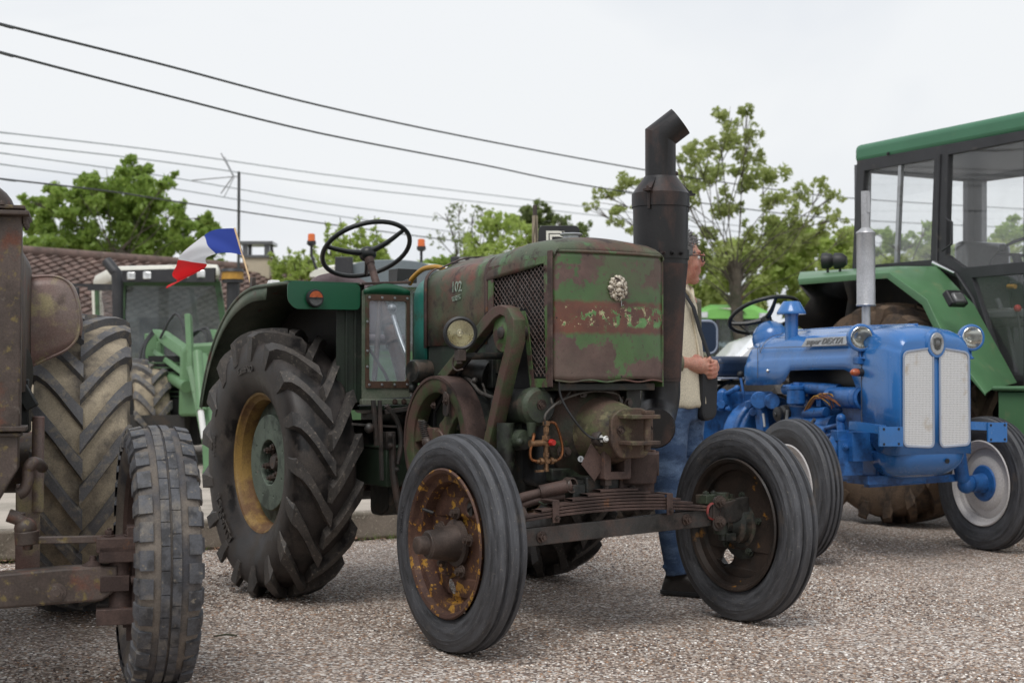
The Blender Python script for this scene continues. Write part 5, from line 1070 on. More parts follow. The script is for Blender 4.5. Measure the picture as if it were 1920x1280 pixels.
# ------------------------------------------------------------ green cab tractor behind, far right
J = Frame(3.36, 10.67, .486)
JT = empty('cab_tractor', J.o, J.ph, 'big green cab tractor with black framed windows cut off by the right edge', 'tractor')
def jp(name, mb, mat, par=None, **k): return mb.build(name, MAT[mat], par or JT, **k)
jp_ = lambda L, v=-.45: [(lambda p: (p.x, p.z))(J.at(x, y, 'v', v)) for x, y in L]
# cab: near side plane v=-.45, far side +.75
yN, yF = -.45, .74
roof = MB()
u0, u1 = -.80, 1.75
rows = []
for y in (yN - .02, yN - .015, yN + .03, yN + .15, .25, yF - .12, yF - .0, yF + .02, yF + .02):
    k = min(abs(y - (yN - .02)), abs(yF + .02 - y))
    z = 2.745 if k > .02 else 2.70
    rows.append([(u0, y, 2.60 if y < yN - .016 or y > yF + .01 and len(rows) == 8 else z), (u0, y, z if not (y < yN - .016 or len(rows) == 8) else 2.60), (u1, y, z if not (y < yN - .016 or len(rows) == 8) else 2.60), (u1, y, 2.6 if (y < yN - .016 or len(rows) == 8) else z)])
rf = MB().box(((u0 + u1) / 2, (yN + yF) / 2, 2.672), (u1 - u0, yF - yN + .06, .145)); jp('cab_roof', rf, 'jd_roof', bevel=.045, seg=4)
jp('roof_lining', MB().box(((u0 + u1) / 2, (yN + yF) / 2, 2.583), (u1 - u0 - .03, yF - yN, .03)), 'cab_black')
nuts(JT, 'roof_bolt', [(u0 + .38, yN - .032, 2.63), (1.05, yN - .032, 2.63)], (0, -1, 0), .010, .008, MAT['cab_black'])
# near side frame with rear side window and door window
outl = jp_([(1612, 303), (1930, 245), (1930, 800), (1896, 800), (1800, 520), (1752, 500), (1603, 508)])
w1 = jp_([(1625, 320), (1757, 298), (1750, 488), (1612, 500)])
d1_ = jp_([(1782, 290), (1925, 262), (1925, 492), (1812, 503), (1777, 478)])
d2_ = jp_([(1826, 520), (1925, 512), (1925, 790), (1908, 780)])
sf = jp('side_frame', MB().plate([outl, w1[::-1], d1_[::-1], d2_[::-1]] if False else [outl, w1, d1_, d2_], (0, yN, 0), X3, Z3, .05, .004), 'cab_black')
jp('door_seal', MB().tube([(x, yN - .028, z) for x, z in jp_([(1768, 290), (1764, 400), (1762, 492), (1800, 515), (1830, 560), (1900, 790)])], .012, 6), 'cab_black', sf)
MB().bar(*[(p.x, yN, p.z) for p in (J.at(1690, 309, 'v', yN), J.at(1682, 494, 'v', yN))], .03, .03).build('window_mullion', MAT['steel'], sf)
for w_, n_ in ((w1, 'window_pane'), (d1_, 'door_pane'), (d2_, 'lower_pane')):
    jp(n_, MB().plate([w_], (0, yN, 0), X3, Z3, .005), 'glass_cab')
dh = MB().tube([(p.x, yN - .05, p.z) for p in (J.at(1783, 410, 'v', yN), J.at(1795, 417, 'v', yN), J.at(1795, 458, 'v', yN), J.at(1777, 470, 'v', yN))], .008, 8); jp('door_pull', dh, 'cab_black')
jp('door_handle', MB().tube([(p.x, yN - .05, p.z) for p in (J.at(1760, 493, 'v', yN), J.at(1775, 500, 'v', yN), J.at(1800, 512, 'v', yN))], [.018, .008], 8), 'chrome')
# far side frame with panes and rear frame
def rect(a, b, c, d): return [(a, c), (b, c), (b, d), (a, d)]
fo = rect(u0, 1.75, 1.0, 2.60)
jv = lambda L, ax, v, i: [(p[i], p.z) for p in (J.at(x, y, ax, v) for x, y in L)]
fw_o = jv([(1846, 340), (1922, 330), (1985, 322), (1985, 500), (1915, 490), (1846, 500)], 'v', yF, 0)
jp('far_side_frame', MB().plate([fo, fw_o], (0, yF, 0), X3, Z3, .05), 'cab_grey')
rw_o = jv([(1630, 324), (1810, 340), (1810, 520), (1626, 500)], 'u', u0, 1)
jp('rear_frame', MB().plate([rect(yN, yF, 1.2, 2.60), rw_o], (u0, 0, 0), Y3, Z3, .05), 'cab_grey')
jp('rear_pane', MB().plate([rw_o], (u0, 0, 0), Y3, Z3, .004), 'glass_cab')
jp('far_pane', MB().plate([fw_o], (0, yF - .03, 0), X3, Z3, .004), 'glass_cab')
jp('cab_floor', MB().box((.5, .25, 1.0), (2.2, 1.3, .04)).box((-.45, .25, 1.45), (.6, 1.3, .5)), 'cab_black')
jp('cab_seat', MB().box((.05, .20, 1.42), (.45, .50, .14)).box((-.18, .20, 1.72), (.12, .48, .55)), 'smoke_lens', bevel=.04)
cw = J.at(1905, 478, 'v', .2); swj = MB().tube([cw + Vector((.20 * math.cos(a) * .8, .20 * math.sin(a), .20 * math.cos(a) * .55)) for a in [2 * pi * i / 32 for i in range(32)]], .012, 8, closed=True); swj.cyl(cw, cw + Vector((.16, 0, -.5)), .03).bar(cw - Vector((0, .2, 0)), cw + Vector((0, .2, 0)), .02, .02)
jp('steering_wheel', swj, 'cab_black'); jp('spinner_knob', MB().sphere(J.at(1880, 465, 'v', .0), .03), 'cab_black')
lv = MB().cyl(J.at(1908, 580, 'v', -.2), J.at(1914, 640, 'v', -.2), .010); jp('control_lever', lv, 'cab_black'); jp('red_knob', MB().sphere(J.at(1908, 578, 'v', -.2), .026), 'red_cap'); jp('yellow_knob', MB().cyl(J.at(1890, 537, 'v', -.2), J.at(1904, 537, 'v', -.2), .016), 'yellow_hose')
jp('console', MB().box(J.at(1885, 590, 'v', -.1), (.4, .2, .05)).tube([J.at(1870, 560, 'v', 0), J.at(1890, 620, 'v', 0), J.at(1905, 700, 'v', 0)], .02, 8, smooth=3).box(J.at(1900, 660, 'v', .2), (.3, .3, .5)), 'cab_grey', bevel=.01)
# mudguard: top strip, sloping panel to the front; outer plane v=-1.02
vo, vi = -1.02, -.46
q = lambda x, y, v=vo: J.at(x, y, 'v', v)
topo = [q(1497, 524), q(1600, 516), q(1668, 512), q(1738, 562), q(1775, 640), q(1848, 738)]
lowo = [q(1499, 534), q(1600, 526), q(1664, 522), q(1730, 572), q(1768, 650), q(1848, 742)]
zi = 1.80
inn = [J.at(x, y, 'v', vi - .03) for x, y in ((1500, 511), (1600, 505), (1685, 500), (1757, 500), (1826, 572), (1906, 718))]
mgd = jp('mudguard', MB().loft([lowo, topo, [t_ * .85 + i_ * .15 + Vector((0, 0, .012)) for t_, i_ in zip(topo, inn)], inn]), 'jd_green', solid=.01, bevel=.01)
jp('mudguard_inner', MB().plate([[(-1.0, 1.78), (.1, 1.80), (.35, 1.5), (.62, .97), (.5, .9), (.4, .5), (-.6, .5), (-.95, 1.1)]], (0, vi + .04, 0), X3, Z3, .01), 'jd_dark')
jp('mudguard_back', MB().loft([[q(1499, 534), q(1520, 560), q(1488, 606)], [Vector((-.98, vi, 1.8)), Vector((-.9, vi, 1.6)), Vector((-1.0, vi, 1.2))]]), 'jd_dark', solid=.01)
jp('cable', MB().tube([q(1530, 560, -.6), q(1545, 590, -.6), q(1560, 610, -.6), q(1558, 570, -.6)], .008, 6, smooth=4), 'cab_black')
lc_ = q(1776, 560); jp('indicator_housing', MB().box(lc_ + Vector((.03, .04, 0)), (.05, .14, .11), (Y3, R_(-35))), 'black_rubber', bevel=.01); jp('indicator_lens', MB().box(lc_ + Vector((.06, .035, .0)), (.04, .09, .08), (Y3, R_(-35))), 'smoke_lens', bevel=.015)
for px in (1552, 1575):
    c = J.at(px, 489, 'v', -.75); wl = jp('work_lamp', MB().lathe([(-.05, 0), (-.05, .03), (-.02, .055), (.03, .06), (.04, .058), (.04, 0)], c, (-.75, -.6, 0), 24).cyl(c + Vector((0, 0, -.05)), c + Vector((0, 0, -.11)), .010), 'black_rubber')
jp('step_box', MB().box((1.42, -.80, .66), (.60, .40, .52)).box((1.42, -.80, .935), (.65, .46, .03)), 'jd_green', bevel=.012)
jp('frame_underneath', MB().box((.9, .0, .75), (2.4, .55, .5)).cyl((0, -.86, .755), (0, .86, .755), .16), 'jd_dark')
# wheels
rw = MB().lathe([(-.17, .42), (-.18, .41), (-.14, .37), (0, .36), (.14, .37), (.18, .41), (.17, .42)], n=56).lathe([(-.05, .36), (-.05, 0)], n=48)
wj = rw.build('rear_wheel', MAT['rim_yellow'], JT, loc=(0, -.80, .76))
c_, l_ = lug_tyre(.76, .22, .41, .045, 18, delta=.40, hw=.036); tj = c_.build('tyre', MAT['rubber_mud'], wj); l_.build('tyre_lugs', MAT['rubber_mud'], tj)
instance(wj, JT, (0, .95, .76))
fw_ = MB().lathe([(-.12, .27), (-.08, .25), (.08, .25), (.12, .27)], n=48).lathe([(-.05, .25), (-.05, 0)], n=40).build('front_wheel', MAT['rim_yellow'], JT, loc=(2.3, -.75, .45))
rib_tyre(.45, .12, .26).build('tyre', MAT['rubber'], fw_); instance(fw_, JT, (2.3, .95, .45))
jp('bonnet', MB().box((2.15, .1, 1.25), (1.2, .7, .7)), 'jd_green', bevel=.08, seg=3)
# ------------------------------------------------------------ brown tractor cut off by the left edge
L_ = Frame(-2.42, 6.30, .27)
LT = empty('brown_tractor', L_.o, L_.ph, 'brown rusted vintage tractor cut off by the left edge with dusty chevron rear tyre', 'tractor')
def lp(name, mb, mat, par=None, **k): return mb.build(name, MAT[mat], par or LT, **k)
uF = 1.78
q = lambda x, y, u=uF: L_.at(x, y, 'u', u)
rt_ = q(38, 430); yr = rt_.y; zc_ = 1.50
# radiator frame (centre at v=0, right edge yr)
o_ = [(-yr, .85), (yr, .85), (yr, zc_), (-yr, zc_)]; i_ = roundpoly([(-yr + .10, .93), (yr - .075, .93), (yr - .075, zc_ - .10), (-yr + .10, zc_ - .10)], .04)
lp('radiator_frame', MB().plate([o_, i_], (uF, 0, 0), Y3, Z3, .10, .006), 'brown_paint')
lp('radiator_core', MB().box((uF - .02, 0, 1.2), (.04, 2 * yr - .12, .52)), 'core')
fn = MB()
for i in range(46): fn.box((uF + .006, 0, .94 + i * .011), (.006, 2 * yr - .16, .003))
fn_o = lp('radiator_fins', fn, 'smoke_lens'); fn_o['kind'] = 'stuff'
# domed header tank
rows = []
for k in range(10):
    t_ = pi / 2 * k / 9; s_ = math.cos(t_) ** .5 if k < 9 else .04
    rows.append([(uF - .10 + .09 * s_ * math.sin(a) * 1.0, -(yr - .02) * s_ * (1 if math.cos(a) > 0 else -1) * abs(math.cos(a)) ** .35, zc_ + .03 + .125 * math.sin(t_)) for a in [2 * pi * i / 40 for i in range(40)]])
lp('header_tank', MB().loft(rows, True, False, True), 'brown_paint')
lp('tank_flange', MB().box((uF - .03, 0, zc_ + .012), (.24, 2 * yr + .06, .014)).box((uF - .03, 0, zc_ + .030), (.22, 2 * yr + .035, .012)), 'brown_paint', bevel=.003)
nuts(LT, 'flange_bolt', [(uF + .03 - k * .06, yr + .015, zc_ + .004) for k in range(3)], (0, 0, -1), .010, .022, MAT['brown_paint'])
nuts(LT, 'flange_bolt', [(uF + .07, yr - .05 - k * .12, zc_ + .036) for k in range(3)], Z3, .010, .010, MAT['brown_paint'])
lp('lower_flange', MB().box((uF, 0, .842), (.16, 2 * yr + .05, .016)).box((uF, 0, .824), (.14, 2 * yr + .02, .012)), 'brown_paint', bevel=.003)
lw = MB().plate([[(-yr + .05, .55), (yr - .10, .55), (yr - .005, .72), (yr - .005, .825), (-yr, .825)]], (uF, 0, 0), Y3, Z3, .12, .006)
lw.box((uF - .1, 0, .5), (.16, .34, .16)); lp('front_casting', lw, 'brown_paint')
lp('side_hose', MB().tube([q(80, 876, uF - .15), q(70, 868, uF - .1), q(60, 868), q(53, 880), q(52, 900), q(46, 918), q(34, 926)], .019, 12, smooth=5), 'brown_paint')
# mudguard
mf = .50
tp = catmull([Vector((x, y, 0)) for x, y in ((-60, 548), (-10, 540), (35, 530), (60, 520), (100, 518), (128, 530), (142, 560), (148, 600))], 4)
bt = catmull([Vector((x, y, 0)) for x, y in ((-60, 760), (-10, 728), (40, 700), (60, 686), (90, 672), (125, 655), (143, 635), (148, 612))], 4)
rows = []
for j in range(9):
    a = j / 8; rows.append([q(T.x * (1 - a) + B.x * a, T.y * (1 - a) + B.y * a, mf) + Vector((.030 * math.sin(pi * min(1, a * 1.1 + .0) * .9) * math.sin(pi * min(1, max(0, (i + 8) / (len(tp) + 7)))) , 0, 0)) for i, (T, B) in enumerate(zip(tp, bt))])
lg = lp('mudguard', MB().loft(rows), 'brown_fender', solid=.004)
ed = rows[0] + rows[-1][::-1]
MB().tube(ed, .006, 8).build('mudguard_rim', MAT['brown_fender'], lg)
e2_ = rows[0][10:] + rows[-1][::-1][:4]
MB().loft([e2_, [p + Vector((-.06, .012, 0)) for p in e2_], [p + Vector((-.5, .0, -.03)) for p in e2_]]).build('mudguard_side', MAT['brown_fender'], lg, solid=.004)
bk_ = MB().lathe([(-.02, 0), (-.02, .10), (.02, .10), (.02, 0)], q(36, 700, .9), (.3, 1, 0), 28).box(q(50, 745, .9), (.10, .05, .09), (X3, .5)).box(q(36, 760, .8), (.2, .08, .2)).cyl(q(30, 740, .9), q(52, 735, .9), .03)
lp('brake_gear', bk_, 'black_paint', bevel=.005)
lp('rear_housing', MB().box((.6, 0, .75), (1.9, .42, .5)).cyl((0, -.5, .64), (0, .5, .64), .13), 'brown_paint', bevel=.02)
lp('stay_plate', MB().box(q(52, 1000, 1.0), (.02, .085, .36)).cyl(q(70, 960, 1.0), q(72, 780, 1.0), .022), 'brown_fender', bevel=.004)
# axle, rods
ax = MB().plate([[(-.7, .31), (q(0, 1133).y, q(0, 1133).z), (q(190, 1118).y, q(190, 1118).z), (q(215, 1100).y, q(215, 1100).z), (q(215, 1062).y, q(215, 1062).z), (q(120, 1066).y, q(120, 1066).z), (q(0, 1077).y, q(0, 1077).z), (-.7, .38)]], (uF - .0, 0, 0), Y3, Z3, .09, .008)
lp('axle_beam', ax, 'brown_paint'); nuts(LT, 'axle_bolt', [q(106, 1110, uF + .046)], X3, .022, .012, MAT['brown_paint'])
bj = q(52, 1000); rod = MB().bar(q(60, 1012), q(192, 1010), .03, .022).sphere(q(48, 990), .035).cyl(q(50, 995), q(52, 1020), .038).cyl(q(52, 1018), q(52, 1030), .016, n=6).tube([q(15, 965), q(35, 972), q(46, 985)], .022, 10).cyl(q(40, 960), q(40, 975), .012)
lp('tie_rod', rod, 'brown_paint', bevel=.003)
ka = MB().box(q(228, 1018), (.12, .155, .045)).box(q(228, 1035), (.12, .14, .05)).cyl(q(228, 1150), q(228, 1040), .040, n=20).box(q(232, 1150), (.13, .17, .05)).box(q(252, 1090, uF - .02), (.09, .05, .36)).cyl(q(250, 1085), q(290, 1085, uF - .02), .045, n=20).box(q(215, 1090), (.10, .09, .05)).cyl(q(245, 1088, uF + .03), q(275, 1084, uF + .03), .016)
ka.bolt(q(205, 1005), Z3, .014, .02).bolt(q(243, 1004), Z3, .014, .02).cyl(q(216, 1165), q(216, 1150), .018, n=6).cyl(q(255, 1165), q(255, 1150), .018, n=6).box(q(236, 1160), (.03, .02, .05))
lp('steering_knuckle', ka, 'rusty', bevel=.005)
lp('axle_clamp', MB().lathe([(0, .03), (.006, .034), (.02, .012), (.035, .010), (.035, 0)], q(174, 1062), Z3, 14), 'rusty')
# wheels
fwh = Frame(0, 0, 0)
dw = Vector((-1.168, 4.909, .421)) - Vector((L_.o.x, L_.o.y, 0)); lf = Vector((L_.A[0].dot(dw), L_.A[1].dot(dw), .421))
rim = MB().lathe([(-.075, .285), (-.082, .278), (-.07, .262), (-.04, .255), (-.03, .235), (.03, .235), (.04, .255), (.07, .262), (.082, .278), (.075, .285)], n=64).lathe([(.03, .235), (.03, .10), (.0, .07), (0, 0)], n=48)
w = rim.build('front_wheel', MAT['rusty'], LT, loc=lf, rot=(0, 0, .345 - .27))
R = .423; hwid = .100
car = MB(); pr = [(-hwid * .55, .27), (-hwid * .74, .28), (-hwid * .95, .315), (-hwid, .345), (-hwid * .97, .372), (-hwid * .88, .400), (-hwid * .60, R - .010), (0, R - .008)]
car.lathe(pr + [(-a, b) for a, b in pr[::-1][1:]], n=96); tc_ = car.build('tyre', MAT['block_groove'], w)
bl = MB(); nb = 36
def blk(mb, y0, y1, r0a, r1a, t0, t1, rb, skew=0):
    V_ = []
    for t_, sh in ((t0, 0), (t1, 0)):
        for y, r in ((y0, rb), (y0 + .001, r0a), (y1 - .001, r1a), (y1, rb)):
            tt = t_ + skew * (y - y0); V_.append((r * math.cos(tt), y, r * math.sin(tt)))
    mb.add(V_, [(0, 1, 2, 3), (4, 7, 6, 5), (0, 4, 5, 1), (1, 5, 6, 2), (2, 6, 7, 3)])
for i in range(nb):
    t0 = 2 * pi * i / nb; dt = 2 * pi / nb
    sub = 3
    for s__ in range(sub):
        a, b = t0 + dt * .96 * s__ / sub, t0 + dt * .96 * (s__ + 1) / sub
        blk(bl, -.031, -.003, R, R + .001, a, b, R - .02); 
        a, b = a + dt * .5, b + dt * .5; blk(bl, .003, .031, R + .001, R, a, b, R - .02)
for i in range(30):
    for sg in (-1, 1):
        t0 = 2 * pi * (i + (.5 if sg > 0 else 0)) / 30; dt = 2 * pi / 30 * .70
        for s__ in range(2):
            a, b = t0 + dt * s__ / 2, t0 + dt * (s__ + 1) / 2
            ys = sorted((sg * .052, sg * .094)); rr0, rr1 = (R - .002, R - .010) if sg > 0 else (R - .010, R - .002)
            blk(bl, ys[0], ys[1], rr0, rr1, a, b, R - .045)
        ys = sorted((sg * .092, sg * .106)); blk(bl, ys[0], ys[1], R - .02 if sg > 0 else R - .045, R - .045 if sg > 0 else R - .02, t0 + dt * .1, t0 + dt * .9, R - .07)
bo_ = bl.build('tread_blocks', MAT['rubber_block'], tc_)
rimr = MB().lathe([(-.16, .36), (-.17, .35), (-.1, .32), (.1, .32), (.17, .35), (.16, .36)], n=64).lathe([(.0, .32), (.0, 0)], n=48)
rearpos = Vector((-1.86, 6.47, .64)) - Vector((L_.o.x, L_.o.y, 0)); lr = Vector((L_.A[0].dot(rearpos), L_.A[1].dot(rearpos), .637))
w2 = rimr.build('rear_wheel', MAT['rusty'], LT, loc=lr)
c_, l_ = lug_tyre(.640, .190, .35, .030, 19, delta=.42, hw=.030, start=.012, seed=5); t2 = c_.build('tyre', MAT['rubber_dust'], w2); l_.build('tyre_lugs', MAT['rubber_lug'], t2)
instance(w2, LT, (lr.x, -.62, lr.z)); instance(w, LT, (lf.x, -.86, lf.z))
lp('hood', MB().loft([hood_sec(u, yr - .02, .95, 1.50, 1.56, .08) for u in (.5, 1.72)]), 'brown_paint', solid=.004)
# ------------------------------------------------------------ man standing behind the stack
PO = Vector((.788, 7.05, 0))
PT = empty('person', PO, None, 'grey haired man in glasses, cream shirt, olive cardigan and blue jeans behind the exhaust stack', 'person', rz=-.50)
def pw(px, py, y=0.): 
    p = wat(px, py, PO.y + y); return p - PO
def pp(name, mb, mat, par=None, **k): return mb.build(name, MAT[mat], par or PT, **k)
def remesh(o, v, it=4):
    m_ = o.modifiers.new('rm', 'REMESH'); m_.mode = 'VOXEL'; m_.voxel_size = v; m_.use_smooth_shade = True
    s_ = o.modifiers.new('sm', 'SMOOTH'); s_.factor = .5; s_.iterations = it; return o
b = MB()
hx, hz = .018, 1.560
b.sphere((hx - .012, 0, hz + .018), (.094, .076, .100), 24, 16).sphere((hx + .030, 0, hz - .035), (.058, .060, .078), 20, 14).sphere((hx + .055, 0, hz - .095), (.030, .032, .024), 14, 10)
b.tube([(hx + .074, 0, hz + .022), (hx + .088, 0, hz + .004), (hx + .103, 0, hz - .014), (hx + .096, 0, hz - .024), (hx + .080, 0, hz - .026)], [.010, .011, .013, .011, .008], 10).sphere((hx + .090, .010, hz - .020), .010).sphere((hx + .090, -.010, hz - .020), .010)
b.sphere((hx + .070, 0, hz + .034), (.020, .050, .012)).sphere((hx + .080, 0, hz - .050), (.014, .025, .008)).sphere((hx + .078, 0, hz - .064), (.013, .022, .008)).sphere((hx + .045, -.040, hz - .03), (.030, .022, .030)).sphere((hx + .045, .040, hz - .03), (.030, .022, .030))
for s_ in (-1, 1):
    b.sphere((hx - .012, s_ * .078, hz - .005), (.020, .008, .032)); b.sphere((hx - .016, s_ * .080, hz - .028), (.010, .007, .012))
HR = Matrix.Rotation(.66, 3, 'Z'); hrot = lambda L: [tuple(HR @ Vector(v)) for v in L]
b.v = hrot(b.v)
b.tube([(hx - .02, 0, hz - .06), (hx - .035, 0, hz - .13), (hx - .045, 0, hz - .20)], [.056, .055, .066], 18)
b.sphere((-.02, 0, 1.20), (.09, .15, .22), 20, 14).sphere((-.02, 0, .98), (.10, .14, .14), 20, 14)
for s_ in (-1, 1):
    sh = Vector((-.03, s_ * .17, 1.36)); el = Vector((-.04, s_ * .26, 1.10)); wr = Vector((.085, -.085, 1.065)) if s_ < 0 else Vector((.115, .085, 1.060))
    b.tube([sh, sh * .5 + el * .5, el], [.052, .046, .040], 14).sphere(sh, .055).tube([el, el * .5 + wr * .5, wr], [.041, .038, .029], 14)
    b.sphere(el, .042); D1 = (wr - el).normalized(); UP = Vector((0, 0, 1)); SD = UP.cross(D1).normalized() * (-s_); UP = Vector((0, 0, 1))
    H = lambda x, y, z: wr + D1 * x + SD * y + UP * z
    b.tube([H(-.01, 0, 0), H(.02, 0, 0), H(.055, .002, .0), H(.085, .006, 0)], [.030, .034, .038, .030], 16)
    for k in range(4):
        z = .030 - k * .0195; ln = (.030, .034, .032, .025)[k]
        b.tube([H(.05, .0, z * .8), H(.085, -.004, z), H(.085 + ln * .85, .004, z - .006), H(.085 + ln * .95, .026, z - .012), H(.085 + ln * .35, .036, z - .014)], [.0115, .0115, .0105, .0095, .0085], 9)
        b.sphere(H(.085 + ln * .35, .036, z - .014), .0085, 8, 6).sphere(H(.088, -.006, z), .0118, 8, 6)
    b.tube([H(.01, .004, .020), H(.045, .012, .042), H(.075, .022, .046), H(.098, .032, .036)], [.014, .013, .011, .009], 9)
body = remesh(pp('body', b, 'skin'), .0052, 5)
h = MB(); h.sphere((hx - .022, 0, hz + .035), (.098, .082, .100), 26, 18)
h.v = [v if not (v[0] > hx + .035 and v[2] < hz + .075) else (hx + .035 + (v[0] - hx - .035) * .2, v[1] * .9, max(v[2], hz + .055)) for v in h.v]
h.v = [(v[0], v[1] * (.80 if v[2] < hz - .02 else 1), v[2]) for v in h.v]
rr = random.Random(3)
for i in range(700):
    a = rr.uniform(-pi, pi); e = rr.uniform(-.1, 1.45); c = Vector((math.cos(a) * math.cos(e) * .096, math.sin(a) * math.cos(e) * .080, math.sin(e) * .098)); p = Vector((hx - .020, 0, hz + .036)) + c
    if p.x > hx + .045 and p.z < hz + .065: continue
    t_ = Vector((.2 + rr.uniform(-.4, .6), rr.uniform(-.5, .5), rr.uniform(-.2, .6))); h.tube([p, p + t_ * .016 + c * .05, p + t_ * .028 + c * .07], [.003, .0012], 4, cap=False)
h.v = hrot(h.v); pp('hair', h, 'hair')
g = MB()
for s_ in (-1, 1):
    g.tube([(hx + .094 + .0 * a_, s_ * .033 + .023 * math.cos(t_), hz + .006 + .018 * math.sin(t_)) for t_ in [2 * pi * i / 20 for i in range(20)] for a_ in (0,)], .0028, 6, closed=True)
    g.tube([(hx + .094, s_ * .058, hz + .012), (hx + .05, s_ * .082, hz + .014), (hx - .02, s_ * .086, hz + .012)], .0026, 6)
g.tube([(hx + .095, -.010, hz + .008), (hx + .098, 0, hz + .012), (hx + .095, .010, hz + .008)], .0024, 6)
g.v = hrot(g.v); gl_ = pp('glasses', g, 'black_rubber')
og = MB().tube([(hx + .095, -.030, hz + .027), (hx + .094, -.054, hz + .016), (hx + .07, -.072, hz + .018)], .0032, 6); og.v = hrot(og.v); og.build('orange_temple', MAT['orange_dark'], gl_)
for s_ in (-1, 1):
    pp('eye', MB().sphere(HR @ Vector((hx + .068, s_ * .032, hz + .008)), .011, 12, 10), 'white', body); pp('pupil', MB().sphere(HR @ Vector((hx + .0755, s_ * .033, hz + .008)), .0055, 10, 8), 'black_rubber', body)
def torso(rows, n=36, a0=0, a1=2 * pi):
    out = []
    for z, cx_, rx, ry in rows:
        rx *= .90; ry *= .94; out.append([(cx_ + rx * math.cos(a0 + (a1 - a0) * i / n) + .003 * math.sin(9 * i + z * 60), ry * math.sin(a0 + (a1 - a0) * i / n), z + .003 * math.sin(i * 1.7)) for i in range(n if a1 - a0 > 6.2 else n + 1)])
    return out
pp('shirt', MB().loft(torso([(1.455, -.02, .064, .07), (1.43, -.02, .07, .085), (1.40, -.02, .082, .15), (1.34, -.015, .092, .185), (1.27, -.015, .098, .19), (1.18, -.005, .108, .19), (1.08, .0, .118, .188), (.98, .0, .130, .19), (.90, .0, .140, .195), (.875, .0, .142, .198), (.86, .0, .134, .19)]), True), 'shirt', solid=.003)
cl_ = MB().tube([(-.05, .07, 1.44), (.03, .06, 1.43), (.062, .02, 1.40), (.07, .0, 1.36)], [.012, .008], 8, smooth=4).tube([(-.05, -.07, 1.44), (.03, -.06, 1.43), (.062, -.02, 1.40), (.07, .0, 1.36)], [.012, .008], 8, smooth=4); pp('collar', cl_, 'shirt')
pp('placket', MB().tube([(.078, -.02, 1.34), (.088, -.02, 1.25), (.105, -.02, 1.15), (.120, -.02, 1.05), (.137, -.02, .93), (.14, -.02, .88)], .006, 6, smooth=3), 'shirt')
jk = MB().loft(torso([(1.44, -.03, .082, .095), (1.41, -.03, .10, .165), (1.35, -.03, .118, .210), (1.25, -.03, .125, .215), (1.1, -.03, .135, .215), (.95, -.03, .145, .22), (.80, -.03, .150, .225)], 30, R_(78), R_(282)))
jk.tube([(-.03, -.19, 1.37), (-.04, -.235, 1.22), (-.045, -.265, 1.10), (-.0, -.215, 1.075), (.045, -.130, 1.068)], [.066, .058, .058, .054, .043], 18, smooth=0).sphere((-.045, -.26, 1.10), .058).sphere((-.03, -.18, 1.37), .066)
jk.tube([(-.03, .19, 1.37), (-.04, .235, 1.22), (-.045, .265, 1.10), (.02, .22, 1.075), (.08, .12, 1.062)], [.066, .058, .058, .054, .043], 18)
pp('cardigan', jk, 'jacket', solid=.004)
pp('cuff', MB().tube([(.026, -.152, 1.068), (.054, -.118, 1.068)], .045, 18), 'jacket')
tr = MB()
tr.loft(torso([(.92, .0, .128, .185), (.86, -.005, .132, .19), (.80, -.01, .130, .19)]), True, True, True)
for s_ in (-1, 1):
    kx = (-.01 if s_ < 0 else .02); ax_ = (.045 if s_ < 0 else .02)
    tr.tube([(-.01, s_ * .095, .86), (-.02, s_ * .10, .72), (kx, s_ * .105, .50), (kx + .005, s_ * .105, .42), ((kx + ax_) / 2, s_ * .11, .25), (ax_, s_ * .11, .09)], [.105, .098, .078, .073, .066, .062], 22)
    for k in range(7):
        z = .12 + k * .10; tt = (.86 - z) / .77; cx_ = kx if .35 < z < .6 else (kx + ax_) / 2 if z < .35 else -.02; tr.tube([(cx_ - .045, s_ * .11 - .045, z + .012), (cx_, s_ * .11 - .062, z - .008), (cx_ + .045, s_ * .11 - .040, z + .02)], [.003, .008, .003], 6, smooth=3)
to = remesh(pp('jeans', tr, 'denim'), .009, 5)
for s_ in (-1, 1):
    ax_ = (.045 if s_ < 0 else .02); so = MB()
    rows = []
    for k, (x, w_, zt) in enumerate(((-.075, .030, .05), (-.06, .038, .10), (.0, .042, .115), (.06, .044, .095), (.12, .048, .062), (.17, .044, .050), (.195, .026, .036))):
        rows.append([(ax_ + x, s_ * .11 + w_ * math.cos(t_), .018 + max(0, (zt - .018)) * math.sin(t_) ** .7 if math.sin(t_) > 0 else .018) for t_ in [pi * i / 12 for i in range(13)]])
    so.loft(rows, True, True, True); sh_ = pp('shoe', so, 'shoe')
    MB().plate([[(ax_ + x, s_ * .11 + y) for x, y in ((-.08, -.03), (-.06, -.042), (.06, -.048), (.13, -.052), (.19, -.035), (.205, 0), (.19, .035), (.13, .052), (.06, .048), (-.06, .042), (-.08, .03))]], (0, 0, .010), X3, Y3, .020, .003).build('sole', MAT['black_rubber'], sh_)
BT = MB().plate([roundpoly([(-.045, -.12), (.035, -.11), (.045, .10), (-.04, .12)], .03)], (.135, .02, .93), (.35, 1, 0), Z3, .045, .015).build('shoulder_bag', MAT['fabric_black'], None, loc=PO, rot=(0, 0, -.5))
tag(BT, 'small black shoulder bag hanging in front of the man in jeans', 'bag')
st_ = MB().loft([[(a + o_ * .3, y_ + o_, z_) for a, y_, z_ in ((-.05, -.13, 1.455), (.045, -.10, 1.42), (.090, -.06, 1.33), (.112, -.03, 1.22), (.145, .0, 1.10), (.165, .03, 1.03))] for o_ in (0, .026)]); st_.build('strap', MAT['fabric_black'], BT, solid=.003)
MB().bar((.20, .0, 1.068), (.215, .03, 1.070), .003, .003).build('zip_pull', MAT['black_rubber'], BT)
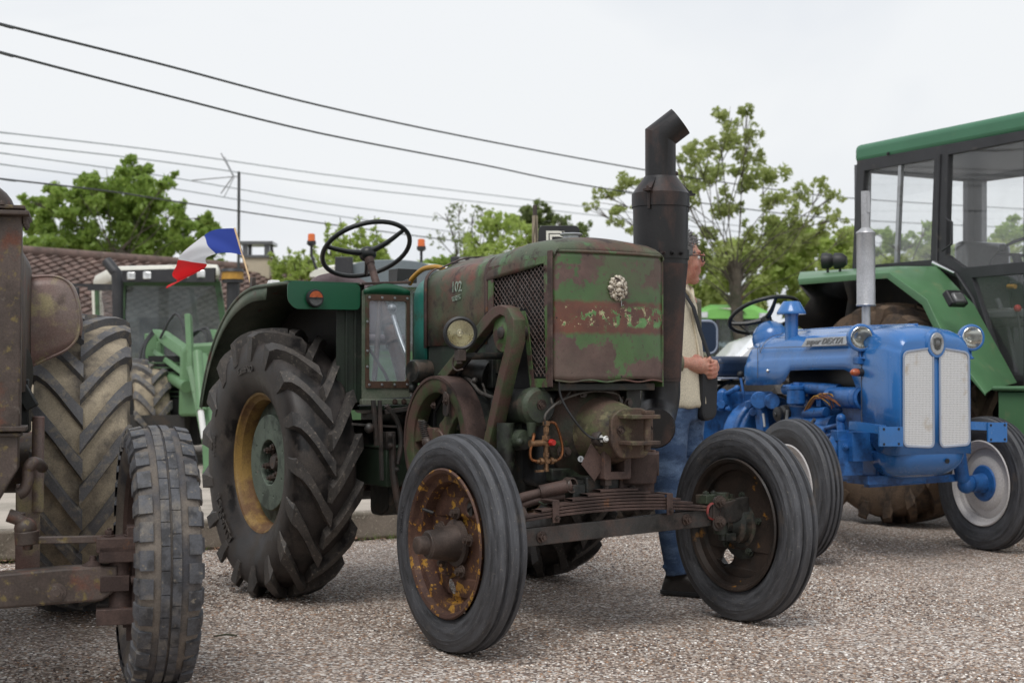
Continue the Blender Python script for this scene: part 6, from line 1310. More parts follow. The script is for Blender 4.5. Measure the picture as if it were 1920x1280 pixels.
# ------------------------------------------------------------ ground, kerb, pavement
def st(o): o['kind'] = 'structure'; return o
def sheet(name, poly, z, mat): return st(MB().add([(x, y, z) for x, y in poly], [tuple(range(len(poly)))]).build(name, MAT[mat]))
g = MB(); n = 90; V_ = []; F_ = []
xs = [-30 + 60 * i / 60 for i in range(61)]; ys = [1.5 + 24 * i / 80 for i in range(81)]
for y in ys:
    for x in xs: V_.append((x, y, .006 * math.sin(x * 1.9 + 1.3 * math.sin(y * 1.1)) * math.sin(y * 1.6 + x * .4) - .004))
for j in range(80):
    for i in range(60): k = j * 61 + i; F_.append((k, k + 1, k + 62, k + 61))
st(MB().add(V_, F_).build('gravel_ground', MAT['gravel']))
sheet('far_ground', [(-300, -60), (300, -60), (300, 600), (-300, 600)], -.03, 'far')
KA = Vector((-9.0, 4.30, 0)); KD = Vector((.852, .523, 0)).normalized(); KN = Vector((-KD.y, KD.x, 0))
kb = empty('kerb', (0, 0, 0)); kb['kind'] = 'structure'
k0 = MB().box((.497, .07, .085), (.994, .14, .170)).mesh('kerb_stone'); k0.materials.append(MAT['concrete'])
for i in range(12):
    o = bpy.data.objects.new('kerb_stone', k0); COL.objects.link(o); o.parent = kb; o.location = KA + KD * i; o.rotation_euler = (0, 0, math.atan2(KD.y, KD.x)); o.location.z += rnd.uniform(-.004, .004)
    mm = o.modifiers.new('b', 'BEVEL'); mm.width = .018; mm.segments = 3
KE = KA + KD * 12
pav = [KA + KN * .141, KE + KN * .141, Vector((2.2, 15, 0)), Vector((3.5, 26, 0)), Vector((-3, 40, 0)), Vector((-30, 30, 0)), Vector((-30, 4, 0))]
st(MB().prism([(p.x, p.y) for p in pav], (0, 0, 0), X3, Y3, .158).build('pavement', MAT['pave']))
# loose pebbles lying on the gravel near the camera
def pebbles(name, N, y0, y1, smin, smax, seed):
    rg = np.random.default_rng(seed); y = np.sqrt(rg.uniform(y0 ** 2, y1 ** 2, N)); x = rg.uniform(-.37, .37, N) * y; s = rg.uniform(smin, smax, N)
    base = np.array([(1, 0, 0), (0, 1, 0), (-1, 0, 0), (0, -1, 0), (.6, .6, .62), (-.6, .6, .6), (-.6, -.6, .62), (.6, -.6, .6), (0, 0, .95), (0, 0, -.5)], float)
    fc = np.array([(0, 4, 7), (0, 1, 4), (1, 5, 4), (1, 2, 5), (2, 6, 5), (2, 3, 6), (3, 7, 6), (3, 0, 7), (4, 8, 7), (4, 5, 8), (5, 6, 8), (6, 7, 8), (1, 0, 9), (2, 1, 9), (3, 2, 9), (0, 3, 9)])
    nb = len(base); a = rg.uniform(0, 6.28, N); ca, sa = np.cos(a), np.sin(a); st_ = rg.uniform(.65, 1.0, (N, 2))
    bx = base[None, :, 0] * s[:, None]; by = base[None, :, 1] * (s * st_[:, 0])[:, None]; bz = base[None, :, 2] * (s * st_[:, 1] * .8)[:, None]
    jit = rg.uniform(.8, 1.2, (N, nb)); bx = bx * jit; by = by * jit
    X = bx * ca[:, None] - by * sa[:, None] + x[:, None]; Y = bx * sa[:, None] + by * ca[:, None] + y[:, None]; Z = bz + (s * .15 - .002)[:, None] + (.006 * np.sin(x * 1.9 + 1.3 * np.sin(y * 1.1)) * np.sin(y * 1.6 + x * .4) - .004)[:, None]
    me = bpy.data.meshes.new(name); co = np.stack([X, Y, Z], -1).reshape(-1, 3); f = (fc[None] + (np.arange(N) * nb)[:, None, None]).reshape(-1, 3)
    me.vertices.add(len(co)); me.vertices.foreach_set('co', co.ravel()); me.loops.add(f.size); me.loops.foreach_set('vertex_index', f.ravel()); me.polygons.add(len(f)); me.polygons.foreach_set('loop_start', np.arange(len(f)) * 3)
    me.polygons.foreach_set('use_smooth', np.ones(len(f), bool)); me.update(); me.materials.append(MAT['pebble']); o = bpy.data.objects.new(name, me); COL.objects.link(o); o['kind'] = 'stuff'; return o
pebbles('gravel_pebbles', 62000, 4.4, 9.5, .0035, .0075, 1)
# dry leaves, grass and crumbs at the foot of the kerb
lv = MB(); r2 = random.Random(5)
def leaf(c, s):
    a = r2.uniform(0, 6.28); P = []
    for k in range(8):
        t_ = 2 * pi * k / 8; r = s * (1 if k % 2 == 0 else .55) * r2.uniform(.8, 1.1); P.append(c + Vector((r * math.cos(a + t_), r * math.sin(a + t_), s * r2.uniform(0, .35))))
    lv.add([c + Vector((0, 0, s * .25))] + P, [(0, 1 + k, 1 + (k + 1) % 8) for k in range(8)])
for i in range(170):
    p = KA + KD * r2.uniform(5, 11.6) - KN * abs(r2.gauss(0, .05)); leaf(p + Vector((0, 0, .004)), r2.uniform(.008, .035))
for px, py, s in ((455, 1193, .02), (1390, 1172, .012), (660, 1012, .05), (700, 1008, .04), (1450, 1195, .018), (1605, 1225, .016), (1790, 1055, .03), (1215, 1083, .012), (705, 1180, .016), (1700, 1010, .02)):
    d_ = ray(px, py); q_ = Vector((0, 0, 1)) + d_ * (-1 / d_.z); leaf(q_ + Vector((0, 0, .006)), s)
tag(lv.build('leaf_litter', MAT['dead']), kind='stuff')
d_ = ray(400, 1195); q_ = Vector((0, 0, 1)) + d_ * (-1 / d_.z); tw = MB().tube([q_ + Vector((0, 0, .006)), q_ + Vector((.05, .01, .012)), q_ + Vector((.09, .0, .008))], .004, 6)
tag(tw.build('twig', MAT['bark']), 'thin dark twig lying on the gravel in front of the lug tyre', 'twig')
gr = MB()
for i in range(900):
    p = KA + KD * (r2.gauss(10.1, .25) if i % 3 == 0 else r2.uniform(4, 11.8)) - KN * abs(r2.gauss(0, .035)); h_ = r2.uniform(.012, .05); a = r2.uniform(0, 6.28); w_ = Vector((math.cos(a), math.sin(a), 0)) * .003; t_ = Vector((r2.gauss(0, .015), r2.gauss(0, .015), h_))
    gr.add([p - w_, p + w_, p + t_], [(0, 1, 2)])
tag(gr.build('grass_tufts', MAT['grass']), kind='stuff')

# ------------------------------------------------------------ overhead wires
def wire(name, pts, r, mat, label, group=None):
    """pts: (px, py, depth)"""
    P = [wat(*p) for p in pts]; P = [P[0] + (P[0] - P[1]) * 14] + P + [P[-1] + (P[-1] - P[-2]) * 8]; o = MB().tube(P, r, 6, smooth=6).build(name, MAT[mat]); tag(o, label, 'cable', group)
wire('power_cable', [(-120, 10, 11.4), (0, 45, 12), (300, 120, 14), (600, 198, 17), (900, 262, 21), (1205, 318, 26), (1400, 348, 30), (1600, 372, 34), (1920, 392, 42), (2100, 400, 46)], .0115, 'wire', 'thick dark overhead cable, uppermost across the sky')
wire('power_cable', [(-120, 62, 11.4), (0, 98, 12), (300, 176, 14), (600, 250, 17), (900, 308, 21), (1100, 348, 24), (1400, 392, 30), (1600, 412, 34), (1920, 428, 42), (2100, 436, 46)], .011, 'wire', 'thick dark overhead cable, second from the top of the sky')
wire('telephone_wire', [(-120, 318, 19), (0, 335, 20), (200, 358, 22), (330, 378, 24), (600, 418, 30), (880, 455, 37), (1000, 468, 40)], .013, 'wire', 'dark thin wire crossing in front of the left tree')
for k, (ya, yb, yc, lab) in enumerate(((248, 326, 388, 'pale thin wire, highest of the faint ones above the left tree'), (268, 345, 402, 'pale thin wire just under the highest faint one'), (287, 380, 445, 'pale thin wire reaching the top of the left tree'), (308, 400, 470, 'pale thin wire ending behind the crown of the left tree'))):
    wire('distant_wire', [(-100, ya - 13, 36), (0, ya, 38), (300, (ya + yb) / 2 - 4, 44), (600, yb, 50), (850, (yb + yc) / 2, 55), (1100, yc, 60)], .017, 'wire_pale', lab)

# ------------------------------------------------------------ tiled house, chimney, aerial
HB = empty('tiled_house', (0, 0, 0), None, 'long low house with a brown tiled roof behind the loader tractor', 'house')
ra_, rb2 = Vector((-12.4, 20, 3.08)), Vector((-3.0, 31.46, 3.08)); rd = (rb2 - ra_); rl = rd.length; rd.normalize(); sn = Vector((rd.y, -rd.x, 0)); sl_ = (sn * 3.3 + Vector((0, 0, -1.62))); nrm = rd.cross(sl_).normalized()
if nrm.z < 0: nrm = -nrm
nr = 26; nc = int(rl / .24); rows = []
V_ = []; F_ = []; wv = [0, .026, .034, .026, 0, -.006]
per = nc * 6 + 1
for r in range(nr):
    for e, lift in ((0, .012), (1.04, .042)):
        base = ra_ + sl_ * ((r + e) / nr)
        jl = [rnd.uniform(-.008, .008) for _ in range(nc + 1)]
        for i in range(per):
            V_.append(base + rd * (rl * i / (per - 1)) + nrm * (wv[i % 6] + lift + jl[i // 6] * e))
    b0 = r * 2 * per
    for i in range(per - 1): F_.append((b0 + i, b0 + per + i, b0 + per + i + 1, b0 + i + 1))
    # riser
    if r: 
        c0 = (r - 1) * 2 * per + per
        for i in range(per - 1): F_.append((c0 + i, b0 + i, b0 + i + 1, c0 + i + 1))
tl_ = MB().add(V_, F_).build('roof_tiles', MAT['tile'], HB); tl_['kind'] = 'stuff'
MB().tube([ra_ + Vector((0, 0, .05)), rb2 + Vector((0, 0, .05))], .10, 10).build('ridge', MAT['tile'], HB)
wl_ = MB(); e0, e1 = ra_ + sl_ * .93, rb2 + sl_ * .93; wl_.bar((e0.x, e0.y, .75), (e1.x, e1.y, .75), .2, 1.3); wl_.bar((ra_.x - 2.8, ra_.y + 2.2, .75), (rb2.x - 2.8, rb2.y + 2.2, .75), .2, 1.3); wl_.build('wall', MAT['plaster'], HB)
MB().add([ra_, rb2, rb2 - sn * 3.3 - Vector((0, 0, 1.6)), ra_ - sn * 3.3 - Vector((0, 0, 1.6))], [(0, 1, 2, 3)]).build('rear_roof', MAT['tile'], HB)
c = wat(484, 497, 29); ch = MB().box((c.x, c.y, c.z - .35), (.52, .50, 1.0)); 
cho = ch.build('chimney', MAT['plaster'], HB, bevel=.01)
cs_ = MB()
for a in (-.21, .21):
    for b_ in (-.2, .2): cs_.box((c.x + a, c.y + b_, c.z + .26), (.10, .10, .24))
cs_.box((c.x, c.y, c.z + .41), (.66, .62, .06)).box((c.x, c.y, c.z + .15), (.60, .58, .05)); cs_.build('chimney_cap', MAT['smoke_lens'], cho)
am = wat(447, 560, 26.5); at_ = wat(446, 322, 26.5); AT = empty('tv_aerial', (am.x, am.y, 0), None, 'tall thin rooftop television aerial on a mast beside the left tree', 'aerial')
MB().cyl((0, 0, am.z - .8), (0, 0, at_.z), .026, n=10).build('mast', MAT['wire'], AT)
bl_ = wat(360, 338, 26.2); bo_ = Vector((bl_.x - am.x, -.3, bl_.z)); tp_ = Vector((0, 0, at_.z - .08))
ya = MB().tube([tp_, bo_], .012, 6)
for k in range(11):
    p = tp_ * (1 - (k + 1) / 12) + bo_ * ((k + 1) / 12); ya.tube([p + Vector((0, -.12, -.02)), p + Vector((0, .12, .02))], .008, 5)
for s_ in (-1, 1): ya.tube([tp_ + Vector((-.10, 0, 0)), tp_ + Vector((-.32, 0, s_ * .36 + .05))], .012, 5).tube([tp_ + Vector((-.10, .1, 0)), tp_ + Vector((-.28, .1, s_ * .36))], .008, 5)
ya.build('antenna', MAT['steel'], AT)

# ------------------------------------------------------------ loader tractor on the pavement, left
PZ = .158
LD = empty('loader_tractor', (0, 0, PZ), None, 'mid green cab tractor with cream roof and front loader arms, left background', 'tractor', rz=0)
def w3(px, py, Y): p = wat(px, py, Y); return Vector((p.x, p.y, p.z - PZ))
def ldp(name, mb, mat, par=None, **k): return mb.build(name, MAT[mat], par or LD, **k)
def quadplate(mb, P, t):
    P = [Vector(p) for p in P]; n_ = (P[1] - P[0]).cross(P[2] - P[0]).normalized() * t
    mb.add([p - n_ / 2 for p in P] + [p + n_ / 2 for p in P], [tuple(range(len(P)))[::-1], tuple(range(len(P), 2 * len(P)))] + [(i, (i + 1) % len(P), (i + 1) % len(P) + len(P), i + len(P)) for i in range(len(P))]); return mb
A1, A2, A3, A4 = w3(232, 528, 16.4), w3(408, 528, 16.0), w3(432, 690, 16.0), w3(226, 690, 16.4)     # windscreen corners
bk1 = Vector((-.62, 1.15, 0))
B1, B4 = w3(182, 535, 17.6), w3(186, 690, 17.6); B2 = A2 + Vector((-.55, 1.25, 0)); B3 = A3 + Vector((-.55, 1.25, 0))
rz = .0
rfp = [A1 + Vector((-.10, -.20, 0)), A2 + Vector((.08, -.20, 0)), B2 + Vector((.1, .15, 0)), B1 + Vector((-.1, .15, 0))]
top = [p * 1.0 + Vector((0, 0, 0)) for p in rfp]
zt = w3(320, 498, 16.2).z; zb = A1.z
cen = sum(rfp, Vector()) / 4
rowsr = [[Vector((cen.x + (p.x - cen.x) * s_, cen.y + (p.y - cen.y) * s_, z_)) for p in catmull(rfp, 6, True)] for s_, z_ in ((.97, zb), (1.0, zb + .03), (1.0, zt - .08), (.97, zt - .02), (.88, zt), (.02, zt + .03))]
pl4 = lambda P, s_: [Vector((cen.x + (p.x - cen.x) * s_, cen.y + (p.y - cen.y) * s_, 0)) for p in P]
RR4 = []
def r4(s_, z_):
    P = pl4(rfp, s_); out = []
    for i in range(4):
        a, b, c_ = P[i - 1], P[i], P[(i + 1) % 4]
        for t_ in (0, .5, 1):
            u_ = b + (a - b).normalized() * .12; v_ = b + (c_ - b).normalized() * .12; q_ = u_ * (1 - t_) ** 2 + b * 2 * t_ * (1 - t_) + v_ * t_ * t_; out.append(Vector((q_.x, q_.y, z_)))
    return out
ldp('cab_roof', MB().loft([r4(.97, zb - .0), r4(1, zb + .03), r4(1, zt - .07), r4(.97, zt - .015), r4(.85, zt), r4(.05, zt + .03)], True, True, True), 'cream')
f1, f2 = A1 + Vector((.03, -.235, -.02)), A2 + Vector((.02, -.235, -.02)); fz = zt - .055
fas = ldp('lamp_panel', quadplate(MB(), [(f1.x, f1.y, f1.z), (f2.x, f2.y, f2.z), (f2.x, f2.y, fz), (f1.x, f1.y, fz)], .03), 'cab_black')
for a in (.13, .30, .70, .87):
    p = f1 * (1 - a) + f2 * a; MB().box((p.x, p.y - .02, (f1.z + fz) / 2 + .0), (.115, .02, .085), (Z3, .08)).build('work_light', MAT['lens'], fas, bevel=.01)
fr_ = MB().bar(A1, A4, .06, .06, Y3).bar(A2, A3, .06, .06, Y3).bar(B1, B4, .05, .05, Y3).bar(B2, B3, .05, .05, Y3).bar(A4, A3, .06, .06).bar(B4, A4, .05, .05).bar(A1, B1, .05, .05).bar(A1, A2, .04, .09)
for P_ in ((A4, w3(228, 760, 16.4)), (A3, w3(420, 760, 16.2))): fr_.bar(P_[0], P_[1], .06, .06, Y3)
ldp('cab_frame', fr_, 'fendt_dark')
ldp('windscreen', quadplate(MB(), [A1, A2, A3, A4], .01), 'glass_dark'); ldp('side_window', quadplate(MB(), [A1, B1, B4, A4], .01), 'glass_cab')
ldp('rear_window', quadplate(MB(), [B1, B2, B3, B4], .01), 'glass_cab'); ldp('white_pillar', MB().bar(B1 + Vector((-.02, 0, .0)), B4, .09, .03, Y3), 'cream')
s0 = w3(300, 640, 17.0); ldp('cab_seat', MB().box(s0, (.45, .2, .55)).box(s0 + Vector((0, -.2, -.35)), (.45, .4, .15)), 'cab_black', bevel=.05); 
wc = w3(345, 640, 16.6); ldp('steering_wheel', MB().tube([wc + Vector((.19 * math.cos(a), -.12 * math.sin(a), .14 * math.sin(a))) for a in [2 * pi * i / 24 for i in range(24)]], .014, 6, closed=True).cyl(wc, wc + Vector((0, -.2, -.4)), .03), 'cab_black')
ldp('cab_body', MB().box(w3(310, 760, 16.9), (1.0, .9, .75)), 'jd_dark', bevel=.02)
bo = MB(); bo.loft([[w3(x, y, Y) for x, y in ((338, 660), (350, 645), (420, 640), (450, 645), (455, 700), (455, 780), (335, 780))] for Y in (15.9, 14.4, 14.1)], True, True, True); ldp('bonnet', bo, 'fendt', bevel=.03)
ldp('front_grille', MB().box(w3(318, 715, 14.6), (.40, .1, .50)).box(w3(310, 790, 14.6), (.7, .3, .45)), 'core')
gi = MB(); 
for k in range(9): gi.box(w3(318, 680 + k * 9, 14.5), (.42, .02, .012))
ldp('grille_bars', gi, 'fendt_dark')
ex = w3(222, 720, 15.9); et = w3(220, 530, 15.9); ldp('exhaust_pipe', MB().tube([ex, et, w3(214, 508, 15.9), w3(200, 490, 15.95)], .058, 14, smooth=3), 'cab_black')
ldp('air_cleaner', MB().cyl(w3(436, 620, 15.8), w3(436, 526, 15.8), .062, n=20).cyl(w3(436, 530, 15.8), w3(436, 524, 15.8), .11, n=24), 'cab_black'); ldp('precleaner_bowl', MB().cyl(w3(436, 524, 15.8), w3(436, 510, 15.8), .118, .112, 28), 'yellow_hose'); ldp('bowl_cap', MB().cyl(w3(436, 510, 15.8), w3(436, 504, 15.8), .125, .11, 28), 'cab_black')
mr = MB().bar(w3(132, 534, 16.2), w3(232, 536, 16.3), .03, .03).box(w3(190, 540, 16.25), (.28, .06, .05)); mrr = ldp('mirror_arm', mr, 'cab_black'); MB().box(w3(140, 562, 16.2), (.10, .05, .28)).build('mirror', MAT['cab_black'], mrr, bevel=.02)
# loader
lo_ = MB()
mst = MB().bar(w3(285, 625, 14.9), w3(287, 740, 14.9), .13, .10, Y3).bar(w3(300, 640, 14.9), w3(302, 730, 14.9), .05, .12, Y3); ldp('loader_mast', mst, 'fendt', bevel=.01)
def arm(dx, dY, nm):
    a_ = MB()
    prof = [(284, 617), (300, 621), (348, 655), (372, 662), (396, 800), (399, 948), (384, 948), (378, 830), (352, 700), (340, 672), (296, 640)]
    dep = [14.9, 14.85, 14.2, 14.0, 13.4, 12.9, 12.9, 13.3, 14.0, 14.3, 14.9]
    P = [w3(x + dx, y, d + dY) for (x, y), d in zip(prof, dep)]; n_ = Vector((.80, .35, 0)) * .10
    N = len(P); a_.add(P + [p + n_ for p in P], [tuple(range(N))[::-1], tuple(range(N, 2 * N))] + [(i, (i + 1) % N, (i + 1) % N + N, i + N) for i in range(N)])
    o = a_.build(nm, MAT['fendt'], LD, bevel=.008)
    return o
a1 = arm(0, 0, 'loader_arm'); a2 = arm(105, .55, 'loader_arm')
ldp('upper_link', MB().bar(w3(353, 590, 13.9), w3(358, 690, 13.8), .05, .10, Y3).bar(w3(358, 690, 13.8), w3(382, 800, 13.5), .05, .10, Y3).bar(w3(292, 660, 14.8), w3(345, 700, 14.2), .05, .06, Y3), 'fendt', bevel=.006)
ldp('hydraulic_cylinder', MB().cyl(w3(308, 700, 14.8), w3(350, 725, 14.0), .055, n=16).cyl(w3(370, 660, 13.7), w3(378, 770, 13.4), .045, n=16), 'fendt'); ldp('cylinder_rod', MB().cyl(w3(376, 768, 13.4), w3(383, 822, 13.3), .028, n=14), 'white')
ldp('cross_tube', MB().cyl(w3(385, 885, 13.1), w3(500, 890, 13.7), .04), 'fendt')
hs_ = MB()
for k, (x0, x1, x2, y1, y2) in enumerate(((284, 262, 276, 700, 760), (288, 270, 282, 690, 750), (355, 385, 400, 655, 720), (360, 392, 405, 650, 730), (300, 330, 352, 618, 640))): hs_.tube([w3(x0, 622 + k * 3, 14.7), w3(x1, y1 - 30, 14.6), w3(x2, y2, 14.5)], .013, 6, smooth=6)
ldp('hydraulic_hose', hs_, 'cab_black')
fwp = Vector((-3.62, 14.7, .50)); fw2 = MB().lathe([(-.15, .30), (0, .27), (.15, .30)], n=36).lathe([(0, .27), (0, 0)], n=36).build('front_wheel', MAT['rim_yellow'], LD, loc=fwp, rot=(0, 0, .42 - pi / 2))
cc, ll = lug_tyre(.54, .17, .31, .04, 15, delta=.40, hw=.034); tf = cc.build('tyre', MAT['rubber_dust'], fw2); ll.build('tyre_lugs', MAT['rubber_lug'], tf)
f3 = instance(fw2, LD, fwp + Vector((1.3, .55, 0)), (0, 0, .42 - pi / 2))
rw2 = MB().lathe([(-.2, .45), (0, .42), (.2, .45)], n=36).lathe([(0, .42), (0, 0)], n=36).build('rear_wheel', MAT['rim_yellow'], LD, loc=(-4.75, 17.1, .76), rot=(0, 0, .42 - pi / 2)); cc, ll = lug_tyre(.76, .22, .45, .04, 18, delta=.40, hw=.034); tf = cc.build('tyre', MAT['rubber_dust'], rw2); ll.build('tyre_lugs', MAT['rubber_lug'], tf); instance(rw2, LD, (-3.1, 17.8, .76), (0, 0, .42 - pi / 2))
ldp('side_marker', MB().box(w3(213, 655, 16), (.10, .05, .10)), 'orange_dark'); ldp('front_shelf', MB().box(w3(254, 714, 15.4), (.55, .3, .04)), 'cab_black'); ldp('chassis', MB().box(w3(330, 800, 15.4), (.7, 2.4, .3)), 'jd_dark')

# ------------------------------------------------------------ pale roofed cab tractor seen over the mudguard
CT = empty('cab_tractor', (0, 0, PZ), None, 'cab tractor with domed cream roof and two amber beacons behind the steering wheel', 'tractor')
def ctp(name, mb, mat, par=None, **k): return mb.build(name, MAT[mat], par or CT, **k)
YC = 17.0; xl, xr = w3(577, 520, YC).x, w3(862, 520, YC).x; zr0 = w3(700, 520, YC).z; zr1 = w3(700, 486, YC).z; cx0 = (xl + xr) / 2; hwx = (xr - xl) / 2
rows = []
for j in range(11):
    y = YC - .1 + 1.5 * j / 10; f_ = 1 - .35 * abs(j / 5 - 1) ** 3
    rows.append([(cx0 + hwx * math.copysign(abs(math.cos(t_)) ** .8, math.cos(t_)) * (.9 + .1 * f_), y, zr0 + (zr1 - zr0) * f_ * abs(math.sin(t_)) ** .7) for t_ in [pi * i / 20 for i in range(21)]])
ctp('cab_roof', MB().loft(rows, True, True, True), 'cream')
hatch = []
for j in (0, 1): hatch.append([(cx0 + .08 + hwx * .68 * math.copysign(abs(math.cos(t_)) ** .8, math.cos(t_)), YC - .13 - .02 * j, zr0 - .12 + (zr1 - zr0 + .105 - .01 * j) * abs(math.sin(t_)) ** .6) for t_ in [pi * i / 20 for i in range(21)]])
ctp('rear_visor', MB().loft(hatch, True, True, True), 'grey_visor')
ctp('cab_body', MB().box((cx0, YC + .6, .78), (1.3, 1.2, .9)).box((cx0, YC + 1.6, .9), (.8, 1.4, .7)), 'fendt_dark', bevel=.03)
for a in (-1, 1): ctp('cab_pillar', MB().bar((cx0 + a * hwx * .82, YC, zr0), (cx0 + a * .65, YC, 1.1), .07, .07, Y3), 'cab_black')
ctp('rear_window', MB().box((cx0, YC, (zr0 + 1.15) / 2), (1.35, .01, zr0 - 1.15)), 'glass_dark')
for px, py0, sz, lean in ((584, 452, 1, .05), (790, 462, 1, 0)):
    tpz = w3(px, py0, YC); z0 = w3(px, py0 + 44, YC).z
    st2 = MB().tube([tpz + Vector((0, 0, -.04)), tpz + Vector((0, 0, -.16)), tpz + Vector((lean, 0, -.30)), tpz + Vector((lean * 2, 0, -.40))], .016, 8).cyl(tpz + Vector((0, 0, -.055)), tpz + Vector((0, 0, -.03)), .03, .058)
    be = ctp('beacon', st2.cyl(tpz + Vector((0, 0, -.03)), tpz, .052), 'cab_black'); MB().cyl(tpz, tpz + Vector((0, 0, .078)), .044, .040, 20).sphere(tpz + Vector((0, 0, .076)), (.040, .040, .012)).build('beacon_lens', MAT['orange'], be)
wk = MB().box(w3(880, 489, YC - .3), (.42, .12, .09)); wo = ctp('lamp_bar', wk, 'cab_black', bevel=.01)
for px in (866, 886): MB().cyl(w3(px, 489, YC - .38), w3(px, 489, YC - .36), .04, n=18).build('work_light', MAT['lens'], wo)
ctp('number_box', MB().box(w3(645, 500, YC - .25), (.20, .08, .22)), 'cab_black', bevel=.01)
rw3 = MB().lathe([(-.2, .42), (0, .4), (.2, .42)], n=36).lathe([(0, .4), (0, 0)], n=36)
rw3o = rw3.build('rear_wheel', MAT['rim_yellow'], CT, loc=(cx0 - .85, YC + .5, .74), rot=(0, 0, pi / 2)); rib_tyre(.74, .2, .42).build('tyre', MAT['rubber'], rw3o); instance(rw3o, CT, (cx0 + .85, YC + .5, .74), (0, 0, pi / 2))

# black plate with stencilled outline letter, and a pole, on the vehicle behind the bonnet
SGN = empty('lettered_plate', (0, 0, 0), None, 'black rounded plate with a grey outlined letter D behind the bonnet', 'sign')
YS = 8.6; s1, s2, s3 = wat(1010, 424, YS), wat(1086, 426, YS), wat(1050, 500, YS)
MB().plate([rrect(0, s2.x - s1.x, s3.z - s1.z - .05, 0, .03)], s1, X3, Z3, .012, .003).build('plate', MAT['black_rubber'], SGN)
MB().box((s1.x + .12, YS + .03, (s3.z - .1) / 2), (.04, .04, s3.z + .1)).build('post', MAT['cab_black'], SGN)
dl_ = MB(); dcx = wat(1024, 433, YS); 
def dpath(o_):
    W_, H_ = .160 - o_ * 2, .20 - 2 * o_; P = [(o_, -o_ - H_), (o_, -o_), (o_ + W_ * .45, -o_)]
    return P + [(o_ + W_ * .45 + (W_ * .55) * math.sin(t_), -o_ - H_ / 2 + H_ / 2 * math.cos(t_)) for t_ in [pi * i / 12 for i in range(1, 12)]] + [(o_ + W_ * .45, -o_ - H_)]
for o_ in (0, .020): 
    A_ = dpath(o_); B_ = dpath(o_ + .014)
    dl_.plate([A_, B_], (dcx.x, YS - .008, dcx.z), X3, Z3, .003)
for k in range(0, 16, 3):
    A_ = dpath(.006); p_ = A_[k % len(A_)]; dl_.box((dcx.x + p_[0] + .004, YS - .008, dcx.z + p_[1]), (.014, .003, .014))
dl_.build('letter', MAT['cream'], SGN)
pb, ptp = wat(1004, 520, 8.3), wat(1003, 385, 8.3); PL = empty('wooden_pole', (0, 0, 0), None, 'upright grey wooden pole with a dark metal tip behind the bonnet', 'pole')
MB().cyl((pb.x, pb.y, 0), (ptp.x, ptp.y, ptp.z - .058), .022, .0165, 16).build('shaft', MAT['wood'], PL); MB().cyl((ptp.x, ptp.y, ptp.z - .058), (ptp.x, ptp.y, ptp.z), .0125, .0125, 14).build('metal_tip', MAT['hub'], PL)

# flag clipped to the mudguard
FL = empty('small_flag', V.o, V.ph, 'small blue, white and red flag fluttering on a stick at the mudguard', 'flag')
vf = -.78; q = lambda x, y: V.at(x, y, 'v', vf)
MB().cyl(q(473, 540), q(440, 428), .0052, .0045, 10).build('flag_stick', MAT['wood_pale'], FL); MB().box(q(474, 530), (.03, .02, .05)).build('clip', MAT['hub'], FL, bevel=.003)
tc = [Vector((x, y, 0)) for x, y in ((440, 428), (402, 430), (376, 444), (352, 477), (331, 502), (311, 521))]; bc_ = [Vector((x, y, 0)) for x, y in ((457, 479), (432, 474), (407, 477), (382, 488), (362, 508), (312, 541))]
T_ = catmull(tc, 8); B_ = catmull(bc_, 8); nT = len(T_)
grid = []
for i in range(nT):
    row = []
    for j in range(13):
        a = j / 12; p = T_[i] * (1 - a) + B_[i] * a; s_ = i / (nT - 1)
        row.append(q(p.x, p.y) + V.at(0, 0, 'v', vf) * 0 + Vector((0, 1, 0)) * (.05 * s_ * math.sin(7.5 * s_ + 2.2 * a) + .012 * s_ * math.sin(19 * s_ + 7 * a)))
    grid.append(row)
c1, c2 = 15, 27
for nm, i0, i1, mt in (('blue_stripe', 0, c1, 'flag_blue'), ('white_stripe', c1, c2, 'flag_white'), ('red_stripe', c2, nT - 1, 'flag_red')): MB().loft(grid[i0:i1 + 1]).build(nm, MAT[mt], FL, sub=1)

# ------------------------------------------------------------ lime roofed tractor and white car, far right
LM = empty('cab_tractor', (0, 0, 0), None, 'distant cab tractor with a bright lime roof beyond the man', 'tractor')
def lmp(name, mb, mat, par=None, **k): return mb.build(name, MAT[mat], par or LM, **k)
YL = 27.0; W = lambda x, y, Y=YL: wat(x, y, Y)
rows = []
for j, (Y, x0, x1, y0_, y1_) in enumerate(((YL, 1308, 1442, 598, 578), (YL + .1, 1306, 1444, 596, 571), (YL + 1.4, 1312, 1438, 596, 572), (YL + 1.5, 1316, 1434, 596, 580))):
    a_, b_ = W(x0, y0_, Y), W(x1, y1_, Y); rows.append([(a_.x, Y, a_.z), (a_.x, Y, b_.z - .1), (a_.x + .25, Y, b_.z), (b_.x - .3, Y, b_.z), (b_.x, Y, b_.z - .14), (b_.x, Y, a_.z)])
lmp('cab_roof', MB().loft(rows, True, True, True), 'lime', bevel=.03)
lmp('roof_decal', MB().loft([[W(1345, 577, YL - .02), W(1395, 584, YL - .02)], [W(1380, 577, YL - .02), W(1400, 590, YL - .02)]]), 'cream', solid=.01)
lmp('cab_glass', MB().box((W(1372, 600).x, YL + .75, W(1372, 640).z), (1.15, 1.2, .95)), 'glass_dark'); cabp = MB()
for px in (1318, 1345, 1400, 1428): cabp.bar(W(px, 598, YL + .05), W(px - 2, 680, YL + .05), .07, .07, Y3)
lmp('cab_frame', cabp, 'cab_black'); lmp('lamp_left', MB().box(W(1320, 590, YL - .03), (.13, .06, .10)), 'lens').name = 'work_light'; lmp('work_light', MB().box(W(1430, 592, YL - .03), (.13, .06, .10)), 'lens')
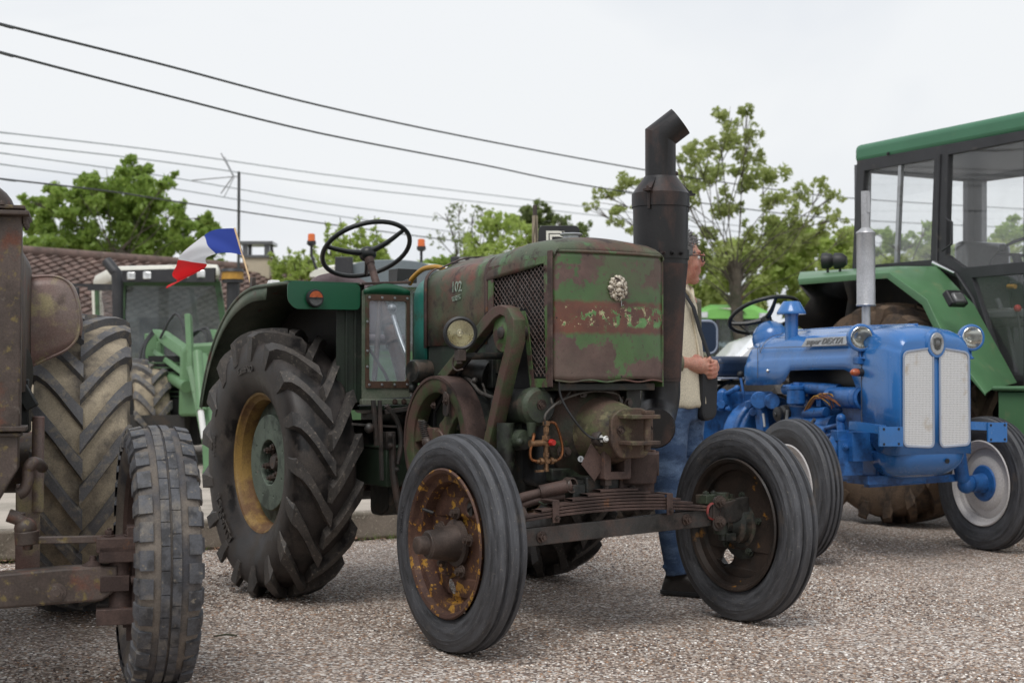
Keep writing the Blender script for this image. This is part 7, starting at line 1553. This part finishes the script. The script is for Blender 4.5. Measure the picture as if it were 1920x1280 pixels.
bc2 = W(1384, 560); bb_ = lmp('beacon_stalk', MB().cyl(bc2 + Vector((0, 0, -.2)), bc2, .03), 'cab_black'); MB().cyl(bc2, bc2 + Vector((0, 0, .15)), .075, .07, 18).sphere(bc2 + Vector((0, 0, .15)), (.07, .07, .03)).build('beacon_lens', MAT['orange'], bb_)
lmp('black_stack', MB().cyl(W(1305, 560), W(1305, 640), .055), 'cab_black'); lmp('body', MB().box((W(1370, 700).x, YL + 1.2, .95), (1.4, 3, .8)).box((W(1370, 680).x, YL - .8, 1.05), (.8, 1.6, .6)), 'grey_body', bevel=.05)
wl2 = MB().lathe([(-.2, .35), (0, .33), (.2, .35)], n=32).lathe([(0, .33), (0, 0)], n=32).build('front_wheel', MAT['rim_white'], LM, loc=(W(1345, 700).x, YL - 1.2, .62), rot=(0, 0, pi / 2 - .3)); rib_tyre(.62, .2, .35).build('tyre', MAT['rubber'], wl2); instance(wl2, LM, (W(1345, 700).x + 1.5, YL - .8, .62), (0, 0, pi / 2 - .3))
# white car
YW = 13.6; CX = wat(1362, 690, YW).x
CR = empty('white_car', (CX, YW, 0), None, 'white car parked beyond the blue tractor seat', 'car')
def carsec(y_, ins): 
    P = [(-.35, .38), (-.38, .70), (-.36, .86), (-.18, 1.02), (.02, 1.13), (.24, 1.36), (.50, 1.45), (1.6, 1.47), (2.4, 1.38), (3.1, 1.02), (3.7, .9), (3.8, .4)]
    cz = .85; return [(x if 0 < x < 3 else x * (1 - ins * .1), y_, cz + (z - cz) * (1 - ins * .25) if z > .85 else z) for x, z in P]
cb = MB().loft([carsec(0.0, .35), carsec(.05, .12), carsec(.15, .02), carsec(1.5, .02), carsec(1.62, .12), carsec(1.66, .35)], True, True, True); CRb = cb.build('car_body', MAT['car_white'], CR, bevel=.02)
MB().add([(.30, -.004, 1.05), (.52, .012, 1.34), (1.25, .02, 1.38), (1.3, -.004, 1.03)], [(0, 1, 2, 3)]).add([(1.4, -.004, 1.03), (1.36, .02, 1.38), (2.2, .02, 1.34), (2.7, -.004, 1.02)], [(0, 1, 2, 3)]).build('side_window', MAT['glass_dark'], CR, solid=.006)
for x in (.35, 3.0):
    for y_ in (.06, 1.58): 
        wc_ = MB().lathe([(-.09, .2), (-.08, 0)], n=24).build('wheel', MAT['steel'], CR, loc=(x, y_, .31)); rib_tyre(.31, .10, .19).build('tyre', MAT['rubber'], wc_)
MB().bar((-.38, .3, .80), (-.38, 1.3, .80), .02, .10).build('tail_lamp', MAT['red_cap'], CR)

# ------------------------------------------------------------ vegetation
def leaf_cloud(name, clumps, mat, dens, size, seed, parent=None, squash=.85, hollow=.25):
    """clumps: (x,y,z,r). leaf sized quads, most near the clump surface"""
    rg = np.random.default_rng(seed); P = []
    for x, y, z, r in clumps:
        n_ = max(8, int(dens * r * r)); d = rg.normal(size=(n_, 3)); d /= np.linalg.norm(d, axis=1)[:, None]; rad = r * rg.uniform(hollow, 1.08, n_) ** .6
        nb_ = max(2, int(r * 9)); tw = rg.normal(size=(nb_, 3)); tw /= np.linalg.norm(tw, axis=1)[:, None]
        k = rg.integers(0, nb_, n_); d = d * .62 + tw[k] * .75; d /= np.linalg.norm(d, axis=1)[:, None]
        P.append(np.array([x, y, z]) + d * rad[:, None] * np.array([1, 1, squash]))
    P = np.concatenate(P); N = len(P); a = rg.normal(size=(N, 3)); a /= np.linalg.norm(a, axis=1)[:, None]; b = rg.normal(size=(N, 3)); b = np.cross(a, b); b /= np.linalg.norm(b, axis=1)[:, None]
    s = size * rg.uniform(.55, 1.25, N)[:, None]; c = np.cross(a, b) * s * .25
    co = np.stack([P - a * s, P - b * s * .5 + c, P + a * s, P + b * s * .5 + c], 1).reshape(-1, 3)
    me = bpy.data.meshes.new(name); me.vertices.add(4 * N); me.vertices.foreach_set('co', co.ravel()); me.loops.add(4 * N); me.loops.foreach_set('vertex_index', np.arange(4 * N)); me.polygons.add(N); me.polygons.foreach_set('loop_start', np.arange(N) * 4); me.update(); me.materials.append(MAT[mat])
    o = bpy.data.objects.new(name, me); COL.objects.link(o)
    if parent: o.parent = parent
    return o
def tree(name, label, base, fork, clumps, mat, dens, size, seed, tr=.16, lim=.035, nlimb=99, fmax=0, sat=3):
    T = empty(name, base, None, label, 'tree'); r3 = random.Random(seed); bs = Vector(base)
    fk = Vector(fork) - bs; tk = MB().tube([(0, 0, 0), fk * .35 + Vector((.08, 0, 0)), fk * .7, fk], [tr * 1.4, tr * 1.05, tr * .9, tr * .75], 12, smooth=4)
    lb = MB(); cl = [(x - bs.x, y - bs.y, z - bs.z, r) for x, y, z, r in clumps]
    for x, y, z, r in cl[:nlimb]:
        e = Vector((x, y, z)); s_ = fk * r3.uniform(.72, 1.0); md = s_ * .5 + e * .5 + Vector((r3.uniform(-.3, .3), r3.uniform(-.3, .3), r3.uniform(-.1, .35))) * min(1, (e - s_).length * .4)
        lb.tube([s_, s_ * .7 + md * .3 + Vector((0, 0, .1)), md, e], [lim * 2.1, lim * 1.5, lim, lim * .35], 6, smooth=3)
        for k in range(3):
            q_ = e + Vector((r3.gauss(0, 1), r3.gauss(0, 1), r3.gauss(.3, .8))).normalized() * r * 1.05; lb.tube([md * .3 + e * .7, q_], [lim * .4, lim * .12], 4)
    c2_ = list(cl)
    for x, y, z, r in cl:
        for k in range(sat):
            d_ = Vector((r3.gauss(0, 1), r3.gauss(0, 1), r3.gauss(0, .8))).normalized() * r * r3.uniform(.9, 1.35); c2_.append((x + d_.x, y + d_.y, z + d_.z, r * r3.uniform(.45, .75)))
    cl = c2_
    tk.build('trunk', MAT['bark'], T); lb.build('limbs', MAT['bark'], T); leaf_cloud('crown', cl, mat, dens, size, seed, T); return T
def pc_(L, Y, sp=1.2, seed=0):
    r4_ = random.Random(seed); s_ = CF / Y; out = []
    for px, py, r in L:
        p = wat(px, py, Y + r4_.uniform(-sp, sp)); out.append((p.x, p.y, p.z, r / s_))
    return out
def gnd(px, Y): p = wat(px, 700, Y); return (p.x, p.y, 0)
RT = [(1400, 205, 14), (1372, 222, 22), (1350, 262, 30), (1296, 272, 14), (1310, 300, 20), (1402, 285, 30), (1330, 322, 32), (1272, 345, 22), (1430, 335, 30), (1290, 380, 30), (1360, 385, 32), (1455, 375, 26), (1235, 350, 16), (1185, 352, 22), (1135, 368, 18), (1160, 402, 20), (1108, 388, 10), (1440, 430, 34), (1505, 362, 18), (1540, 352, 14), (1560, 372, 12), (1500, 415, 24), (1548, 428, 18), (1330, 440, 22), (1205, 395, 14), (1178, 432, 10), (1390, 340, 24), (1255, 430, 16), (1470, 470, 26), (1410, 250, 14), (1545, 395, 14), (1572, 410, 16), (1588, 440, 18), (1520, 455, 22), (1400, 440, 22), (1350, 480, 22), (1300, 470, 24), (1420, 480, 24), (1480, 430, 20), (1245, 385, 16), (1270, 300, 10), (1215, 440, 12)]
tree('tree', 'tall airy walnut-like tree with visible forking limbs, right of the exhaust stack', gnd(1392, 27), wat(1378, 505, 27), pc_(RT, 27, 1.3, 4), 'leaf_olive', 2500, .053, 11, tr=.15, lim=.024, sat=4)
LTc = [(265, 315, 16), (250, 340, 28), (205, 345, 30), (165, 345, 20), (150, 365, 26), (290, 365, 30), (312, 345, 14), (320, 330, 8), (118, 385, 30), (75, 385, 20), (50, 372, 10), (200, 395, 44), (262, 405, 44), (140, 430, 44), (75, 430, 30), (45, 425, 14), (325, 400, 22), (345, 440, 30), (380, 420, 20), (390, 408, 12), (305, 455, 40), (230, 460, 50), (165, 475, 46), (100, 475, 40), (60, 465, 26), (375, 465, 30), (395, 450, 16), (400, 480, 22)]
tree('tree', 'dense round bright green tree behind the tiled roof, left', gnd(225, 34), wat(225, 470, 34), pc_(LTc, 34, 1.6, 6), 'leaf_mid', 3200, .074, 12, tr=.2, lim=.03, sat=4)
def shoots(name, label, L, Y, mat, seed, size=.05):
    """bush made of upright leafy shoots: (px_bottom, py_bottom, px_top, py_top)"""
    r5 = random.Random(seed); T = empty(name, gnd(L[0][0], Y), None, label, 'bush'); o0 = Vector(T.location); cl = []; tb = MB()
    for x0, y0_, x1, y1_ in L:
        Yq = Y + r5.uniform(-.5, .5); a, b_ = wat(x0, y0_, Yq) - o0, wat(x1, y1_, Yq) - o0; tb.tube([(0, 0, .0), a * .6, a, b_], [.04, .02, .008], 5)
        n_ = int((b_ - a).length / .10) + 1
        for k in range(n_): p = a + (b_ - a) * (k / n_) + Vector((r5.gauss(0, .03), r5.gauss(0, .03), 0)); cl.append((p.x, p.y, p.z, .13 * (1.15 - .6 * k / n_)))
    tb.build('stems', MAT['bark'], T); leaf_cloud('leaves', cl, mat, 2600, size, seed, T); return T
sh_ = []
for k in range(15): x = 612 + k * 8.5; sh_.append((x + 8, 520, x + random.Random(k).uniform(-14, 10), [440, 415, 445, 430, 408, 440, 455, 432, 402, 448, 436, 405, 450, 442, 460][k]))
shoots('bush', 'spiky fresh green bush of upright shoots seen through the steering wheel', sh_, 26, 'leaf_lime', 21)
shoots('bush', 'low spiky bush left of the steering wheel above the roofline', [(520 + k * 9, 520, 512 + k * 9.5, [468, 490, 478, 462, 485, 470, 466, 488, 455, 480][k]) for k in range(10)], 28, 'leaf_lime', 22)
tree('tree', 'thin grey twiggy tree, hardly in leaf, between steering wheel and pole', gnd(850, 33), wat(855, 480, 33), pc_([(835, 400, 18), (860, 392, 16), (885, 405, 18), (845, 430, 22), (875, 440, 24), (820, 445, 16), (905, 395, 14), (860, 465, 24)], 33, 1, 2), 'leaf_dark', 420, .05, 13, tr=.08, lim=.03)
tree('tree', 'bright lime tree just left of the wooden pole', gnd(940, 31), wat(940, 500, 31), pc_([(925, 405, 18), (905, 430, 26), (945, 435, 28), (900, 460, 30), (960, 410, 18), (980, 440, 26), (935, 475, 34), (985, 475, 26), (890, 480, 20), (1000, 455, 18), (880, 450, 14)], 31, 1, 3), 'leaf_lime', 1500, .065, 14, tr=.1, lim=.03)
tree('tree', 'dark green conifer-like tree behind the top of the wooden pole', gnd(1015, 38), wat(1015, 480, 38), pc_([(1010, 400, 18), (1020, 390, 12), (995, 415, 18), (1025, 415, 14), (1008, 440, 24), (985, 400, 12)], 38, .8, 5), 'leaf_dark', 2000, .08, 15, tr=.1, lim=.03)
tree('tree', 'small hazy tree right of the lettered plate', gnd(1070, 36), wat(1070, 480, 36), pc_([(1062, 415, 12), (1050, 430, 16), (1078, 435, 16), (1095, 430, 10), (1065, 455, 22), (1045, 410, 8)], 36, .8, 6), 'leaf_dark', 1500, .08, 16, tr=.08, lim=.025)
# bank of undergrowth behind everything on the right, one far mass
r6 = random.Random(9); bank = []
for k in range(230):
    x = r6.uniform(1240, 2050); top_ = 452 + 14 * math.sin(x * .02) + (10 if x > 1600 else 0); y = r6.uniform(top_ + 16, 700); bank.append((x, y, r6.uniform(18, 40)))
o = leaf_cloud('undergrowth', pc_(bank, 32, 2.5, 7), 'leaf_bank', 2900, .082, 17); o['kind'] = 'stuff'
bank = [(r6.uniform(1440, 1600), r6.uniform(430, 520), r6.uniform(16, 34)) for k in range(26)]
o = leaf_cloud('undergrowth', pc_(bank, 30, 1, 8), 'leaf_lime', 2200, .08, 18); o['kind'] = 'stuff'
bank = [(r6.uniform(480, 1260), r6.uniform(505, 700), r6.uniform(20, 40)) for k in range(130)]
o = leaf_cloud('undergrowth', pc_(bank, 36, 2, 9), 'leaf_mid', 1300, .12, 19); o['kind'] = 'stuff'
tree('tree', 'green tree seen through the rear window of the big cab', gnd(1700, 30), wat(1700, 520, 30), pc_([(1655, 440, 18), (1680, 460, 26), (1710, 450, 24), (1735, 430, 16), (1640, 465, 18), (1730, 470, 26), (1765, 460, 20)], 30, 1, 10), 'leaf_mid', 1500, .08, 20, tr=.12)
tree('tree', 'green tree seen through the door window of the big cab', gnd(1890, 30), wat(1890, 520, 30), pc_([(1895, 440, 26), (1870, 455, 22), (1925, 430, 26), (1840, 480, 20), (1905, 475, 30)], 30, 1, 11), 'leaf_mid', 1500, .08, 23, tr=.12)
